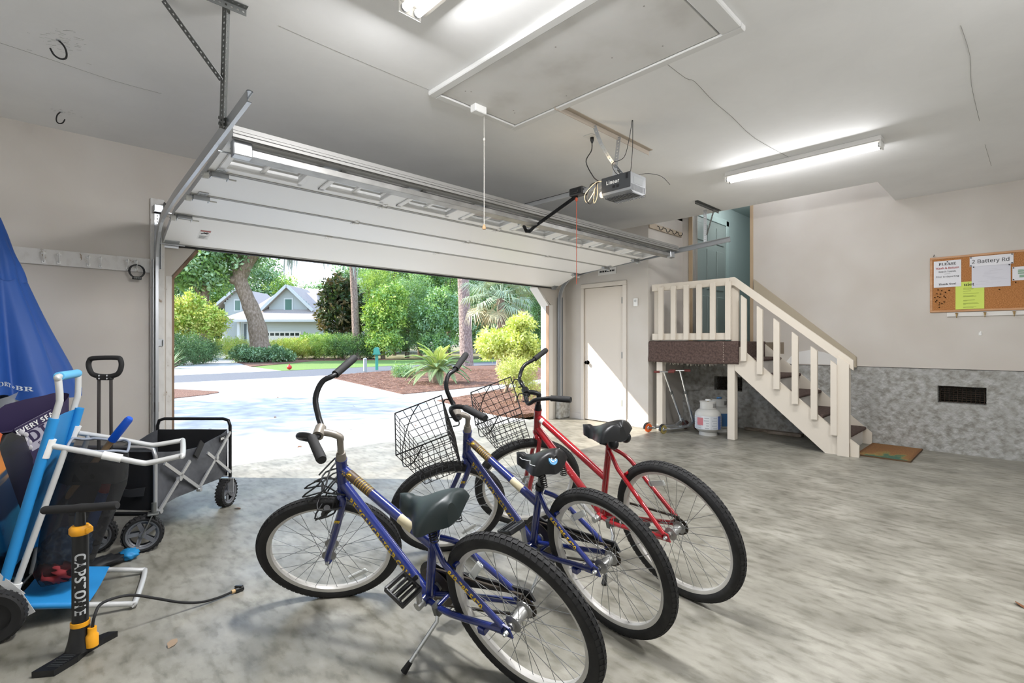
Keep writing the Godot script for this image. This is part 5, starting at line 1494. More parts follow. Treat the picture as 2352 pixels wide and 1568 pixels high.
func build_bike(n: int, q: Dictionary, label: String) -> void:
	var R: float = q.r
	var xf := bike_xf(q.p[0], q.p[1], q.p[2], q.p[3], q.p[4], R)
	var B := thing("cruiser_bicycle", label, "bicycle", xf.origin, xf.basis, "cruiser bicycles on the garage floor")
	var v3 := func(p: Vector2, z := 0.0) -> Vector3: return Vector3(p.x, p.y, z)
	var ha := deg_to_rad(69.0)
	var sax := Vector3(-cos(ha), sin(ha), 0)
	var ht: Vector3 = v3.call(q.ht)
	var hb := ht - sax * 0.125
	var bb: Vector3 = v3.call(q.bb)
	var st: Vector3 = v3.call(q.st)
	var M: Material = q.m
	var W := wheel_parts(R)
	# frame
	var f := MB.new()
	var stt := st + (st - bb).normalized() * 0.02
	f.tube([bb, stt], 0.0165, 16)
	f.tube([ht + sax * 0.012, hb - sax * 0.012], 0.0215, 16)
	f.tube([ht + sax * 0.012, ht + sax * 0.018], 0.0235, 16).tube([hb - sax * 0.018, hb - sax * 0.012], 0.0235, 16)
	var tta := ht - sax * 0.028
	var ttb := st.lerp(bb, q.tt)
	f.tube([tta, ttb], 0.019, 16)
	var dta := hb + sax * 0.02
	f.tube([dta, bb], 0.0205, 16)
	f.tube([bb + Vector3(0, 0, -0.036), bb + Vector3(0, 0, 0.036)], 0.021, 16)
	obj("frame", f, M, B)
	var axle := Vector3(0, R, 0)
	var stay := MB.new()
	for s: float in [-1.0, 1.0]:
		var drop := axle + Vector3(0.02, -0.004, 0.062 * s)
		stay.tube(smooth([bb + Vector3(-0.02, -0.004, 0.02 * s), bb.lerp(axle, 0.35) + Vector3(0, -0.012, 0.045 * s), drop], 5), 0.0115, 10)
		var top := st + Vector3(-0.012, -0.015, 0.014 * s)
		var el := top.lerp(drop, 0.2) + Vector3(-0.012, 0.0, 0.026 * s)
		var en := drop + Vector3(-0.004, 0.012, 0)
		stay.tube(smooth([top, top.lerp(el, 0.5) + Vector3(-0.004, 0.002, 0.004 * s), el, el.lerp(en, 0.12)], 4), 0.0105, 10)
		stay.tube([el, en], 0.0105, 10)
		stay.at(axle + Vector3(0.012, -0.006, 0.062 * s)).extrude(PackedVector2Array([Vector2(-0.028, -0.016), Vector2(0.05, -0.02), Vector2(0.062, 0.0), Vector2(0.02, 0.03), Vector2(-0.02, 0.02)]), 0.006)
		stay.m = Transform3D.IDENTITY
	var br0 := st.lerp(axle, 0.34) + Vector3(-0.004, 0.012, 0)
	stay.tube([br0 + Vector3(0, 0, -0.038), br0 + Vector3(0, 0, 0.038)], 0.008, 8)
	var br1 := bb.lerp(axle, 0.2)
	stay.tube([br1 + Vector3(0, 0, -0.036), br1 + Vector3(0, 0, 0.036)], 0.008, 8)
	obj("rear_stays", stay, M, B)
	obj("rear_axle", MB.new().tube([axle + Vector3(0, 0, -0.085), axle + Vector3(0, 0, 0.085)], 0.005, 8).tube([axle + Vector3(0, 0, -0.078), axle + Vector3(0, 0, -0.068)], 0.009, 6).tube([axle + Vector3(0, 0, 0.068), axle + Vector3(0, 0, 0.078)], 0.009, 6), mats["steel"], B)
	# brake arm under the near stay
	obj("coaster_brake_arm", MB.new().bar(axle + Vector3(0.0, -0.004, -0.052), axle + Vector3(0.13, -0.045, -0.052), 0.004, 0.014).span(axle + Vector3(0.10, -0.055, -0.075), axle + Vector3(0.13, -0.03, -0.046), 0.003), M if n < 2 else mats["steel"], B)
	var rimm: Material = mats["rim_silver"]
	var rw := add_wheel(W, B, Transform3D(Basis(Vector3(0, 0, 1), 0.3 * n), axle), rimm)
	# seat post, saddle
	var sd: Vector2 = q.s
	var sp := st + (st - bb).normalized() * ((sd.y - st.y - 0.07) / (st - bb).normalized().y)
	obj("seat_post", MB.new().tube([st, sp], 0.0125, 12), mats["galv_dark"] if n == 1 else (mats["steel"] if n == 2 else mats["black_metal"]), B)
	obj("seat_clamp", MB.new().tube([st + (st - bb).normalized() * 0.004, st + (st - bb).normalized() * 0.026], 0.0205, 14).bar(st + Vector3(-0.02, 0.015, -0.005), st + Vector3(-0.05, 0.02, -0.03), 0.007, 0.007), M if n != 1 else mats["black_metal"], B)
	var sb := saddle_mesh(q.L0, q.L1, q.HW, q.sad)
	var so := obj("saddle", sb, mats["saddle_teal"] if n == 0 else mats["saddle_black"], B)
	so.position = Vector3(sd.x, sd.y - 0.028, 0)
	if n == 0:
		so.rotation.z = 0.06
	var rl := MB.new()
	for s: float in [-1.0, 1.0]:
		rl.tube(smooth([Vector3(0.09, -0.045, 0.01 * s), Vector3(0.05, -0.07, 0.022 * s), Vector3(-0.03, -0.072, 0.022 * s), Vector3(-0.09, -0.05, 0.05 * s)], 4), 0.0035, 6)
		if n != 2:
			var hx := []
			for k in 40:
				hx.append(Vector3(-0.085 + cos(k * 0.9) * 0.014, -0.10 + k * 0.0014, 0.06 * s + sin(k * 0.9) * 0.014))
			rl.tube(hx, 0.002, 5)
		else:
			rl.ball(Vector3(-0.1, -0.055, 0.045 * s), Vector3(0.028, 0.03, 0.026), 10, 8)
	rl.span(Vector3(-0.03, -0.085, -0.03), Vector3(0.015, -0.062, 0.03), 0.004)
	obj("saddle_rails", rl, mats["black_metal"], so)
	if n == 1:
		var pip := MB.new()
		for s: float in [-1.0, 1.0]:
			var pp := []
			for k in range(3, 16):
				pp.append(last_saddle[k][int(8 + s * lerpf(6.0, 4.0, k / 16.0))] + Vector3(0, 0.0006, 0))
			pip.tube(smooth(pp, 2), 0.0016, 5)
		obj("piping", pip, mat("piping_white", "c9ccce", 0.5), so)
		var badge := obj("badge", MB.new().at(Vector3(-0.116, 0.011, -0.015), Basis(Vector3(0, 0, 1), 1.0)).lathe([Vector2(0, -0.008), Vector2(0.021, -0.006), Vector2(0.021, 0.002), Vector2(0, 0.003)], 18), mat("badge_blue", "3f8fc4", 0.4), so)
		text("C9", 0.018, mats["white_plastic"], so, Transform3D(basis_from(Vector3(0, 0, 1), Vector3(0.54, 0.84, 0)), Vector3(-0.1195, 0.0130, -0.015)), 10, 0.001)
	# drivetrain
	var ca: float = q.crank
	var cr := MB.new()
	var ped := []
	for s: float in [-1.0, 1.0]:
		var t: float = ca + (PI if s > 0 else 0.0)
		var d := Vector3(cos(t), sin(t), 0)
		var e := bb + d * 0.155 + Vector3(0, 0, 0.072 * s)
		cr.bar(bb + Vector3(0, 0, 0.05 * s), e - Vector3(0, 0, 0.008 * s), 0.014, 0.024, Vector3(0, 0, 1), 0.004)
		cr.tube([bb + Vector3(0, 0, 0.03 * s), bb + Vector3(0, 0, 0.066 * s)], 0.017, 14)
		ped.append([e, s])
	obj("crank", cr, mat("crank_grey", "a9aaa8", 0.4, 0.5), B)
	for p in ped:
		var e: Vector3 = p[0]
		var s: float = p[1]
		var pb := MB.new()
		var tilt := Basis(Vector3(0, 0, 1), 0.5 if n == 0 else -0.3)
		var c := e + Vector3(0, 0, 0.055 * s)
		for k: float in [-1.0, 1.0]:
			pb.box(c + tilt * Vector3(0.042 * k, 0, 0), Vector3(0.012, 0.024, 0.092), tilt, 0.003)
			pb.box(c + tilt * Vector3(0, 0, 0.042 * k), Vector3(0.09, 0.02, 0.010), tilt, 0.003)
			pb.box(c + tilt * Vector3(0.02 * k, 0, 0), Vector3(0.006, 0.018, 0.08), tilt)
		pb.tube([e - Vector3(0, 0, 0.01 * s), e + Vector3(0, 0, 0.1 * s)], 0.009, 10)
		obj("pedal", pb, mats["black_plastic"], B)
	var zr := 0.048
	var ch := MB.new().at(bb + Vector3(0, 0, zr - 0.004), Basis(Vector3.RIGHT, Vector3(0, 0, 1), Vector3.DOWN)).lathe([Vector2(0.03, -0.002), Vector2(0.082, -0.002), Vector2(0.084, 0), Vector2(0.082, 0.002), Vector2(0.03, 0.002), Vector2(0.03, -0.002)], 30)
	ch.at(axle + Vector3(0, 0, zr - 0.004), Basis(Vector3.RIGHT, Vector3(0, 0, 1), Vector3.DOWN)).lathe([Vector2(0.01, -0.002), Vector2(0.038, -0.002), Vector2(0.04, 0), Vector2(0.038, 0.002), Vector2(0.01, 0.002)], 20)
	ch.m = Transform3D.IDENTITY
	var dv := (bb - axle).normalized()
	var nv := Vector3(-dv.y, dv.x, 0)
	ch.bar(bb + nv * 0.084 + Vector3(0, 0, zr), axle + nv * 0.04 + Vector3(0, 0, zr), 0.007, 0.009, nv).bar(bb - nv * 0.084 + Vector3(0, 0, zr), axle - nv * 0.04 + Vector3(0, 0, zr), 0.007, 0.009, nv)
	obj("chain", ch, mat("chain_dark", "4b443c", 0.5, 0.6), B)
	if n < 2:
		# hockey-stick chain guard
		var cg := MB.new().at(Vector3(0, 0, zr + 0.012))
		var poly := PackedVector2Array()
		for k in 13:
			var t := lerpf(-1.2, 2.0, k / 12.0)
			poly.append(q.bb + Vector2(cos(t), sin(t)) * 0.105)
		poly.append(Vector2(axle.x, axle.y) + Vector2(-0.01, 0.058))
		poly.append(Vector2(axle.x, axle.y) + Vector2(-0.03, 0.02))
		poly.append(Vector2(axle.x, axle.y) + Vector2(0.06, 0.022))
		poly.append(q.bb + Vector2(-0.08, 0.03))
		cg.extrude(poly, 0.008)
		obj("chain_guard", cg, mats["black_plastic"], B)
	# kickstand to the floor on the leaning side
	var foot := xf.affine_inverse() * (Vector3(0.095, 0.006, 3.504) if n == 0 else xf.origin + Vector3(0, 0.006, 0) + xf.basis.x * 0.33 + Vector3(-0.24, 0, 0.0))
	var k0 := bb.lerp(axle, 0.17) + Vector3(0, -0.02, -0.03)
	var km := k0.lerp(foot, 0.22) + Vector3(-0.02, 0, 0.012)
	var ks := obj("kickstand", MB.new().tube([k0, km, foot.lerp(km, 0.04)], 0.0075, 10), mats["steel"], B)
	obj("rubber_foot", MB.new().tube([foot.lerp(km, 0.2), foot], 0.011, 10, true, [0.0095, 0.013]), mats["black_rubber"], ks)
	obj("pivot", MB.new().box(k0, Vector3(0.03, 0.05, 0.04), Basis.IDENTITY, 0.006), mats["galv_dark"], ks)
	# front end turned about the steering axis
	var rot := Transform3D(Basis.IDENTITY, ht) * Transform3D(Basis(sax, deg_to_rad(q.steer)), Vector3.ZERO) * Transform3D(Basis.IDENTITY, -ht)
	var fh := Vector3(q.wb, R, 0)
	var fk := MB.new()
	var crown := hb - sax * 0.03
	for s: float in [-1.0, 1.0]:
		fk.tube(smooth([crown + Vector3(0, 0, 0.03 * s), crown + Vector3(0, -0.02, 0.05 * s), crown.lerp(fh, 0.5) + Vector3(-0.008, 0, 0.054 * s), fh + Vector3(-0.008, 0.02, 0.056 * s), fh + Vector3(0, -0.012, 0.056 * s)], 4), 0.0135, 12, true, [])
	fk.box(crown, Vector3(0.04, 0.035, 0.085), Basis(Vector3(0, 0, 1), -0.36), 0.01)
	fk.tube([crown, hb], 0.017, 12)
	var fo := obj("fork", fk, M, B)
	fo.transform = rot
	obj("front_axle", MB.new().tube([fh + Vector3(0, 0, -0.078), fh + Vector3(0, 0, 0.078)], 0.005, 8).tube([fh + Vector3(0, 0, -0.076), fh + Vector3(0, 0, -0.066)], 0.009, 6).tube([fh + Vector3(0, 0, 0.066), fh + Vector3(0, 0, 0.076)], 0.009, 6), mats["steel"], fo)
	var fw := add_wheel(W, B, rot * Transform3D(Basis(Vector3(0, 0, 1), 0.1), fh), rimm)
	var sc: Vector3 = v3.call(q.sc)
	var top2 := ht + sax * maxf(0.06, (q.sc.y - q.ht.y) * 0.72)
	var stm := MB.new().tube([ht + sax * 0.015, ht + sax * 0.05], 0.019, 14, true, [0.022, 0.017])
	stm.tube([ht + sax * 0.03, top2], 0.0125, 12)
	stm.tube(smooth([top2 - sax * 0.01, top2 + sax * 0.006, top2.lerp(sc, 0.35) + Vector3(0, 0.012, 0), sc], 4), 0.0135, 12)
	stm.tube([sc + Vector3(0, 0, -0.026), sc + Vector3(0, 0, 0.026)], 0.021, 14)
	obj("stem", stm, mat("stem_grey", "8b857c", 0.4, 0.5) if n < 2 else mats["black_metal"], B).transform = rot
	var g: Vector3 = q.g
	var hbp := []
	var gs: Vector3 = q.gs
	var half := [Vector3(sc.x, sc.y, 0.035), Vector3(sc.x + 0.008, sc.y + 0.025, 0.07), Vector3(sc.x + 0.008, gs.y - 0.035, maxf(0.10, gs.z - 0.085)), Vector3(lerpf(sc.x, gs.x, 0.35), gs.y + 0.002, gs.z - 0.035), gs, g]
	for k in range(half.size() - 1, -1, -1):
		hbp.append(half[k] * Vector3(1, 1, -1))
	hbp.append(sc)
	hbp.append_array(half)
	var hbar := obj("handlebar", MB.new().tube(smooth(hbp, 5), 0.011, 12), mats["black_metal"], B)
	hbar.transform = rot
	for s: float in [-1.0, 1.0]:
		var ga := gs * Vector3(1, 1, s)
		var gb := (g + (g - gs).normalized() * 0.004) * Vector3(1, 1, s)
		obj("grip", MB.new().tube([ga, ga.lerp(gb, 0.1), ga.lerp(gb, 0.5), ga.lerp(gb, 0.92), gb], 0.016, 12, true, [0.0165, 0.0155, 0.0162, 0.0168, 0.0145]), mats["black_rubber"], hbar)
	if n > 0:
		build_basket(B, rot, sc, n)
	# reflectors clipped to the spokes
	var rm := mat("reflector_clear", "d9dcda", 0.2)
	for w in [[rw, 0.7], [fw, -1.9]]:
		var t: float = w[1]
		var d := Vector3(cos(t), sin(t), 0)
		var tg := Vector3(-sin(t), cos(t), 0)
		obj("reflector", MB.new().box(d * (W.ri - 0.045), Vector3(0.095, 0.026, 0.012), Basis(tg, -d, Vector3(0, 0, 1)), 0.004), rm, w[0])
	# decals
	if n < 2:
		var dd := (bb - dta).normalized()
		var yp: Material = mats["yellow_print"]
		obj("lettering", wrap_text("PELICANCRUISER.COM", 0.026, dta + dd * 0.075, dd, Vector3(0, 0, -1), 0.0205), yp, B)
		var t2 := (ttb - tta)
		var tl := t2.length()
		t2 = t2.normalized()
		var bam := MB.new().tube([tta + t2 * 0.045, tta + t2 * (tl * 0.36)], 0.0194, 16, false)
		var bo := obj("brown_decal", bam, tex_mat("bamboo_print", "ffffff", 0.5, ntex(noise(113, 0.05, 2), [[0.0, "3c2f22"], [0.6, "4d3c2a"], [1.0, "6b5538"]], 128), Vector3.ONE * 4.0), B)
		var ln := MB.new()
		for k in 7:
			ln.tube([tta + t2 * (tl * 0.19 + 0.012 * k), tta + t2 * (tl * 0.19 + 0.012 * k + 0.0014)], 0.0197, 16, false)
		obj("print_lines", ln, yp, bo).set_meta("kind", "stuff")
		obj("pelican_print", wrap_text("»€", 0.03, tta + t2 * 0.03, t2, Vector3(0.2, 0.45, -0.87).normalized(), 0.0196), yp, bo)
		var lab := MB.new().at(tta + t2 * (tl * 0.74), basis_from(Vector3(0, 0, -1).cross(t2), t2))
		lab.lathe([Vector2(0.0193, -0.035), Vector2(0.0196, -0.035), Vector2(0.0196, 0.035), Vector2(0.0193, 0.035)], 10, -2.4, 0.3)
		var lo := obj("warning_label", lab, mat("cream_label", "c8bd9c", 0.6), B)
		var dp := axle + Vector3(0.02, -0.004, -0.062)
		var l0 := (st + Vector3(-0.012, -0.015, -0.014)).lerp(dp, 0.2) + Vector3(-0.012, 0.0, -0.026)
		var l1 := dp + Vector3(-0.004, 0.012, 0)
		var sdv := (l1 - l0).normalized()
		obj("lettering", wrap_text("843-785-5470", 0.019, l0.lerp(l1, 0.10), sdv, (Vector3(0, 0, -1) - sdv * sdv.dot(Vector3(0, 0, -1))).normalized(), 0.0112), yp, B)
		var fb := crown.lerp(fh, 0.28) + Vector3(-0.006, 0, -0.054)
		obj("fork_print", wrap_text("€", 0.03, fb, (fh - crown).normalized(), Vector3(0, 0, -1), 0.0137), yp, fo)
	else:
		var dd := (bb - dta).normalized()
		obj("worn_lettering", wrap_text("AV", 0.03, dta + dd * 0.30, dd, Vector3(0, 0, -1), 0.0205, 10), mat("faded_red_print", "c86a6a", 0.6), B)
		obj("white_sticker", MB.new().at(tta + (ttb - tta).normalized() * 0.05, basis_from(Vector3(0, 0, -1).cross((ttb - tta).normalized()), (ttb - tta).normalized())).lathe([Vector2(0.0193, -0.012), Vector2(0.0196, -0.012), Vector2(0.0196, 0.012), Vector2(0.0193, 0.012)], 8, -2.2, -0.2), mats["sticker_white"], B)
	if n == 0:
		# a cable lock tangled round the head tube
		var rng := RandomNumberGenerator.new()
		rng.seed = 21
		var L := thing("cable_lock", "thin black cable lock in a tangle of loops around a blue head tube", "cable lock", xf * hb, xf.basis)
		var pts := []
		for k in 46:
			var t := k * 0.95
			var rad := 0.05 + 0.035 * sin(k * 1.7) + rng.randf_range(-0.008, 0.008)
			pts.append(Vector3(cos(t) * rad + 0.045, 0.05 - 0.10 * (k / 45.0) + 0.05 * sin(k * 0.8), sin(t) * rad * 1.25 - 0.03))
		obj("cable", MB.new().tube(smooth(pts, 3), 0.0035, 6), mats["black_plastic"], L)
		obj("lock_body", MB.new().tube([Vector3(0.03, -0.06, -0.075), Vector3(0.07, -0.10, -0.075)], 0.013, 12), mats["black_plastic"], L)

func build_basket(B: Node3D, rot: Transform3D, sc: Vector3, n: int) -> void:
	var b := MB.new()
	var c := sc + (Vector3(0.055, 0.03, 0) if n == 1 else Vector3(0.055, 0.03, 0))
	var H := 0.25
	var ring := func(k: float) -> Array:
		var w := lerpf(0.135, 0.17, k)
		var x0 := lerpf(0.02, 0.0, k)
		var x1 := lerpf(0.21, 0.255, k)
		var y := -H + H * k
		return [c + Vector3(x0, y, -w), c + Vector3(x1, y, -w), c + Vector3(x1, y, w), c + Vector3(x0, y, w)]
	for k in 7:
		var rg: Array = ring.call(k / 6.0)
		var r := 0.0032 if k == 6 else 0.0018
		for s in 4:
			b.tube([rg[s], rg[(s + 1) % 4]], r, 6)
	var top: Array = ring.call(1.0)
	var bot: Array = ring.call(0.0)
	for s in 4:
		var N := 6 if s % 2 == 0 else 8
		for k in N:
			var t := k / float(N)
			b.tube([top[s].lerp(top[(s + 1) % 4], t), bot[s].lerp(bot[(s + 1) % 4], t)], 0.0018, 5)
	for k in 7:
		b.tube([bot[0].lerp(bot[1], k / 6.0), bot[3].lerp(bot[2], k / 6.0)], 0.0018, 5)
	for k in 8:
		b.tube([bot[0].lerp(bot[3], k / 7.0), bot[1].lerp(bot[2], k / 7.0)], 0.0018, 5)
	var o := obj("basket", b, mats["black_metal"], B)
	o.transform = rot
	var cl := MB.new()
	for s: float in [-1.0, 1.0]:
		cl.tube(smooth([c + Vector3(0.0, 0.0, 0.08 * s), c + Vector3(-0.02, 0.025, 0.08 * s), c + Vector3(-0.055, 0.0, 0.08 * s), c + Vector3(-0.05, -0.035, 0.08 * s), c + Vector3(-0.02, -0.03, 0.08 * s)], 4), 0.003, 6)
	obj("mounting_hook", cl, mats["black_metal"], o)
	var hd := MB.new().tube(smooth([c + Vector3(0.125, 0.0, -0.17), c + Vector3(0.2, -0.07, -0.175), c + Vector3(0.27, -0.14, -0.09), c + Vector3(0.285, -0.16, 0.0), c + Vector3(0.27, -0.14, 0.09), c + Vector3(0.2, -0.07, 0.175), c + Vector3(0.125, 0.0, 0.17)], 4), 0.0028, 6)
	obj("carry_handle", hd, mats["black_metal"], o)

func sheet_between(rows: Array, th: float) -> MB:
	# a cloth with two faces and closed edges
	var b := MB.new()
	b.surf(rows)
	var back := []
	var R := rows.size()
	var K: int = rows[0].size()
	for r in R:
		var row := PackedVector3Array()
		for k in K:
			var dr: Vector3 = rows[mini(r + 1, R - 1)][k] - rows[maxi(r - 1, 0)][k]
			var dk: Vector3 = rows[r][mini(k + 1, K - 1)] - rows[r][maxi(k - 1, 0)]
			row.append(rows[r][k] - dr.cross(dk).normalized() * th)
		row.reverse()
		back.append(row)
	b.surf(back)
	for r in R - 1:
		b.quad(rows[r][0], rows[r + 1][0], back[r + 1][K - 1], back[r][K - 1])
		b.quad(rows[r][K - 1], rows[r + 1][K - 1], back[r + 1][0], back[r][0])
	for k in K - 1:
		b.quad(rows[0][k], rows[0][k + 1], back[0][K - 2 - k], back[0][K - 1 - k])
		b.quad(rows[R - 1][k], rows[R - 1][k + 1], back[R - 1][K - 2 - k], back[R - 1][K - 1 - k])
	return b

func left_things() -> void:
	hook_rail_wall()
	umbrella()
	beach_chair()
	wagon()
	pump()
	beach_gear()

func hook_rail_wall() -> void:
	var H := thing("hook_rail", "long white board of wire hooks on the wall beside the opening", "hook rail", Vector3(-0.14, 1.80, 0.0))
	obj("board", MB.new().span(Vector3(-1.25, -0.055, 0.001), Vector3(0.0, 0.06, 0.02), 0.003), mats["peeling_paint"], H)
	for x: float in [-0.84, -0.641, -0.558, -0.389, -0.318, -0.15, -0.094]:
		var h := MB.new().span(Vector3(x - 0.014, 0.018, 0.018), Vector3(x + 0.014, 0.034, 0.026), 0.002).span(Vector3(x - 0.011, -0.045, 0.018), Vector3(x + 0.011, -0.02, 0.026), 0.002)
		h.tube(smooth([Vector3(x, 0.03, 0.024), Vector3(x, 0.036, 0.06), Vector3(x, 0.02, 0.075), Vector3(x, -0.01, 0.055), Vector3(x, -0.03, 0.026)], 4), 0.0045, 6)
		obj("hook", h, mats["white_plastic"], H)
		obj("hook_screw", cyl(Vector3(x, -0.033, 0.025), Vector3(x, -0.033, 0.0275), 0.003, 6), mats["black_metal"], H)
	var L := thing("cable_lock", "coiled black combination cable lock hanging on the hook rail", "cable lock", Vector3(-0.234, 1.765, 0.05))
	var pts := []
	for k in 49:
		var t := TAU * k / 16.0
		pts.append(Vector3(sin(t) * (0.052 - 0.003 * (k / 16)), cos(t) * 0.052 - 0.02, 0.006 * sin(k * 0.7) + 0.004 * (k / 16)))
	obj("cable", MB.new().tube(pts, 0.005, 8), mats["black_plastic"], L)
	obj("lock_body", MB.new().tube([Vector3(-0.03, -0.075, 0.008), Vector3(0.03, -0.075, 0.008)], 0.012, 14), mats["black_plastic"], L)
	for k in 4:
		obj("dial", MB.new().tube([Vector3(-0.018 + k * 0.011, -0.075, 0.008), Vector3(-0.010 + k * 0.011, -0.075, 0.008)], 0.0135, 14), mats["galv_dark"], L)

func umbrella() -> void:
	var bl := mat("umbrella_blue", "1d4f9e", 0.55)
	bl.rim_enabled = true
	bl.rim = 0.25
	bl.cull_mode = BaseMaterial3D.CULL_DISABLED
	var O := Vector3(-1.02, 0, 0.42)
	var U := thing("beach_umbrella", "half folded blue beach umbrella hanging against the hook rail wall", "umbrella", O)
	var cone := func(y0: float, y1: float, r0: float, r1: float, fold: float, ph: float, hem: float) -> Array:
		var rows := []
		for k in 22:
			var t := k / 21.0
			var row := PackedVector3Array()
			for s in 96:
				var a := TAU * s / 96.0
				var f := sin(a * 8.0 + ph) + 0.35 * sin(a * 16.0 + 1.3 + t * 2.0)
				var r := lerpf(r0, r1, t) * (1.0 + fold * t * f) + 0.006 * sin(t * 9.0 + a * 3.0) * t
				row.append(Vector3(cos(a) * r, lerpf(y0, y1, t) + hem * t * t * cos(a * 8.0 + ph) * 0.9, sin(a) * r * 0.9))
			rows.append(row)
		return rows
	var b := MB.new()
	b.surf(cone.call(1.93, 0.83, 0.03, 0.385, 0.17, 0.8, 0.035), true)
	obj("canopy", b, bl, U)
	b = MB.new()
	b.surf(cone.call(1.98, 1.575, 0.03, 0.15, 0.06, 0.2, 0.012), true)
	obj("wind_flap", b, bl, U)
	obj("pole", MB.new().tube([Vector3(0.0, 2.02, 0), Vector3(0.0, 0.55, 0)], 0.0125, 12).tube([Vector3(0, 0.55, 0), Vector3(0, 0.02, 0.0)], 0.0105, 12), mats["steel"], U)
	obj("tip", MB.new().tube([Vector3(0, 2.02, 0), Vector3(0, 2.06, 0)], 0.014, 10, true, [0.014, 0.006]), mats["black_plastic"], U)
	obj("spike", MB.new().tube([Vector3(0, 0.02, 0), Vector3(0, 0.0, 0)], 0.0105, 10, true, [0.0105, 0.003]), mats["black_plastic"], U)
	for k in 8:
		var a := TAU * (k + 0.3) / 8.0
		obj("rib", MB.new().tube([Vector3(cos(a) * 0.02, 1.90, sin(a) * 0.02), Vector3(cos(a) * 0.33, 0.86, sin(a) * 0.30)], 0.003, 5), mats["steel"], U)
	# silver lining that shows under the hem
	b = MB.new()
	var rows := []
	for k in 6:
		var row := PackedVector3Array()
		for s in 60:
			var a := TAU * s / 60.0
			var r := lerpf(0.30, 0.20, k / 5.0) * (1.0 + 0.16 * sin(a * 5.0 + 0.6))
			row.append(Vector3(cos(a) * r, 0.86 - 0.03 * k - 0.03 * sin(a * 5.0 + k * 0.4) , sin(a) * r * 0.9))
		rows.append(row)
	b.surf(rows, true)
	obj("lining", b, mat("silver_cloth", "b6bcc4", 0.4, 0.2), U)
	# lettering along the hem, on the side towards the room
	var t := text_mesh("SPORT»BR", 0.028, 11, 0.002)
	var src := t.get_mesh_arrays()
	var vs: PackedVector3Array = src[Mesh.ARRAY_VERTEX]
	var ov := PackedVector3Array()
	var on := PackedVector3Array()
	for p in vs:
		var tt := (1.93 - (0.90 + p.y * 0.95 + 0.10 * p.x)) / 1.10
		var rr := lerpf(0.03, 0.385, tt)
		var a := 1.36 - p.x / rr
		var f := sin(a * 8.0 + 0.8) + 0.35 * sin(a * 16.0 + 1.3 + tt * 2.0)
		var r := rr * (1.0 + 0.17 * tt * f) + 0.006 * sin(tt * 9.0 + a * 3.0) * tt + 0.003 + (0.001 if p.z > 0 else 0.0)
		ov.append(Vector3(cos(a) * r, lerpf(1.93, 0.83, tt) + 0.035 * tt * tt * cos(a * 8.0 + 0.8) * 0.9, sin(a) * r * 0.9))
		on.append(Vector3(cos(a), 0.3, sin(a)).normalized())
	var arr := []
	arr.resize(Mesh.ARRAY_MAX)
	arr[Mesh.ARRAY_VERTEX] = ov
	arr[Mesh.ARRAY_NORMAL] = on
	arr[Mesh.ARRAY_INDEX] = src[Mesh.ARRAY_INDEX]
	var am := ArrayMesh.new()
	am.add_surface_from_arrays(Mesh.PRIMITIVE_TRIANGLES, arr)
	obj("lettering", am, mat("hem_print", "b8c2cc", 0.6), U)

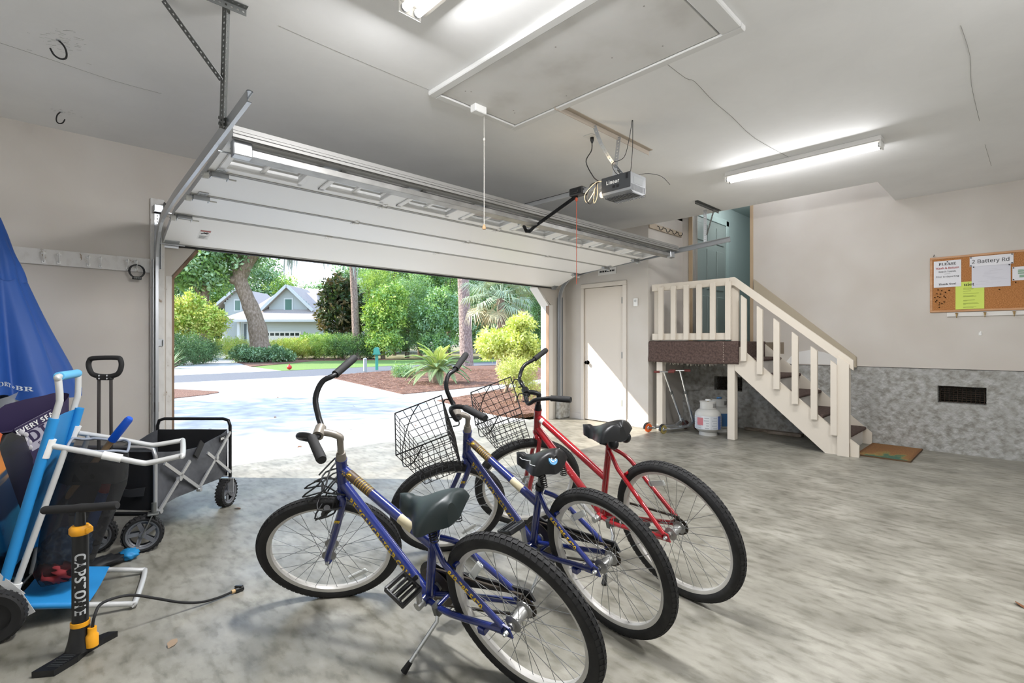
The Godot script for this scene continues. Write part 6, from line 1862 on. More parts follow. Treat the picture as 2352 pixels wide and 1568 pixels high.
func beach_chair() -> void:
	var C := thing("beach_cart_chair", "folding beach cart chair with white tubes, sky blue fabric and a black mesh bag", "beach chair", Vector3(-0.526, 0, 2.295), Basis(Vector3.UP, -0.2695))
	var W := 0.377
	var wt := mat("white_tube", "c4c5c4", 0.35, 0.1)
	var fab := mat("sky_fabric", "1f86c8", 0.6)
	fab.cull_mode = BaseMaterial3D.CULL_DISABLED
	var r := 0.0115
	var n := func(s: float, y: float) -> Vector3: return Vector3(s, y, 0)
	var f := func(s: float, y: float) -> Vector3: return Vector3(s, y, -W)
	obj("seat_frame", MB.new().tube(smooth([n.call(-0.42, 0.112), n.call(-0.2, 0.064), n.call(-0.02, 0.024), n.call(0.0, 0.018) + Vector3(0, 0, -0.02), f.call(-0.01, 0.018) + Vector3(0, 0, 0.02), f.call(-0.04, 0.026), f.call(-0.2, 0.064), f.call(-0.42, 0.112)], 4), r, 10), wt, C)
	# seat cloth sleeved over both rails
	var rows := []
	for k in 9:
		var t := k / 8.0
		var s := lerpf(-0.40, -0.155, t)
		var y := lerpf(0.108, 0.054, t)
		var row := PackedVector3Array()
		for q in [[0.0, -0.014], [0.013, -0.004], [0.012, 0.010], [0.0, 0.0155], [-0.03, 0.012], [-0.1, 0.006], [-0.19, 0.003], [-0.28, 0.006], [-W + 0.03, 0.012], [-W, 0.0155], [-W - 0.012, 0.010], [-W - 0.013, -0.004], [-W, -0.014]]:
			row.append(Vector3(s, y + q[1], q[0]))
		rows.append(row)
	obj("seat_cloth", sheet_between(rows, 0.0015), fab, C)
	for z: float in [0.0, -W]:
		var s1 := 1.0 if z == 0.0 else -1.0
		# upright back rails that end in the push handle
		obj("leg", MB.new().tube([Vector3(-0.234, 0.725, z), Vector3(-0.409, 0.112, z)], 0.0115, 10), wt, C)
		obj("link", MB.new().bar(Vector3(-0.45, 0.26, z + 0.016 * s1), Vector3(-0.365, 0.150, z + 0.016 * s1), 0.004, 0.026, Vector3(1, 1, 0)).bar(Vector3(-0.375, 0.160, z + 0.020 * s1), Vector3(-0.335, 0.072, z + 0.020 * s1), 0.004, 0.026, Vector3(1, 0.3, 0)), wt, C)
		obj("arm_collar", MB.new().tube([Vector3(-0.302, 0.70, z), Vector3(-0.278, 0.775, z)], 0.018, 12), mats["white_plastic"], C)
		obj("leg_collar", MB.new().tube([Vector3(-0.40, 0.145, z), Vector3(-0.383, 0.20, z)], 0.017, 12), mats["white_plastic"], C)
		var wh := MB.new().at(Vector3(-0.44, 0.1, z + 0.055 * s1), Basis(Vector3.RIGHT, Vector3(0, 0, 1), Vector3.DOWN))
		wh.lathe([Vector2(0.062, -0.022), Vector2(0.092, -0.026), Vector2(0.1, -0.018), Vector2(0.1, 0.018), Vector2(0.092, 0.026), Vector2(0.062, 0.022), Vector2(0.058, 0.01), Vector2(0.02, 0.014), Vector2(0.0, 0.016)], 36)
		wh.m = Transform3D.IDENTITY
		for k in 30:
			var t := TAU * k / 30.0
			wh.box(Vector3(-0.44, 0.1, z + 0.055 * s1) + Vector3(cos(t), sin(t), 0) * 0.1, Vector3(0.01, 0.004, 0.04), Basis(Vector3(0, 0, 1), t + PI * 0.5))
		obj("wheel", wh, mats["black_rubber"], C)
		var sl := MB.new().tube([Vector3(-0.419, 0.225, z), Vector3(-0.345, 0.54, z), Vector3(-0.269, 0.86, z)], 0.019, 12)
		obj("rail_sleeve", sl, fab, C)
	obj("axle", cyl(Vector3(-0.44, 0.1, 0.08), Vector3(-0.44, 0.1, -W - 0.08), 0.006), mats["steel"], C)
	obj("push_handle", MB.new().tube(smooth([Vector3(-0.44, 0.1, 0), Vector3(-0.345, 0.54, 0), Vector3(-0.262, 0.885, 0), Vector3(-0.252, 0.945, 0), Vector3(-0.256, 1.015, 0), Vector3(-0.258, 1.033, -0.018), Vector3(-0.272, 1.028, -W + 0.018), Vector3(-0.274, 1.01, -W), Vector3(-0.276, 0.92, -W), Vector3(-0.29, 0.86, -W), Vector3(-0.36, 0.54, -W), Vector3(-0.44, 0.1, -W)], 5), 0.0125, 10), wt, C)
	obj("handle_foam", MB.new().tube([Vector3(-0.259, 1.033, -0.02), Vector3(-0.271, 1.028, -W + 0.03)], 0.019, 12), mat("pale_foam", "5fb0dc", 0.7), C)
	rows = []
	for k in 9:
		var t := k / 8.0
		var a := Vector3(-0.419, 0.225, 0.0).lerp(Vector3(-0.269, 0.855, 0.0), t)
		var b := Vector3(-0.425, 0.225, -W).lerp(Vector3(-0.285, 0.855, -W), t)
		var row := PackedVector3Array()
		for q in 7:
			var u := q / 6.0
			row.append(a.lerp(b, u) + Vector3(-0.012, 0, 0) * sin(u * PI))
		rows.append(row)
	obj("back_cloth", sheet_between(rows, 0.002), fab, C)
	obj("arm", MB.new().tube(smooth([Vector3(-0.295, 0.752, 0), Vector3(-0.1, 0.686, 0), Vector3(0.02, 0.642, 0), Vector3(0.06, 0.638, 0), Vector3(0.165, 0.654, 0), Vector3(0.178, 0.656, -0.014), Vector3(0.15, 0.662, -W + 0.014), Vector3(0.135, 0.662, -W), Vector3(0.04, 0.652, -W), Vector3(0.0, 0.656, -W), Vector3(-0.12, 0.695, -W), Vector3(-0.27, 0.738, -W)], 4), 0.012, 10), wt, C)
	obj("arm_clamp", MB.new().tube([Vector3(-0.11, 0.69, 0), Vector3(-0.045, 0.667, 0)], 0.018, 12), mats["white_plastic"], C)
	# black mesh bag slung between the arms
	var net := mat("black_net", "16171a", 0.7)
	net.albedo_color.a = 0.72
	net.transparency = BaseMaterial3D.TRANSPARENCY_ALPHA
	net.cull_mode = BaseMaterial3D.CULL_DISABLED
	var bag := MB.new()
	rows = []
	for k in 13:
		var t := k / 12.0
		var row := PackedVector3Array()
		var cx := lerpf(-0.155, -0.29, pow(t, 1.2))
		var hx := lerpf(0.105, 0.09, t) * (1.0 + 0.25 * sin(t * PI)) * (1.0 if t < 0.92 else 0.75)
		var hz := lerpf(0.14, 0.13, t) * (1.0 if t < 0.92 else 0.8)
		for s in 28:
			var a := TAU * s / 28.0
			var sq := func(v: float) -> float: return signf(v) * pow(absf(v), 0.6)
			row.append(Vector3(cx + sq.call(cos(a)) * hx + 0.006 * sin(a * 5.0 + t * 8.0), lerpf(0.70, 0.135, t) - (0.05 * cos(a) * (1.0 - t) if t < 0.4 else 0.0) * 0.6, -W * 0.5 + sq.call(sin(a)) * hz + 0.005 * cos(a * 7.0 + t * 6.0)))
		rows.append(row)
	bag.surf(rows, true)
	obj("mesh_bag", bag, net, C)
	var hem := []
	for p in rows[0]:
		hem.append(p + Vector3(0, 0.008 * sin(p.x * 60.0) + 0.004, 0))
	hem.append(hem[0])
	obj("bag_binding", MB.new().tube(smooth(hem, 2), 0.006, 6), mat("grey_binding", "8c93a0", 0.7), C)
	obj("bag_band", sheet_between([PackedVector3Array(rows[1]) , PackedVector3Array(rows[3])], 0.001), mat("bag_black", "101113", 0.8), C)

func cloth_ball(seed_: int, r: Vector3, bump: float) -> MB:
	var nz := noise(seed_, 3.0, 3)
	var rows := []
	for a in 17:
		var t := PI * a / 16.0
		var row := PackedVector3Array()
		for s in 24:
			var f := TAU * s / 24.0
			var d := Vector3(sin(t) * cos(f), cos(t), sin(t) * sin(f))
			row.append(d * r * (1.0 + bump * nz.get_noise_3dv(d * 1.3) * 2.0 + bump * 0.6 * sin(f * 7.0 + t * 4.0) * sin(t)))
		rows.append(row)
	var b := MB.new()
	b.surf(rows, true)
	return b

func beach_gear() -> void:
	var bt := Basis(Vector3.UP, -0.2695)
	var ch := Transform3D(bt, Vector3(-0.526, 0, 2.295))
	# what lies in the mesh bag
	var W := 0.377
	solo("beach_towel", cloth_ball(31, Vector3(0.085, 0.09, 0.10), 0.16), tex_mat("plaid_blue", "ffffff", 0.85, ntex(noise(121, 0.03, 2, FastNoiseLite.TYPE_CELLULAR), [[0.0, "16304f"], [0.45, "23517f"], [0.6, "7f93ab"], [1.0, "2a2f44"]], 256), Vector3.ONE * 3.0), "crumpled blue and grey beach towel low in the black mesh bag", "towel").transform = ch * Transform3D(Basis.IDENTITY, Vector3(-0.27, 0.255, -0.18))
	solo("red_cloth", cloth_ball(32, Vector3(0.07, 0.055, 0.09), 0.18), mat("red_cloth", "7a2228", 0.85), "crumpled red cloth at the bottom of the black mesh bag", "cloth").transform = ch * Transform3D(Basis.IDENTITY, Vector3(-0.285, 0.185, -0.14))
	var sq := thing("water_squirter", "blue foam water squirter with a red tip in the mesh bag", "water toy", ch * Vector3(-0.13, 0.50, -0.12), bt)
	obj("barrel", MB.new().tube([Vector3(-0.05, -0.16, 0), Vector3(0.0, 0, 0)], 0.02, 12), mat("toy_blue", "1c4f95", 0.7), sq)
	obj("tip", MB.new().tube([Vector3(0.0, 0, 0), Vector3(0.012, 0.04, 0)], 0.019, 12, true, [0.019, 0.017]), mat("toy_red", "b5363a", 0.7), sq)
	var st := thing("beach_shovel", "wooden shovel handle with a bright blue grip sticking out of the mesh bag", "shovel", Vector3(-0.52, 0.822, 2.118))
	var d := (Vector3(-0.606, 0.669, 2.031) - Vector3(-0.518, 0.822, 2.116)).normalized()
	obj("shaft", MB.new().tube([d * 0.10, d * 0.55], 0.0135, 12), mats["tan_wood"], st)
	obj("grip", MB.new().tube([Vector3.ZERO, d * 0.012, d * 0.07, d * 0.135], 0.018, 14, true, [0.013, 0.0175, 0.0185, 0.0185]), mat("grip_blue", "1552c0", 0.35), st)
	# purple tote behind the chair
	var tb := thing("tote_bag", "dark purple shopping bag with white lettering leaning behind the beach chair", "bag", Vector3(-0.86, 0, 1.28), Basis(Vector3.UP, 0.35))
	var rows := []
	for k in 10:
		var t := k / 9.0
		var row := PackedVector3Array()
		for s in 32:
			var a := TAU * s / 32.0
			var q := func(v: float) -> float: return signf(v) * pow(absf(v), 0.45)
			row.append(Vector3(q.call(cos(a)) * lerpf(0.15, 0.16, t) + 0.008 * sin(t * 7.0 + a * 4.0), lerpf(0.0, 0.80, t) + 0.012 * sin(a * 3.0) * t - 0.10 * t * cos(a - 2.6), q.call(sin(a)) * lerpf(0.09, 0.05, t) * (1.0 + 0.12 * sin(a * 6.0 + t * 5.0))))
		rows.append(row)
	var b := MB.new()
	b.surf(rows, true)
	var pm := mat("purple_bag", "2a1f45", 0.5)
	pm.cull_mode = BaseMaterial3D.CULL_DISABLED
	obj("bag_body", b, pm, tb)
	var tilt := Basis(Vector3(0, 0, 1), 0.5)
	var pan := obj("print_panel", MB.new().box(Vector3(0.03, 0.70, 0.062), Vector3(0.17, 0.15, 0.004), tilt), mat("bag_print", "a9a6b4", 0.7), tb)
	var front := func(x: float, y: float) -> Transform3D: return Transform3D(tilt, Vector3(0.03, 0.70, 0.0645) + tilt * Vector3(x, y, 0))
	obj("dark_band", MB.new().box(Vector3(0.03, 0.70, 0.0638) + tilt * Vector3(0, 0.052, 0), Vector3(0.18, 0.045, 0.004), tilt), pm, tb)
	text("EVERY SEA", 0.026, mats["white_plastic"], tb, front.call(-0.005, 0.05) * Transform3D(Basis.IDENTITY, Vector3(0, 0, 0.0022)), 10)
	text("DIC", 0.062, pm, tb, front.call(0.005, -0.005), 10)
	text("SPORTI", 0.022, pm, tb, front.call(0.005, -0.057), 10)
	# two body boards on edge
	var bl := [["bodyboard with a sunset orange and sea blue print standing behind the chair", "board_print_a", [Color("d8622c"), Color("e08a3a"), Color("1c3a5c"), Color("2f86b4"), Color("0f2740"), Color("8fc0cc")]], ["dark bodyboard rimmed with white hibiscus flowers standing beside the purple bag", "board_print_b", [Color("1a1410"), Color("1c1a2c"), Color("15172a"), Color("10121f"), Color("14141c"), Color("0c0d12")]]]
	for n in 2:
		var im := Image.create(64, 256, false, Image.FORMAT_RGB8)
		var nz := noise(131 + n, 0.05, 4)
		for y in 256:
			for x in 64:
				var t := clampf(y / 255.0 + 0.10 * nz.get_noise_2d(x, y), 0.0, 0.999) * 5.0
				im.set_pixel(x, y, bl[n][2][int(t)].lerp(bl[n][2][int(t) + 1], smoothstep(0.3, 0.7, t - floorf(t))))
		var m := mat(bl[n][1], "ffffff", 0.5)
		m.albedo_texture = ImageTexture.create_from_image(im)
		var K := thing("bodyboard", bl[n][0], "bodyboard", Vector3(-0.875, 0, 1.66) if n == 0 else Vector3(-0.868, 0, 1.54), Basis(Vector3(0, 0, 1), 0.165 if n == 0 else 0.115) * Basis(Vector3.UP, 1.40 if n == 0 else 1.25), "bodyboards behind the chair")
		rows = []
		for k in 15:
			var t := k / 14.0
			var hw := 0.20 * pow(maxf(0.0, 1.0 - pow(absf(t * 2.0 - 1.0), 5.0)), 0.5) * (0.85 + 0.15 * sin(t * PI)) + 0.03
			var row := PackedVector3Array()
			for s in 20:
				var a := TAU * s / 20.0
				var q := func(v: float) -> float: return signf(v) * pow(absf(v), 0.4)
				row.append(Vector3(q.call(cos(a)) * hw, (0.77 if n == 0 else 0.73) * (1.0 - t), q.call(sin(a)) * 0.026))
			rows.append(row)
		b = MB.new()
		b.surf(rows, true)
		obj("core", b, m, K)
		obj("rail_band", MB.new().tube([rows[1][0] + Vector3(0.002, 0, 0), rows[4][0] + Vector3(0.002, 0, 0), rows[7][0] + Vector3(0.002, 0, 0), rows[10][0] + Vector3(0.002, 0, 0), rows[13][0] + Vector3(0.002, 0, 0)], 0.02, 8), mat("rail_dark", "141417", 0.7), K)
		if n == 1:
			for k in 5:
				var p: Vector3 = rows[1 + k][0]
				var fl := MB.new()
				for e in 5:
					var t := TAU * e / 5.0 + k
					fl.ball(p + Vector3(0.020 - 0.004 * k, cos(t) * 0.024, 0.004 + sin(t) * 0.016), Vector3(0.004, 0.014, 0.012), 8, 6)
				obj("flower_print", fl, mat("flower_white", "cfccd0", 0.7), K)
	# black bundle filling the black area behind the boards
	var bp := thing("bundle", "slumped black bundle on the floor behind the chair wheels", "bundle", Vector3(-1.16, 0, 2.06), Basis(Vector3.UP, 0.4))
	obj("sack", cloth_ball(35, Vector3(0.17, 0.26, 0.15), 0.10), mat("black_nylon", "0f1013", 0.6), bp).position = Vector3(0, 0.25, 0)
	obj("pocket", cloth_ball(36, Vector3(0.11, 0.10, 0.06), 0.10), mats["black_nylon"], bp).position = Vector3(0.05, 0.16, 0.13)
	# small bag dropped by the wagon
	var sb := thing("stuff_sack", "small black and blue stuff sack lying by the beach chair", "bag", Vector3(-0.535, 0, 1.665), Basis(Vector3.UP, 0.3))
	obj("sack", cloth_ball(33, Vector3(0.10, 0.026, 0.055), 0.14), mat("sack_black", "15171b", 0.6), sb).position = Vector3(-0.04, 0.026, 0)
	obj("blue_end", cloth_ball(34, Vector3(0.045, 0.028, 0.05), 0.12), mat("sack_blue", "1f86c0", 0.6), sb).position = Vector3(0.065, 0.028, 0.01)

func wagon() -> void:
	var G := thing("folding_wagon", "grey and black folding wagon with chunky wheels and a tall pull handle", "wagon", Vector3(-0.530, 0, 1.395), Basis(Vector3.UP, -0.7688))
	var fabm := tex_mat("wagon_grey", "ffffff", 0.6, ntex(noise(141, 0.02, 4), [[0.0, "3b3d42"], [0.5, "494b50"], [1.0, "5a5c61"]], 256), Vector3.ONE * 1.5, ntex(noise(142, 0.02, 3), [], 256), 1.2)
	var blk := mat("wagon_black", "131417", 0.6)
	var frame := mat("wagon_tube", "1a1b1d", 0.3, 0.4)
	var sil := mat("wagon_silver", "b9bbbd", 0.3, 0.7)
	var hx := 0.262
	var z1 := -0.76
	# cloth tub: sides, ends, floor
	var side := func(x: float, m: Material, called: String) -> void:
		var rows := []
		for k in 6:
			var t := k / 5.0
			var row := PackedVector3Array()
			for s in 17:
				var u := s / 16.0
				var top := 0.545 - 0.05 * sin(u * PI)
				row.append(Vector3(x + signf(x) * (-0.018 * sin(u * PI * 2.0 + 0.4) * sin(t * PI) + 0.008 * sin(u * 17.0 + t * 5.0)), lerpf(0.225, top, t), lerpf(-0.02, z1 + 0.02, u)))
			rows.append(row)
		obj(called, sheet_between(rows, 0.004), m, G)
	side.call(hx - 0.012, fabm, "side_cloth")
	side.call(-hx + 0.012, fabm, "side_cloth")
	for z: float in [-0.012, z1 + 0.012]:
		var rows := []
		for k in 5:
			var row := PackedVector3Array()
			for s in 9:
				var u := s / 8.0
				row.append(Vector3(lerpf(-hx + 0.01, hx - 0.01, u), lerpf(0.215, 0.548, k / 4.0), z + 0.006 * sin(u * 9.0)))
			rows.append(row)
		obj("end_cloth", sheet_between(rows, 0.004), blk, G)
	obj("floor_pad", MB.new().span(Vector3(-hx + 0.02, 0.222, z1 + 0.02), Vector3(hx - 0.02, 0.24, -0.02), 0.004), blk, G)
	obj("end_pocket", sheet_between([PackedVector3Array([Vector3(0.06, 0.30, 0.004), Vector3(0.13, 0.295, 0.012), Vector3(0.2, 0.30, 0.004)]), PackedVector3Array([Vector3(0.05, 0.35, 0.006), Vector3(0.13, 0.34, 0.022), Vector3(0.21, 0.35, 0.006)])], 0.003), mat("pocket_net", "2a2c30", 0.8), G)
	# end hoops
	for z: float in [0.0, z1]:
		var yt := 0.575 if z == 0.0 else 0.622
		var pts := [Vector3(-hx, 0.19, z), Vector3(-hx, yt - 0.05, z), Vector3(-hx + 0.012, yt - 0.012, z), Vector3(-hx + 0.05, yt, z), Vector3(hx - 0.05, yt, z), Vector3(hx - 0.012, yt - 0.012, z), Vector3(hx, yt - 0.05, z), Vector3(hx, 0.19, z)]
		obj("end_hoop", MB.new().tube(pts, 0.0115, 10), sil if z == 0.0 else frame, G)
		obj("cross_tube", MB.new().tube([Vector3(-hx, 0.195, z), Vector3(hx, 0.195, z)], 0.012, 8), frame, G)
	for x: float in [-hx - 0.012, hx + 0.012]:
		var br := MB.new()
		for q in [[-0.01, 0.20, -0.29, 0.43], [-0.06, 0.47, -0.40, 0.22], [-0.37, 0.22, -0.74, 0.53], [-0.47, 0.44, -0.745, 0.24]]:
			br.bar(Vector3(x, q[1], q[0]), Vector3(x, q[3], q[2]), 0.010, 0.02, Vector3(1, 0, 0).cross(Vector3(0, q[3] - q[1], q[2] - q[0])))
		for q in [[-0.385, 0.222], [-0.02, 0.205], [-0.19, 0.345], [-0.57, 0.385]]:
			br.tube([Vector3(x - 0.012, q[1], q[0]), Vector3(x + 0.012, q[1], q[0])], 0.014, 10)
		obj("cross_brace", br, sil, G)
	obj("corner_strap", MB.new().bar(Vector3(hx + 0.004, 0.44, -0.36), Vector3(hx + 0.004, 0.52, -0.43), 0.006, 0.05, Vector3(0, 1, 0.6)), blk, G)
	obj("label_patch", MB.new().box(Vector3(hx + 0.003, 0.497, z1 + 0.10), Vector3(0.004, 0.035, 0.065), Basis.IDENTITY, 0.001), blk, G)
	text("MAC", 0.016, mats["white_plastic"], G, Transform3D(Basis(Vector3(0, 0, -1), Vector3.UP, Vector3.RIGHT), Vector3(hx + 0.0052, 0.499, z1 + 0.10)), 10)
	# wheels
	var wheel := func(c: Vector3, turn: float, caster: bool) -> void:
		var bs := Basis(Vector3.UP, turn)
		var b := MB.new().at(c, bs * Basis(Vector3(0, 1, 0), Vector3(1, 0, 0), Vector3(0, 0, -1)))
		b.lathe([Vector2(0.066, -0.022), Vector2(0.088, -0.028), Vector2(0.097, -0.02), Vector2(0.099, 0.0), Vector2(0.097, 0.02), Vector2(0.088, 0.028), Vector2(0.066, 0.022), Vector2(0.066, -0.022)], 40)
		b.m = Transform3D(bs, c)
		for k in 26:
			for e: float in [-1.0, 1.0]:
				var t := TAU * (k + 0.25 * e) / 26.0
				b.box(Vector3(0.014 * e, cos(t) * 0.097, sin(t) * 0.097), Vector3(0.026, 0.006, 0.013), Basis(Vector3.RIGHT, t) * Basis(Vector3.UP, 0.3 * e))
		var o := obj("wheel", b, mats["black_rubber"], G)
		var rm := MB.new()
		rm.m = Transform3D(bs, c)
		for e: float in [-1.0, 1.0]:
			for k in 5:
				var t := TAU * k / 5.0
				rm.bar(Vector3(0.012 * e, cos(t) * 0.016, sin(t) * 0.016), Vector3(0.02 * e, cos(t + 0.25) * 0.068, sin(t + 0.25) * 0.068), 0.02, 0.008, Vector3(1, 0, 0))
		rm.tube([Vector3(-0.026, 0, 0), Vector3(0.026, 0, 0)], 0.017, 12)
		rm.m = Transform3D(bs, c) * Transform3D(Basis(Vector3(0, 1, 0), Vector3(1, 0, 0), Vector3(0, 0, -1)), Vector3.ZERO)
		for e: float in [-1.0, 1.0]:
			rm.lathe([Vector2(0.06, 0.016 * e), Vector2(0.072, 0.026 * e), Vector2(0.078, 0.0275 * e), Vector2(0.078, 0.0265 * e), Vector2(0.06, 0.014 * e)], 32)
		obj("wheel_rim", rm, mat("wagon_rim", "6f7175", 0.45, 0.3), o)
		var fk := MB.new()
		fk.m = Transform3D(bs, c)
		if caster:
			for e: float in [-1.0, 1.0]:
				fk.bar(Vector3(0.036 * e, 0.0, 0.0), Vector3(0.036 * e, 0.105, -0.045), 0.006, 0.03, Vector3(1, 0, 0))
			fk.span(Vector3(-0.04, 0.10, -0.075), Vector3(0.04, 0.112, -0.02), 0.004)
			fk.tube([Vector3(-0.04, 0, 0), Vector3(0.04, 0, 0)], 0.006, 8)
			fk.tube([Vector3(0, 0.10, -0.05), Vector3(0, 0.165, -0.05)], 0.013, 10)
		else:
			fk.bar(Vector3(0.036, 0.0, 0.0), Vector3(0.036, 0.10, 0.0), 0.006, 0.03, Vector3(1, 0, 0)).bar(Vector3(-0.036, 0.0, 0.0), Vector3(-0.036, 0.10, 0.0), 0.006, 0.03, Vector3(1, 0, 0)).span(Vector3(-0.04, 0.095, -0.02), Vector3(0.04, 0.103, 0.02))
			fk.tube([Vector3(-0.04, 0, 0), Vector3(0.04, 0, 0)], 0.006, 8)
		obj("wheel_fork", fk, mats["galv_dark"] if caster else sil, o)
	wheel.call(Vector3(0.225, 0.1, 0.045), -1.0, true)
	wheel.call(Vector3(-0.03, 0.1, 0.06), -1.1, true)
	wheel.call(Vector3(hx - 0.012, 0.1, -0.735), 0.0, false)
	wheel.call(Vector3(-hx + 0.012, 0.1, -0.735), 0.0, false)
	# pull handle standing upright
	obj("handle_base", MB.new().span(Vector3(-0.04, 0.17, 0.01), Vector3(0.04, 0.50, 0.04), 0.006), blk, G)
	for x: float in [-0.036, 0.036]:
		obj("handle_pole", MB.new().tube([Vector3(x, 0.35, 0.03), Vector3(x * 0.94, 0.985, 0.03)], 0.0085, 10), mat("pole_dark", "4a4746", 0.3, 0.6), G)
	var hp := []
	for q in [[-0.035, 0.985], [-0.075, 1.0], [-0.092, 1.04], [-0.088, 1.07], [-0.065, 1.085], [0.065, 1.088], [0.088, 1.074], [0.092, 1.04], [0.075, 1.0], [0.035, 0.985]]:
		hp.append(Vector3(q[0], q[1], 0.03))
	obj("grip", MB.new().tube(smooth(hp, 4, true), 0.0135, 10, false, [], true).span(Vector3(-0.045, 0.962, 0.018), Vector3(0.045, 0.995, 0.042), 0.006), mats["black_rubber"], G)
	for q in [[-0.022, 0.988], [0.022, 0.988], [-0.022, 0.972], [0.022, 0.972]]:
		obj("grip_screw", cyl(Vector3(q[0], q[1], 0.041), Vector3(q[0], q[1], 0.045), 0.005, 8), mats["steel"], G)

func pump() -> void:
	var blk := mat("pump_black", "151618", 0.35)
	var yel := mat("pump_yellow", "e8a21c", 0.45)
	var P := thing("bicycle_pump", "black floor pump with yellow collars and a hose trailing across the floor", "bicycle pump", Vector3(-0.722, 0, 2.553), Basis(Vector3.UP, -0.77))
	# local x runs along the handle
	var ft := MB.new()
	var poly := PackedVector2Array([Vector2(-0.05, -0.14), Vector2(0.02, -0.13), Vector2(0.035, -0.05), Vector2(0.028, 0.0), Vector2(0.04, 0.06), Vector2(0.055, 0.11), Vector2(0.02, 0.105), Vector2(-0.02, 0.05), Vector2(-0.03, 0.0), Vector2(-0.035, -0.05)])
	ft.at(Vector3(0, 0.011, 0), Basis(Vector3.RIGHT, Vector3(0, 0, -1), Vector3.UP)).extrude(poly, 0.022)
	ft.m = Transform3D.IDENTITY
	obj("foot_plate", ft, blk, P)
	for k in 8:
		obj("foot_rib", MB.new().span(Vector3(-0.022, 0.022, 0.045 + 0.009 * k), Vector3(0.022, 0.0245, 0.05 + 0.009 * k)), mat("rib_grey", "26282a", 0.6), P)
	obj("base_cone", MB.new().lathe([Vector2(0.046, 0.02), Vector2(0.036, 0.06), Vector2(0.03, 0.10), Vector2(0.0285, 0.11)], 24), blk, P)
	obj("lower_collar", MB.new().lathe([Vector2(0.026, 0.108), Vector2(0.03, 0.108), Vector2(0.03, 0.124), Vector2(0.026, 0.124)], 24), yel, P)
	obj("barrel", MB.new().lathe([Vector2(0.0255, 0.10), Vector2(0.0255, 0.46), Vector2(0.0, 0.46)], 28), blk, P)
	obj("top_collar", MB.new().lathe([Vector2(0.0, 0.452), Vector2(0.03, 0.452), Vector2(0.034, 0.458), Vector2(0.034, 0.478), Vector2(0.027, 0.486), Vector2(0.0, 0.486)], 10).box(Vector3(0.03, 0.468, 0), Vector3(0.02, 0.022, 0.03), Basis.IDENTITY, 0.004), yel, P)
	obj("rod", MB.new().tube([Vector3(0, 0.48, 0), Vector3(0, 0.545, 0)], 0.014, 14, true, [0.018, 0.014]), blk, P)
	obj("handle", MB.new().tube([Vector3(-0.142, 0.541, 0), Vector3(-0.135, 0.542, 0), Vector3(-0.03, 0.547, 0), Vector3(0, 0.55, 0), Vector3(0.03, 0.552, 0), Vector3(0.135, 0.560, 0), Vector3(0.142, 0.561, 0)], 0.015, 14, true, [0.012, 0.0155, 0.0155, 0.017, 0.0155, 0.0155, 0.012]), mats["black_rubber"], P)
	var tm := text_mesh("CAPSTONE", 0.034, 10, 0.001)
	obj("lettering", wrap_text("CAPSTONE", 0.034, Vector3(0, 0.385, 0), Vector3.DOWN, Vector3(0.62, 0, 0.78).normalized(), 0.0256), mat("grey_print", "b9bcbe", 0.5), P)
	obj("hose_collar", MB.new().at(Vector3(0.045, 0.05, 0.0)).lathe([Vector2(0.02, -0.02), Vector2(0.02, 0.02), Vector2(0.014, 0.028), Vector2(0.014, 0.05), Vector2(0, 0.05)], 14), yel, P)
	var inv := P.transform.affine_inverse()
	var pts := [Vector3(0.045, 0.09, 0), Vector3(0.05, 0.14, -0.005)]
	for q in [[-0.655, 0.165, 2.545], [-0.57, 0.155, 2.52], [-0.48, 0.105, 2.505], [-0.39, 0.05, 2.49], [-0.31, 0.018, 2.48], [-0.24, 0.010, 2.472], [-0.18, 0.012, 2.463]]:
		pts.append(inv * Vector3(q[0], q[1], q[2]))
	obj("hose", MB.new().tube(smooth(pts, 5), 0.0055, 10), mats["black_rubber"], P)
	var e0: Vector3 = pts[pts.size() - 1]
	var dd: Vector3 = (e0 - pts[pts.size() - 2]).normalized()
	obj("chuck_ring", MB.new().tube([e0 - dd * 0.002, e0 + dd * 0.016], 0.009, 10), mat("tan_ring", "c9a878", 0.5), P)
	obj("chuck", MB.new().tube([e0 + dd * 0.014, e0 + dd * 0.05], 0.0125, 12).box(e0 + dd * 0.03 + Vector3(0, 0.014, 0), Vector3(0.035, 0.008, 0.014), Basis.IDENTITY, 0.002), blk, P)

func slab(poly: Array, y: float, th := 0.05) -> MB:
	var p := PackedVector2Array()
	for q in poly:
		p.append(Vector2(q[0], -q[1]))
	return MB.new().at(Vector3(0, y - th * 0.5, 0), Basis(Vector3.RIGHT, Vector3(0, 0, -1), Vector3.UP)).extrude(p, th)

func leaf_cluster(sd: int, n: int, ln: float, wd: float, droop := 0.0) -> ArrayMesh:
	var rng := RandomNumberGenerator.new()
	rng.seed = sd
	var b := MB.new()
	for k in n:
		var d := Vector3(rng.randf_range(-1, 1), rng.randf_range(-1, 1), rng.randf_range(-1, 1)).normalized()
		var o := d * rng.randf_range(0.02, 0.32)
		var dir := (d + Vector3(rng.randf_range(-0.6, 0.6), rng.randf_range(-0.6, 0.6) - droop, rng.randf_range(-0.6, 0.6))).normalized()
		var s := dir.cross(Vector3(rng.randf_range(-1, 1), rng.randf_range(-1, 1), rng.randf_range(-1, 1))).normalized() * wd * 0.5
		var nn := s.cross(dir).normalized()
		var l := ln * rng.randf_range(0.75, 1.2)
		var mid := o + dir * l * 0.5 + nn * l * 0.06
		var tip := o + dir * l
		b.tri(o, mid + s, tip, nn, nn, nn)
		b.tri(o, tip, mid - s, nn, nn, nn)
	return b.mesh()

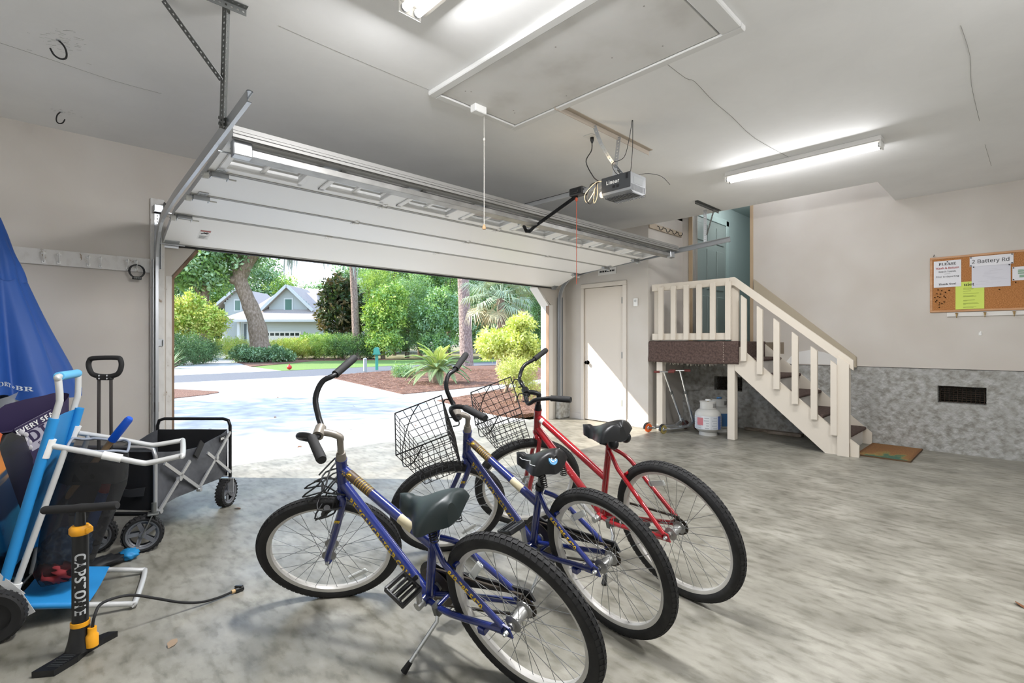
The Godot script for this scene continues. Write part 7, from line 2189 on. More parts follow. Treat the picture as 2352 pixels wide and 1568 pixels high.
func leaf_mat(key: String, bl := 0.5) -> StandardMaterial3D:
	var m := mat(key, "ffffff", 0.55)
	m.vertex_color_use_as_albedo = true
	m.backlight_enabled = true
	m.backlight = Color(bl, bl, bl * 0.6)
	m.cull_mode = BaseMaterial3D.CULL_DISABLED
	return m

func scatter(blobs: Array, mesh: Mesh, cols: Array, m: Material, sd: int, parent: Node, called := "foliage") -> void:
	# blobs: [centre, radii, count, size]
	var rng := RandomNumberGenerator.new()
	rng.seed = sd
	var total := 0
	for q in blobs:
		total += q[2]
	var mm := MultiMesh.new()
	mm.transform_format = MultiMesh.TRANSFORM_3D
	mm.use_colors = true
	mm.mesh = mesh
	mm.instance_count = total
	var i := 0
	for q in blobs:
		var c: Vector3 = q[0]
		var r: Vector3 = q[1]
		for k in q[2]:
			var d := Vector3(rng.randfn(), rng.randfn(), rng.randfn()).normalized()
			var p: Vector3 = c + d * r * pow(rng.randf(), 0.4) * (1.0 + 0.12 * sin(d.x * 7.0 + d.z * 5.0))
			p.y = maxf(p.y, 0.08)
			var s: float = q[3] * rng.randf_range(0.7, 1.3)
			var bs := Basis.from_euler(Vector3(rng.randf() * TAU, rng.randf() * TAU, rng.randf() * TAU)).scaled(Vector3.ONE * s)
			mm.set_instance_transform(i, Transform3D(bs, p))
			var t := rng.randf() * (cols.size() - 1.001)
			var col: Color = cols[int(t)].lerp(cols[int(t) + 1], t - int(t))
			col = col.srgb_to_linear() * rng.randf_range(0.8, 1.2)
			col.a = 1.0
			mm.set_instance_color(i, col)
			i += 1
	stuff(called, "", "", mm, m, parent)

func limb(b: MB, pts: Array, r0: float, r1: float, seg := 10) -> void:
	var s := smooth(pts, 4)
	var rs := []
	for k in s.size():
		rs.append(lerpf(r0, r1, k / float(s.size() - 1)))
	b.tube(s, r0, seg, true, rs)

var broad: ArrayMesh
var fine: ArrayMesh
var big_leaf: ArrayMesh

func tree(called: String, label: String, at: Vector3, h: float, tr: float, blobs: Array, mesh: Mesh, cols: Array, m: Material, bark: Material, sd: int, group := "", category := "tree") -> Node3D:
	var T := thing(called, label, category, at, Basis.IDENTITY, group)
	var b := MB.new()
	var rng := RandomNumberGenerator.new()
	rng.seed = sd * 7 + 1
	if tr > 0.0:
		limb(b, [Vector3.ZERO, Vector3(rng.randf_range(-0.2, 0.2), h * 0.4, rng.randf_range(-0.2, 0.2)), Vector3(rng.randf_range(-0.3, 0.3), h * 0.85, rng.randf_range(-0.3, 0.3))], tr, tr * 0.45, 10)
		for q in blobs:
			var c: Vector3 = q[0]
			limb(b, [Vector3(0, minf(c.y * 0.6, h * 0.7), 0), Vector3(c.x * 0.5, c.y * 0.85, c.z * 0.5), c], tr * 0.35, tr * 0.08, 6)
		obj("trunk", b, bark, T)
	scatter(blobs, mesh, cols, m, sd, T)
	return T

func outside() -> void:
	broad = leaf_cluster(1, 12, 0.34, 0.17)
	fine = leaf_cluster(2, 18, 0.30, 0.06, 0.3)
	big_leaf = leaf_cluster(3, 9, 0.5, 0.22)
	ground()
	neighbour_house()
	street_things()
	planting()

func ground() -> void:
	var litter := tex_mat("ground_litter", "ffffff", 0.95, ntex(noise(201, 0.02, 5), [[0.0, "5d5a3c"], [0.5, "75704c"], [1.0, "8c8660"]], 512), Vector3.ONE * 0.12)
	struct("ground", slab([[-70, 12], [95, 12], [95, -90], [-70, -90]], -0.12, 0.1), litter, "bare ground of the neighbourhood under the trees", "ground")
	var dv: Material = mats["drive"]
	var D := struct("driveway", slab([[-7, -0.14], [4.62, -0.14], [4.5, -0.8], [4.77, -2.09], [5.0, -3.16], [5.17, -4.71], [5.7, -7.67], [6.36, -11.56], [6.9, -12.05], [-9, -11.85]], -0.004), dv, "wide pale concrete driveway outside the garage opening", "driveway")
	obj("expansion_joint", MB.new().span(Vector3(-6, -0.0045, -0.215), Vector3(4.6, -0.0025, -0.205)).span(Vector3(-7, -0.0045, -4.605), Vector3(5.1, -0.0025, -4.595)).span(Vector3(-7, -0.0045, -8.605), Vector3(5.8, -0.0025, -8.595)), mat("joint_dark", "8f8e88", 0.9), D)
	struct("walkway", slab([[5.0, -3.16], [7.51, -4.01], [14, -5.4], [14, -6.5], [8.44, -5.02], [5.17, -4.71]], -0.006), dv, "pale concrete path curving off the driveway between mulch beds", "path")
	struct("road", slab([[-60, -12.0], [7.0, -12.0], [8.6, -12.4], [10.3, -13.1], [14, -13.6], [60, -13.9], [60, -17.1], [13, -16.9], [6.5, -16.2], [-60, -15.3]], -0.02), tex_mat("asphalt", "ffffff", 0.9, ntex(noise(202, 0.08, 4), [[0.0, "53565b"], [0.5, "5d6065"], [1.0, "686b70"]], 512), Vector3.ONE * 0.3), "grey asphalt street running past the driveway", "road")
	struct("driveway_far", slab([[2.2, -15.7], [6.55, -16.1], [6.69, -20.5], [7.6, -25.9], [9.4, -34], [12.6, -45], [17.5, -44], [17.5, -49], [9.3, -49], [5.1, -26.6], [3.7, -21.0]], -0.01), dv, "pale concrete driveway across the street", "driveway")
	struct("lawn", slab([[6.55, -16.25], [6.75, -20.4], [9.0, -22.6], [12.0, -25.6], [16.5, -23.2], [26, -18.5], [30, -17.1], [13, -16.95]], -0.015), tex_mat("grass", "ffffff", 0.95, ntex(noise(203, 0.06, 5), [[0.0, "4c6a2c"], [0.5, "628038"], [1.0, "7a9648"]], 512), Vector3.ONE * 0.35), "mown green lawn across the street", "lawn")
	var straw := tex_mat("pine_straw", "ffffff", 0.95, ntex(noise(204, 0.05, 6, FastNoiseLite.TYPE_PERLIN, 30.0), [[0.0, "503628"], [0.35, "6e4e3e"], [0.6, "836252"], [1.0, "a38674"]], 1024), Vector3.ONE * 0.8, ntex(noise(205, 0.08, 5), [], 512), 3.0)
	var beds := {
		"pine straw bed between the driveway, the path and the street": [[5.17, -4.71], [5.7, -7.67], [6.36, -11.56], [7.0, -12.0], [8.6, -12.4], [10.3, -13.1], [14, -13.6], [40, -13.9], [40, -8], [14, -6.5], [8.44, -5.02]],
		"pine straw bed beside the garage below the path": [[4.62, -0.62], [4.77, -2.09], [5.0, -3.16], [7.51, -4.01], [14, -5.4], [14, -0.62]],
		"pointed pine straw island at the peeling board side of the driveway": [[-7, -6.6], [0.6, -6.95], [1.94, -7.59], [2.3, -7.95], [2.36, -8.2], [1.76, -9.6], [0.5, -10.2], [-7, -10.4]],
		"pine straw island around the leaning oak trunk": [[6.72, -20.5], [7.6, -25.9], [9.4, -34], [12.5, -33], [16.5, -27.5], [16.5, -23.2], [12.0, -25.6], [9.0, -22.6]],
		"pine straw strip beside the far driveway and the dark shrubs": [[3.65, -21.0], [5.05, -26.6], [9.2, -49], [0, -49], [-4, -21]]}
	var k := 0
	for key in beds:
		struct("mulch_bed", slab(beds[key], 0.008 + 0.001 * k, 0.06), straw, key, "mulch bed")
		k += 1
	# loose pine needles on the beds nearest the garage
	var rng := RandomNumberGenerator.new()
	rng.seed = 77
	var mm := MultiMesh.new()
	mm.transform_format = MultiMesh.TRANSFORM_3D
	mm.use_colors = true
	mm.mesh = MB.new().box(Vector3.ZERO, Vector3(0.16, 0.004, 0.006)).mesh()
	var N := 9000
	mm.instance_count = N
	var pa := PackedVector2Array()
	var pb := PackedVector2Array()
	for q in beds.values()[0]:
		pa.append(Vector2(q[0], q[1]))
	for q in beds.values()[1]:
		pb.append(Vector2(q[0], q[1]))
	var i := 0
	while i < N:
		var p := Vector2(rng.randf_range(4.5, 13.0), rng.randf_range(-13.5, -0.6))
		if not (Geometry2D.is_point_in_polygon(p, pa) or Geometry2D.is_point_in_polygon(p, pb)):
			continue
		mm.set_instance_transform(i, Transform3D(Basis.from_euler(Vector3(0, rng.randf() * TAU, rng.randf_range(-0.15, 0.15))), Vector3(p.x, 0.014 + rng.randf() * 0.012, p.y)))
		var c := Color("6e4c3c").lerp(Color("a88a76"), rng.randf()).srgb_to_linear()
		c.a = 1.0
		mm.set_instance_color(i, c)
		i += 1
	var nm := mat("needle", "ffffff", 0.9)
	nm.vertex_color_use_as_albedo = true
	stuff("pine_needles", "loose reddish pine needles scattered over the mulch beds", "pine straw", mm, nm)
	# stray leaves on the driveway and the garage floor
	var lm := MB.new()
	lm.surf([PackedVector3Array([Vector3(-0.03, 0.002, 0), Vector3(-0.03, 0.002, 0.001)]), PackedVector3Array([Vector3(-0.012, 0.012, -0.014), Vector3(-0.012, 0.004, 0.014)]), PackedVector3Array([Vector3(0.012, 0.012, -0.012), Vector3(0.012, 0.003, 0.012)]), PackedVector3Array([Vector3(0.03, 0.006, 0), Vector3(0.03, 0.006, 0.001)])])
	var lmesh := lm.mesh()
	for q in [[1.32, -0.62, 0.2], [3.05, -0.95, 1.0], [2.25, -1.3, 2.0], [1.9, -3.1, 0.7], [3.4, -3.5, 1.9], [0.9, -2.6, 2.6], [2.9, -5.9, 0.4]]:
		var o := obj("dry_leaf", lmesh, mat("dry_leaf", "7a5236", 0.9))
		tag(o, "curled brown leaf lying on the pale driveway", "leaf", "fallen leaves on the driveway")
		o.transform = Transform3D(Basis(Vector3.UP, q[2]), Vector3(q[0], 0.0, q[1]))
	for q in [[-0.459, 2.727, 0.9, "pale dry leaf on the floor beside the bicycle pump"], [0.20, 1.16, 2.0, "dark dry leaf on the floor beside the wagon wheel"], [2.32, 5.02, 0.5, "dark brown leaf alone on the open floor"]]:
		var o := obj("dry_leaf", lmesh, mat("dry_leaf_pale", "8d7a66", 0.9) if q[0] < 0 else mats["dry_leaf"])
		tag(o, q[3], "leaf")
		o.transform = Transform3D(Basis(Vector3.UP, q[2]), Vector3(q[0], 0.0, q[1]))

func gable(w: float, h: float, d: float, over := 0.3, th := 0.16) -> MB:
	# two roof planes over a gable of half width w and rise h, running back d (along -z) from z = over
	var b := MB.new()
	for s: float in [-1.0, 1.0]:
		var a := Vector3(0, h, over)
		var e := Vector3((w + over) * s, -over * h / w, over)
		var n := Vector3(h * s, w, 0).normalized()
		b.quad(a, e, e + Vector3(0, 0, -d - over), a + Vector3(0, 0, -d - over), n)
		b.quad(a - n * th, e - n * th, e - n * th + Vector3(0, 0, -d - over), a - n * th + Vector3(0, 0, -d - over), -n)
		b.quad(a, e, e - n * th, a - n * th, Vector3(0, 0, 1))
		b.quad(e, e - n * th, e - n * th + Vector3(0, 0, -d - over), e + Vector3(0, 0, -d - over), Vector3(s, 0, 0))
	return b

func hip(x0: float, x1: float, y0: float, y1: float, z0: float, z1: float, inset: float) -> MB:
	var b := MB.new()
	var zm := (z0 + z1) * 0.5
	var A := Vector3(x0, y0, z0)
	var Bq := Vector3(x1, y0, z0)
	var Cq := Vector3(x1, y0, z1)
	var Dq := Vector3(x0, y0, z1)
	var E := Vector3(x0 + inset, y1, zm)
	var F := Vector3(x1 - inset, y1, zm)
	b.quad(A, Bq, F, E, Vector3(0, 1, 1))
	b.quad(Dq, Cq, F, E, Vector3(0, 1, -1))
	b.quad(A, Dq, E, E, Vector3(-1, 1, 0))
	b.quad(Bq, Cq, F, F, Vector3(1, 1, 0))
	b.span(Vector3(x0, y0 - 0.2, z1), Vector3(x1, y0, z0))
	return b

func siding(p: Callable, x0: float, x1: float, y0: float, y1: float, z: float, peak := -1.0) -> void:
	# lap boards; with a peak they shorten into a gable
	var y := y0
	while y < y1 - 0.02:
		var a := x0
		var c := x1
		if peak > 0.0:
			var k := clampf((y1 - y) / peak, 0.0, 1.0)
			var m := (x0 + x1) * 0.5
			a = m - (m - x0) * k
			c = m + (x1 - m) * k
		p.call("lap_board", MB.new().box(Vector3((a + c) * 0.5, y + 0.11, z), Vector3(c - a, 0.225, 0.03), Basis(Vector3.RIGHT, 0.09)), mats["house_siding"])
		y += 0.21

func neighbour_house() -> void:
	var wall := mat("house_wall", "b9c0be", 0.8)
	mat("house_siding", "b4bcbb", 0.8)
	var roof := tex_mat("shingle_roof", "ffffff", 0.95, ntex(noise(211, 0.06, 4), [[0.0, "8f8680"], [0.5, "a59c96"], [1.0, "bab2ac"]], 512), Vector3(0.5, 0.5, 0.5))
	var trim := mat("house_trim", "cdd2d0", 0.7)
	var H := thing("house", "grey shingled house with two gables and a white garage door across the street", "house", Vector3(16.06, 0, -43.96), Basis(Vector3.UP, -0.7688))
	var p := func(called: String, b: MB, m: Material) -> MeshInstance3D: return obj(called, b, m, H)
	# garage wing
	p.call("garage_wall", MB.new().span(Vector3(-2.99, 0, -7), Vector3(4.01, 3.1, 0)), wall)
	siding(p, -2.99, -1.5, 0.4, 3.0, 0.01)
	siding(p, 2.3, 4.01, 0.4, 3.0, 0.01)
	siding(p, -1.5, 2.3, 2.25, 3.0, 0.01)
	p.call("garage_roof", hip(-3.89, 4.35, 3.22, 6.1, 0.55, -7.5, 2.2), roof)
	p.call("fascia", MB.new().span(Vector3(-3.95, 3.0, 0.5), Vector3(4.4, 3.22, 0.6)), trim)
	var gd: MeshInstance3D = p.call("garage_door", MB.new().span(Vector3(-1.35, 0.0, -0.02), Vector3(2.15, 2.12, 0.05)), mat("house_door", "d8d6cc", 0.6))
	for k in 4:
		obj("door_section", MB.new().span(Vector3(-1.32, 0.04 + 0.52 * k, 0.05), Vector3(2.12, 0.53 + 0.52 * k, 0.075), 0.01), mats["house_door"], gd)
	for k in 7:
		obj("pane", MB.new().span(Vector3(-1.22 + 0.47 * k, 1.72, 0.07), Vector3(-0.86 + 0.47 * k, 1.98, 0.085)), mat("house_pane", "2c3432", 0.15), gd)
	# dormer over the garage
	var dz := -0.9
	p.call("dormer_wall", MB.new().span(Vector3(-1.31, 3.3, dz - 4), Vector3(2.37, 4.55, dz)), wall)
	siding(p, -1.31, 2.37, 3.75, 4.6, dz + 0.01)
	siding(p, -1.5, 2.55, 4.6, 6.3, dz + 0.01, 1.7)
	var dr := gable(2.0, 1.95, 4.5, 0.45)
	var o: MeshInstance3D = p.call("dormer_roof", dr, roof)
	o.position = Vector3(0.53, 4.62, dz)
	for s: float in [-1.0, 1.0]:
		p.call("barge_board", MB.new().bar(Vector3(0.53, 6.5, dz + 0.48), Vector3(0.53 + 2.5 * s, 4.1, dz + 0.48), 0.06, 0.26, Vector3(0, 0, 1).cross(Vector3(s, -0.97, 0))), trim)
	var wn := func(x: float, y: float, w: float, h: float, z: float) -> void:
		var f: MeshInstance3D = p.call("window", MB.new().span(Vector3(x - w * 0.5 - 0.14, y - 0.14, z), Vector3(x + w * 0.5 + 0.14, y + h + 0.14, z + 0.06), 0.01), trim)
		obj("pane", MB.new().span(Vector3(x - w * 0.5, y, z + 0.05), Vector3(x + w * 0.5, y + h, z + 0.075)), mat("pane_green", "5f7f74", 0.12), f)
	wn.call(0.55, 4.1, 0.62, 1.1, dz)
	# entrance wing with its own gable, farther back
	var ez := -2.2
	p.call("entry_wall", MB.new().span(Vector3(-6.3, 0, ez - 6), Vector3(-3.6, 4.9, ez)), wall)
	siding(p, -6.3, -3.6, 3.5, 4.85, ez + 0.01)
	siding(p, -6.45, -3.75, 4.85, 6.1, ez + 0.01, 1.3)
	o = p.call("entry_roof", gable(1.75, 1.45, 6.0, 0.4), roof)
	o.position = Vector3(-5.05, 4.95, ez)
	for s: float in [-1.0, 1.0]:
		p.call("barge_board", MB.new().bar(Vector3(-5.05, 6.33, ez + 0.43), Vector3(-5.05 + 2.15 * s, 4.55, ez + 0.43), 0.06, 0.24, Vector3(0, 0, 1).cross(Vector3(s, -0.83, 0))), trim)
	wn.call(-5.02, 4.25, 0.5, 0.95, ez)
	p.call("porch_roof", MB.new().quad_roof(Vector3(-5.2, 3.3, 0.4), Vector3(-2.6, 3.3, 0.4), Vector3(-3.2, 4.6, ez), Vector3(-5.0, 4.0, ez)), roof)
	siding(p, -6.3, -4.6, 0.4, 3.2, ez + 0.01)
	p.call("porch_post", MB.new().span(Vector3(-3.75, 0, 0.05), Vector3(-3.5, 3.2, 0.3), 0.02), trim)
	p.call("porch_post", MB.new().span(Vector3(-5.1, 0, 0.05), Vector3(-4.85, 3.2, 0.3), 0.02), trim)
	p.call("front_door", MB.new().span(Vector3(-4.4, 0.3, ez), Vector3(-3.3, 2.9, ez + 0.06), 0.02), mat("house_front_door", "59656a", 0.6))
	p.call("porch_deck", MB.new().span(Vector3(-5.6, 0.0, ez), Vector3(-3.0, 0.35, 0.4)), wall)
	# main block and chimney
	p.call("main_wall", MB.new().span(Vector3(-4.6, 0, -15), Vector3(6.0, 4.6, -7)), wall)
	p.call("main_roof", hip(-6.5, 7.2, 4.5, 7.25, -5.2, -16, 4.6), roof)
	p.call("chimney", MB.new().span(Vector3(4.1, 5.0, -11), Vector3(5.0, 8.4, -10), 0.02), wall)
	p.call("side_wing", MB.new().span(Vector3(4.0, 0, -9), Vector3(9.5, 2.9, -2.5)), wall)
	p.call("side_roof", hip(3.6, 10.0, 2.95, 5.0, -2.0, -9.5, 2.4), roof)
	# a corner of another house behind the palm
	var N := thing("house", "low grey house half hidden behind the cabbage palm", "house", Vector3(30.5, 0, -20.5), Basis(Vector3.UP, -0.7688))
	obj("wall", MB.new().span(Vector3(-3, 0, -8), Vector3(9, 2.6, 0)), wall, N)
	obj("roof", hip(-3.6, 9.6, 2.6, 5.4, 0.6, -8.6, 3.2), roof, N)
	obj("window", MB.new().span(Vector3(-1.5, 0.9, 0), Vector3(0.2, 2.1, 0.05)), mats["pane_green"], N)

func street_things() -> void:
	var grn := mat("mailbox_green", "3f9a86", 0.5)
	var M := thing("mailbox", "sea green mailbox on a square post by the street", "mailbox", Vector3(9.55, 0, -13.79), Basis(Vector3.UP, -0.6))
	var poly := PackedVector2Array([Vector2(-0.11, 0.0), Vector2(0.11, 0.0), Vector2(0.11, 0.15)])
	for k in 9:
		var t := PI * k / 8.0
		poly.append(Vector2(cos(t) * 0.11, 0.15 + sin(t) * 0.11))
	obj("box", MB.new().at(Vector3(0, 0.68, 0)).extrude(poly, 0.5), grn, M)
	obj("door", MB.new().at(Vector3(0, 0.685, 0.255)).extrude(poly, 0.012), grn, M)
	obj("post", MB.new().span(Vector3(-0.055, 0, -0.055), Vector3(0.055, 0.68, 0.055), 0.006), grn, M)
	obj("shelf", MB.new().span(Vector3(-0.14, 0.64, -0.27), Vector3(0.14, 0.68, 0.27), 0.006), grn, M)
	obj("flag", MB.new().span(Vector3(0.112, 0.78, -0.05), Vector3(0.12, 0.92, 0.02)), mat("flag_red", "a5483c", 0.5), M)
	var S := thing("marker_post", "short weathered grey post in the mulch beside the street", "post", Vector3(8.66, 0, -13.1))
	obj("stake", MB.new().span(Vector3(-0.06, 0, -0.05), Vector3(0.06, 0.48, 0.05), 0.01), mat("grey_wood", "9aa09d", 0.8), S)
	obj("cap", MB.new().at(Vector3(0, 0.48, 0)).lathe([Vector2(0.075, 0), Vector2(0.07, 0.03), Vector2(0.0, 0.06)], 12), mats["grey_wood"], S)
	var R := thing("red_ball", "small red ball at the edge of the lawn by the street", "ball", Vector3(7.01, 0, -16.5))
	obj("ball", MB.new().ball(Vector3(0, 0.1, 0), Vector3(0.1, 0.1, 0.1), 16, 12), mat("ball_red", "c8342c", 0.4), R)
	obj("cap", MB.new().tube([Vector3(0, 0.19, 0), Vector3(0, 0.235, 0)], 0.02, 8), mats["ball_red"], R)

func frond_mesh(L: float, leaf: float, n: int, arch: float) -> ArrayMesh:
	# a pinnate frond: arching midrib with two rows of narrow leaflets
	var b := MB.new()
	var pts := []
	for k in n + 1:
		var t := k / float(n)
		pts.append(Vector3(L * (t - 0.12 * t * t * arch), L * arch * (0.75 * t - 0.95 * t * t), 0))
	b.tube(pts, 0.012, 4, false)
	for k in range(3, n):
		var t := k / float(n)
		var d: Vector3 = (pts[k + 1] - pts[k]).normalized()
		var l := leaf * sin(PI * clampf(0.12 + t * 0.86, 0, 1))
		for s: float in [-1.0, 1.0]:
			var dir := (Vector3(0, 0.25, s) + d * 0.55).normalized()
			var w := d * 0.012
			var tip: Vector3 = pts[k] + dir * l + Vector3(0, -0.15 * l, 0)
			var mid: Vector3 = pts[k] + dir * l * 0.5
			var nn := dir.cross(d).normalized()
			b.tri(pts[k] - w, mid + w, tip, nn, nn, nn)
			b.tri(pts[k] - w, tip, mid - w, nn, nn, nn)
	return b.mesh()

func fan_mesh(sd: int) -> ArrayMesh:
	# a fan palm leaf: a stalk and drooping narrow segments
	var b := MB.new()
	var rng := RandomNumberGenerator.new()
	rng.seed = sd
	b.tube([Vector3.ZERO, Vector3(0.5, 0.12, 0), Vector3(0.95, 0.1, 0)], 0.014, 4)
	for k in 34:
		var a := lerpf(-2.2, 2.2, k / 33.0)
		var dir := Vector3(cos(a), 0.12 * rng.randf(), sin(a)).normalized()
		var l := rng.randf_range(0.65, 0.9) * (0.75 + 0.25 * cos(a))
		var c := Vector3(0.93, 0.1, 0)
		var s := Vector3(-dir.z, 0, dir.x) * 0.02
		var m1 := c + dir * l * 0.5 + Vector3(0, 0.03, 0)
		var tip := c + dir * l * 0.85 + Vector3(0, -0.38 * l, 0)
		b.tri(c, m1 - s, m1 + s, Vector3.UP, Vector3.UP, Vector3.UP)
		b.tri(m1 - s, m1 + s, tip, Vector3.UP, Vector3.UP, Vector3.UP)
	return b.mesh()

func planting() -> void:
	var leaf := leaf_mat("leaf_green", 0.7)
	var bark_oak := tex_mat("oak_bark", "ffffff", 0.95, ntex(noise(221, 0.03, 5), [[0.0, "5c4d40"], [0.4, "80705f"], [0.7, "99897a"], [1.0, "b3a596"]], 512), Vector3(0.6, 0.25, 0.6), ntex(noise(222, 0.05, 4), [], 256), 4.0)
	var bark_pine := tex_mat("pine_bark", "ffffff", 0.95, ntex(noise(223, 0.03, 4, FastNoiseLite.TYPE_CELLULAR), [[0.0, "b5a49a"], [0.4, "9a8880"], [0.75, "75645e"], [1.0, "4f433f"]], 512), Vector3(1.0, 0.45, 1.0), ntex(noise(224, 0.03, 3, FastNoiseLite.TYPE_CELLULAR), [], 512), 5.0)
	var lime := [Color("a9c45a"), Color("c7dc78"), Color("8fb04a")]
	var mid := [Color("7fa85c"), Color("a4c67a"), Color("67904c")]
	var deep := [Color("587a4e"), Color("7a9c68"), Color("44633f")]
	var cool := [Color("8bb088"), Color("b4cfa8"), Color("6c9270")]
	var gold := [Color("c9c860"), Color("dfe08a"), Color("9fa84c")]
	# leaning live oak across the street
	var O := thing("live_oak", "thick leaning live oak with a crooked grey trunk before the grey house", "tree", Vector3(9.19, 0, -26.96))
	var R := RT
	var b := MB.new()
	var spine := [Vector3(0, -0.1, 0), R * -0.1 + Vector3(0, 1.1, 0), R * -0.3 + Vector3(0, 2.35, 0), R * -0.8 + Vector3(0, 3.66, 0), R * -1.18 + Vector3(0, 4.6, 0), R * -1.3 + Vector3(0, 5.2, 0)]
	var ss := smooth(spine, 4)
	var rs := []
	for k in ss.size():
		rs.append([0.66, 0.52, 0.45, 0.40, 0.38, 0.36, 0.34][mini(k / 4, 6)] if k > 2 else 0.70 - 0.05 * k)
	b.tube(ss, 0.5, 16, true, rs)
	limb(b, [R * -1.28 + Vector3(0, 5.0, 0), R * -0.85 + Vector3(0, 5.85, 0.1), R * -0.35 + Vector3(0, 6.5, 0.2), R * 0.4 + Vector3(0, 7.6, 0.3), R * 1.6 + Vector3(0, 9.0, 0.3)], 0.40, 0.14, 12)
	limb(b, [R * -1.28 + Vector3(0, 5.0, 0), R * -1.5 + Vector3(0, 5.8, 0), R * -1.45 + Vector3(0, 6.8, 0), R * -2.4 + Vector3(0, 8.4, 0)], 0.34, 0.12, 12)
	limb(b, [R * -0.35 + Vector3(0, 6.5, 0.2), R * 1.2 + Vector3(0, 6.9, 0.4), R * 3.5 + Vector3(0, 7.6, 0.2), R * 5.0 + Vector3(0, 8.4, 0)], 0.2, 0.06, 8)
	b.ball(R * -1.62 + Vector3(0, 4.85, 0.1), Vector3(0.32, 0.28, 0.3), 10, 8)
	obj("trunk", b, bark_oak, O)
	scatter([[R * -3.4 + Vector3(0, 7.6, 0.5), Vector3(2.6, 1.8, 2.2), 420, 0.75], [R * 0.6 + Vector3(0, 9.0, 0.3), Vector3(2.4, 1.6, 2.2), 300, 0.7], [R * 3.6 + Vector3(0, 8.0, 0.2), Vector3(2.6, 1.1, 2.0), 260, 0.6], [R * -2.6 + Vector3(0, 9.4, 0), Vector3(3.0, 1.6, 2.4), 300, 0.75], [R * 1.6 + Vector3(0, 6.7, 0.2), Vector3(1.3, 0.4, 1.0), 60, 0.5]], broad, mid + lime, leaf, 301, O)
	# moss hanging from the oak and its neighbour
	var mb := MB.new()
	var rng := RandomNumberGenerator.new()
	rng.seed = 61
	for k in 42:
		var c: Vector3 = R * [1.65, 1.8, 5.7, -1.8, 4.0][k % 5] + R * rng.randf_range(-0.25, 0.25) + Vector3(0, 6.6 + rng.randf_range(-0.2, 0.5), rng.randf_range(-0.2, 0.2))
		var l := rng.randf_range(0.5, 1.7)
		mb.tube([c, c + Vector3(rng.randf_range(-0.08, 0.08), -l * 0.5, 0), c + Vector3(rng.randf_range(-0.1, 0.1), -l, rng.randf_range(-0.1, 0.1))], 0.03, 4, false, [0.03, 0.05, 0.006])
	obj("hanging_moss", mb, mat("moss_grey", "b4bbb0", 0.9), O).set_meta("kind", "stuff")
	# trees beside and behind the far driveway
	tree("broadleaf_tree", "large bright green oak crown hanging over the far driveway", Vector3(6.75, 0, -29.32), 6.0, 0.35, [[RT * 0.2 + Vector3(0, 5.9, 0), Vector3(2.6, 1.7, 2.4), 560, 0.75], [RT * -2.6 + Vector3(0, 6.2, 0), Vector3(2.4, 2.0, 2.2), 420, 0.75], [RT * 2.4 + Vector3(0, 7.6, 0), Vector3(2.2, 1.4, 2.0), 300, 0.7]], broad, mid + cool, leaf, bark_oak, 302)
	tree("broadleaf_tree", "small pale lime tree beside the far driveway", Vector3(5.57, 0, -26.29), 2.4, 0.12, [[RT * -0.4 + Vector3(0, 2.6, 0), Vector3(1.5, 1.1, 1.3), 460, 0.5], [RT * 0.9 + Vector3(0, 2.2, 0), Vector3(0.9, 0.8, 0.8), 220, 0.45]], broad, lime + gold, leaf, bark_oak, 303)
	for q in [[4.78, -24.27, 1.1, "tall dark evergreen shrub under the pale lime tree"], [5.91, -25.96, 0.9, "dark evergreen shrub beside the far driveway edge"]]:
		tree("evergreen_shrub", q[3], Vector3(q[0], 0, q[1]), 0.5, 0.05, [[Vector3(0, q[2] * 0.75, 0), Vector3(q[2], q[2] * 0.75, q[2]), 380, 0.42]], fine, deep, leaf, bark_oak, 304 + int(q[2] * 10), "dark shrubs beside the far driveway", "shrub")
	# shrubs at the foot of the oak
	var sl := ["dark glossy shrub at the foot of the leaning oak", "rounded dark shrub in front of the oak trunk", "spreading low dark shrub beside the oak trunk", "small low shrub at the edge of the oak's mulch"]
	var k2 := 0
	for q in [[8.01, -26.01, 0.75], [8.5, -25.3, 0.6], [9.3, -24.95, 0.75], [9.95, -25.0, 0.42]]:
		tree("round_shrub", sl[k2], Vector3(q[0], 0, q[1]), 0.4, 0.04, [[Vector3(0, q[2] * 0.62, 0), Vector3(q[2] * 1.1, q[2] * 0.62, q[2]), 300, 0.34]], broad, deep + cool, leaf, bark_oak, 310 + k2, "shrubs under the oak", "shrub")
		k2 += 1
	for q in [[8.79, -32.91, "yellow-green shrub beside the far porch"], [9.12, -31.2, "feathery yellow-green shrub behind the oak trunk"]]:
		tree("round_shrub", q[2], Vector3(q[0], 0, q[1]), 0.5, 0.04, [[Vector3(0, 0.75, 0), Vector3(1.0, 0.75, 1.0), 300, 0.36]], fine, gold + lime, leaf, bark_oak, 320 + k2, "", "shrub")
		k2 += 1
	# hedge of azaleas
	var hl := ["bright yellow-green azalea at the sunny end of the hedge", "yellow-green azalea bush in the hedge, second from its sunny end", "loose azalea bush in the hedge before the white garage door", "azalea bush in the middle of the hedge", "duller azalea bush in the hedge below the magnolia", "olive azalea bush in the hedge under the magnolia", "dark azalea bush in the hedge by the slim pine trunk", "last dark azalea bush of the hedge beyond the slim pine"]
	k2 = 0
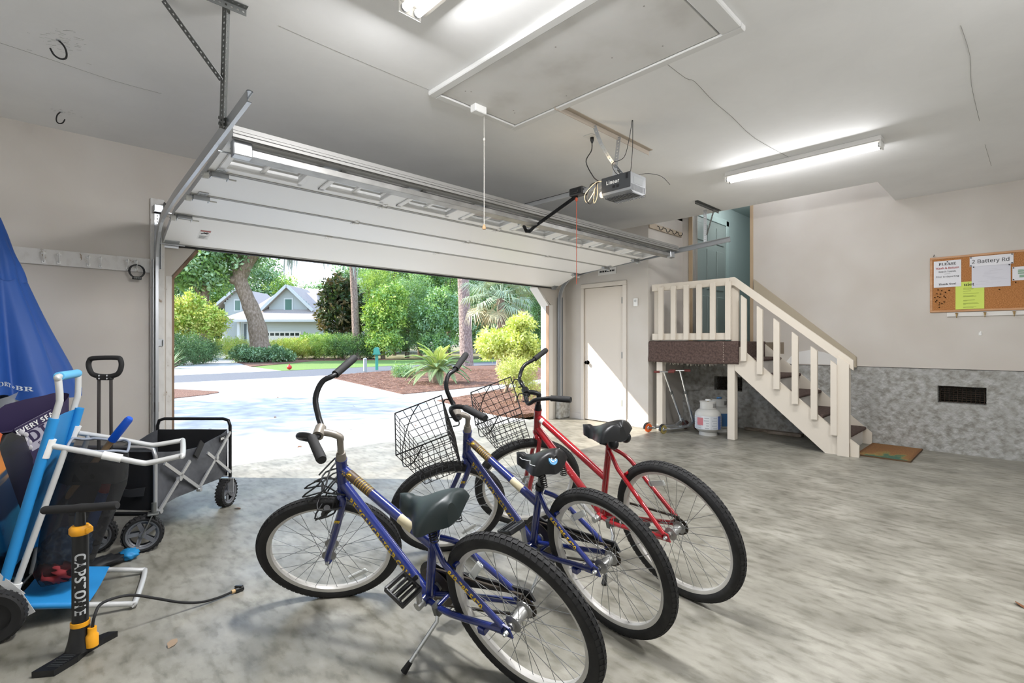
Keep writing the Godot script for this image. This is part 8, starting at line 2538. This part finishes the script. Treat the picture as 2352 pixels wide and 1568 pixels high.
	for q in [[11.23, -29.16], [12.1, -29.71], [12.22, -28.21], [13.12, -28.72], [13.21, -27.25], [14.14, -27.73], [14.2, -26.29], [15.6, -26.2]]:
		var cc: Array = gold + lime if k2 < 3 else (lime + mid if k2 < 5 else mid + deep)
		tree("azalea_bush", hl[k2], Vector3(q[0], 0, q[1]), 0.6, 0.05, [[Vector3(0, 0.85 if k2 < 3 else 1.05, 0), Vector3(1.15, 0.5 if k2 < 3 else 0.65, 1.05), 420, 0.36], [Vector3(0.1, 0.45, 0.2), Vector3(0.9, 0.4, 0.9), 120, 0.3]], fine if k2 % 2 == 0 else broad, cc, leaf, bark_oak, 330 + k2, "azaleas of the hedge", "shrub")
		k2 += 1
	tree("magnolia_tree", "dark glossy magnolia with rusty leaf backs beside the grey house", Vector3(15.36, 0, -29.34), 5.0, 0.2, [[Vector3(0, 3.2, 0), Vector3(1.9, 2.0, 1.8), 620, 0.62], [Vector3(-0.3, 4.7, 0), Vector3(1.3, 1.2, 1.2), 260, 0.6]], big_leaf, [Color("33482f"), Color("4c6340"), Color("7d6a48"), Color("2a3a28")], leaf, bark_oak, 341)
	# pines
	for q in [[15.0, -26.3, 0.25, "slim straight pine trunk rising from the azalea hedge", 13.0], [14.58, -14.1, 0.30, "broad pine trunk with scaly bark beside the street", 14.0]]:
		var P := thing("pine_tree", q[3], "tree", Vector3(q[0], 0, q[1]))
		b = MB.new()
		limb(b, [Vector3(0, -0.1, 0), RT * -0.12 + Vector3(0, 3.0, 0), RT * -0.35 + Vector3(0, q[4] * 0.6, 0), RT * -0.4 + Vector3(0, q[4], 0)], q[2] * 1.15, q[2] * 0.6, 16)
		obj("trunk", b, bark_pine, P)
		scatter([[RT * -0.4 + Vector3(0, q[4], 0), Vector3(2.6, 1.5, 2.6), 360, 0.9], [RT * -1.5 + Vector3(0, q[4] - 2.0, 0), Vector3(1.4, 0.8, 1.4), 120, 0.8]], fine, mid + deep, leaf, 350 + int(q[1]), P)
	# the thicket between hedge and street
	var fl := ["dense green tree behind the sea green mailbox", "bright green sapling beside the slim pine", "tall grey-green tree deep in the thicket", "rounded green tree in the thicket behind the sago palm", "tall leafy tree in the middle of the thicket", "feathery grey-green tree beside the broad pine trunk", "tall dark tree behind the broad pine", "dark tree behind the cabbage palm", "leafy tree beyond the cabbage palm", "tree beside the low grey house"]
	k2 = 0
	for q in [[17.81, -29.75, 6.5], [16.48, -25.47, 4.6], [21.22, -32.02, 8.5], [18.74, -26.07, 5.5], [21.67, -28.8, 8.0], [19.62, -23.83, 4.5], [25.71, -30.46, 9.0], [23.99, -23.78, 7.0], [27.04, -23.61, 7.5], [24.13, -18.07, 4.2]]:
		var h: float = q[2]
		var cc: Array = [mid + lime, lime + mid, cool + deep, mid + cool, mid + deep, cool + mid, deep + mid, deep + cool, mid + deep, deep + mid][k2]
		tree("thicket_tree", fl[k2], Vector3(q[0], 0, q[1]), h, 0.12 + 0.01 * h, [[Vector3(0, h * 0.62, 0), Vector3(h * 0.33, h * 0.3, h * 0.33), 460, 0.62], [Vector3(0.4, h * 0.9, 0.2), Vector3(h * 0.25, h * 0.2, h * 0.25), 240, 0.6], [Vector3(-0.3, h * 0.25, 0.5), Vector3(h * 0.28, h * 0.18, h * 0.28), 220, 0.5]], broad if k2 % 3 else fine, cc, leaf, bark_oak, 360 + k2, "trees of the thicket")
		k2 += 1
	# taller trees closing the view behind the houses
	k2 = 0
	var tl := ["tall oak standing behind the grey house and its drive", "tall tree closing the view behind the houses and thicket"]
	for q in [[9.12, -68.76], [10.06, -56.72], [13.62, -64.41], [16.59, -67.11], [20.5, -66.4], [24.5, -70], [28.5, -66], [31, -61], [32.38, -55.2], [31.1, -46.32], [31.7, -43.43], [34.8, -43.19], [35.7, -39.51], [38.0, -39.13], [37.5, -34.09], [40.8, -33.63], [39.9, -28.96], [43.9, -27.8], [47, -24.5], [46, -12], [-4, -52], [-1, -42], [-5, -34], [2, -60]]:
		var h := 10.5 + 2.0 * sin(k2 * 1.9)
		tree("tall_tree", tl[0] if k2 < 9 or k2 > 19 else tl[1], Vector3(q[0], 0, q[1]), h, 0.3, [[Vector3(0, h * 0.55, 0), Vector3(3.4, 3.4, 3.4), 380, 1.0], [Vector3(0.8, h * 0.85, 0), Vector3(2.8, 2.2, 2.8), 260, 1.0], [Vector3(-0.8, h * 0.25, 0.8), Vector3(2.8, 2.0, 2.6), 200, 0.95]], broad, [mid + cool, cool + deep, mid + lime][k2 % 3], leaf, bark_oak, 380 + k2, "tall trees behind the grey house" if k2 < 9 or k2 > 19 else "tall trees behind the thicket")
		k2 += 1
	# tree on the lawn side whose crown dapples the driveway
	tree("broadleaf_tree", "tall loose-crowned oak beyond the pine straw island", Vector3(-8.5, 0, -13.5), 8.0, 0.3, [[Vector3(0.5, 7.0, 0.5), Vector3(2.8, 1.5, 2.8), 240, 0.8], [Vector3(2.4, 8.2, 1.0), Vector3(2.2, 1.0, 2.2), 120, 0.8]], broad, mid, leaf, bark_oak, 399)
	# cabbage palm
	var fan := fan_mesh(5)
	var cp := thing("cabbage_palm", "cabbage palm with drooping grey-green fans beside the broad pine", "palm", Vector3(12.71, 0, -9.64))
	b = MB.new()
	limb(b, [Vector3(0, -0.05, 0), Vector3(0.05, 1.2, 0), Vector3(0, 2.9, 0)], 0.2, 0.16, 14)
	obj("trunk", b, bark_oak, cp)
	rng.seed = 71
	var pm := leaf_mat("palm_leaf", 0.4)
	pm.vertex_color_use_as_albedo = false
	pm.albedo_color = Color("8fa58a")
	var pd := leaf_mat("palm_leaf_dry", 0.3)
	pd.vertex_color_use_as_albedo = false
	pd.albedo_color = Color("b7b08c")
	for k in 34:
		var a := k * 2.399
		var el := lerpf(1.1, -0.75, k / 33.0)
		var o := obj("frond", fan, pd if k > 29 else pm, cp)
		o.transform = Transform3D(Basis(Vector3.UP, a) * Basis(Vector3(0, 0, 1), el) * Basis(Vector3.RIGHT, rng.randf_range(-0.4, 0.4)) * Basis.from_scale(Vector3.ONE * rng.randf_range(0.95, 1.25)), Vector3(0, 2.9, 0))
	# sago palm
	var fr := frond_mesh(1.0, 0.17, 34, 0.75)
	var sg := thing("sago_palm", "sago palm with a rosette of stiff feathery fronds in the pine straw", "palm", Vector3(7.42, 0, -6.55))
	obj("trunk", MB.new().lathe([Vector2(0.16, 0.0), Vector2(0.18, 0.12), Vector2(0.12, 0.3), Vector2(0.0, 0.34)], 14), bark_oak, sg)
	var sm := leaf_mat("sago_leaf", 0.45)
	sm.vertex_color_use_as_albedo = false
	sm.albedo_color = Color("7f9d6a")
	var sy := leaf_mat("sago_leaf_young", 0.5)
	sy.vertex_color_use_as_albedo = false
	sy.albedo_color = Color("a5bd4c")
	for k in 44:
		var a := k * 2.399 + rng.randf_range(-0.15, 0.15)
		var el := lerpf(1.25, -0.35, pow(k / 43.0, 0.8))
		var o := obj("frond", fr, sy if k < 12 else sm, sg)
		o.transform = Transform3D(Basis(Vector3.UP, a) * Basis(Vector3(0, 0, 1), el) * Basis.from_scale(Vector3.ONE * rng.randf_range(0.85, 1.12)), Vector3(cos(a) * 0.05, 0.32, -sin(a) * 0.05))
	tree("round_shrub", "small feathery green shrub in the pine straw beside the sago palm", Vector3(7.98, 0, -9.21), 0.2, 0.02, [[Vector3(0, 0.2, 0), Vector3(0.45, 0.22, 0.4), 160, 0.24]], fine, mid + cool, leaf, bark_oak, 401, "", "shrub")
	# sunlit shrubs beside the garage
	tree("sunlit_shrub", "bright yellow-green flat-topped shrub beside the concrete path", Vector3(7.02, 0, -3.33), 1.0, 0.045, [[Vector3(0.0, 1.12, 0.0), Vector3(0.75, 0.34, 0.7), 640, 0.24], [RT * 0.35 + Vector3(0, 1.6, 0), Vector3(0.38, 0.18, 0.32), 130, 0.22], [RT * 0.5 + Vector3(0, 0.85, 0), Vector3(0.45, 0.3, 0.4), 200, 0.22]], broad, [Color("cbd674"), Color("e4ebA2"), Color("aebf5e")], leaf, bark_oak, 402, "", "shrub")
	tree("sunlit_shrub", "leggy yellow-green shrub at the corner of the garage", Vector3(5.95, 0, -1.9), 0.6, 0.03, [[Vector3(0.0, 0.62, 0.0), Vector3(0.40, 0.26, 0.36), 260, 0.2], [RT * 0.2 + Vector3(0, 0.3, 0.05), Vector3(0.32, 0.2, 0.3), 120, 0.18]], fine, [Color("c3cf78"), Color("dfe6a0"), Color("a9b868")], leaf, bark_oak, 403, "", "shrub")
	# spiky yucca beside the driveway island
	var yb := MB.new()
	for k in 46:
		var a := k * 2.399
		var el := lerpf(1.35, 0.1, k / 45.0)
		var d := Vector3(cos(a) * cos(el), sin(el), sin(a) * cos(el))
		var s := d.cross(Vector3.UP).normalized() * 0.022
		var tip := d * 0.85 + Vector3(0, -0.12 * cos(el), 0)
		var nn := s.cross(d).normalized()
		yb.tri(-s, s, d * 0.45 + s, nn, nn, nn)
		yb.tri(-s, d * 0.45 + s, d * 0.45 - s, nn, nn, nn)
		yb.tri(d * 0.45 - s, d * 0.45 + s, tip, nn, nn, nn)
	var yu := thing("yucca_plant", "spiky green yucca at the edge of the far driveway", "plant", Vector3(3.55, 0, -21.2))
	var yl := leaf_mat("yucca_leaf", 0.35)
	yl.vertex_color_use_as_albedo = false
	yl.albedo_color = Color("5f8a58")
	obj("blades", yb, yl, yu).scale = Vector3.ONE * 1.35
	obj("crown", MB.new().lathe([Vector2(0.1, -0.02), Vector2(0.12, 0.05), Vector2(0.0, 0.12)], 10), bark_oak, yu)
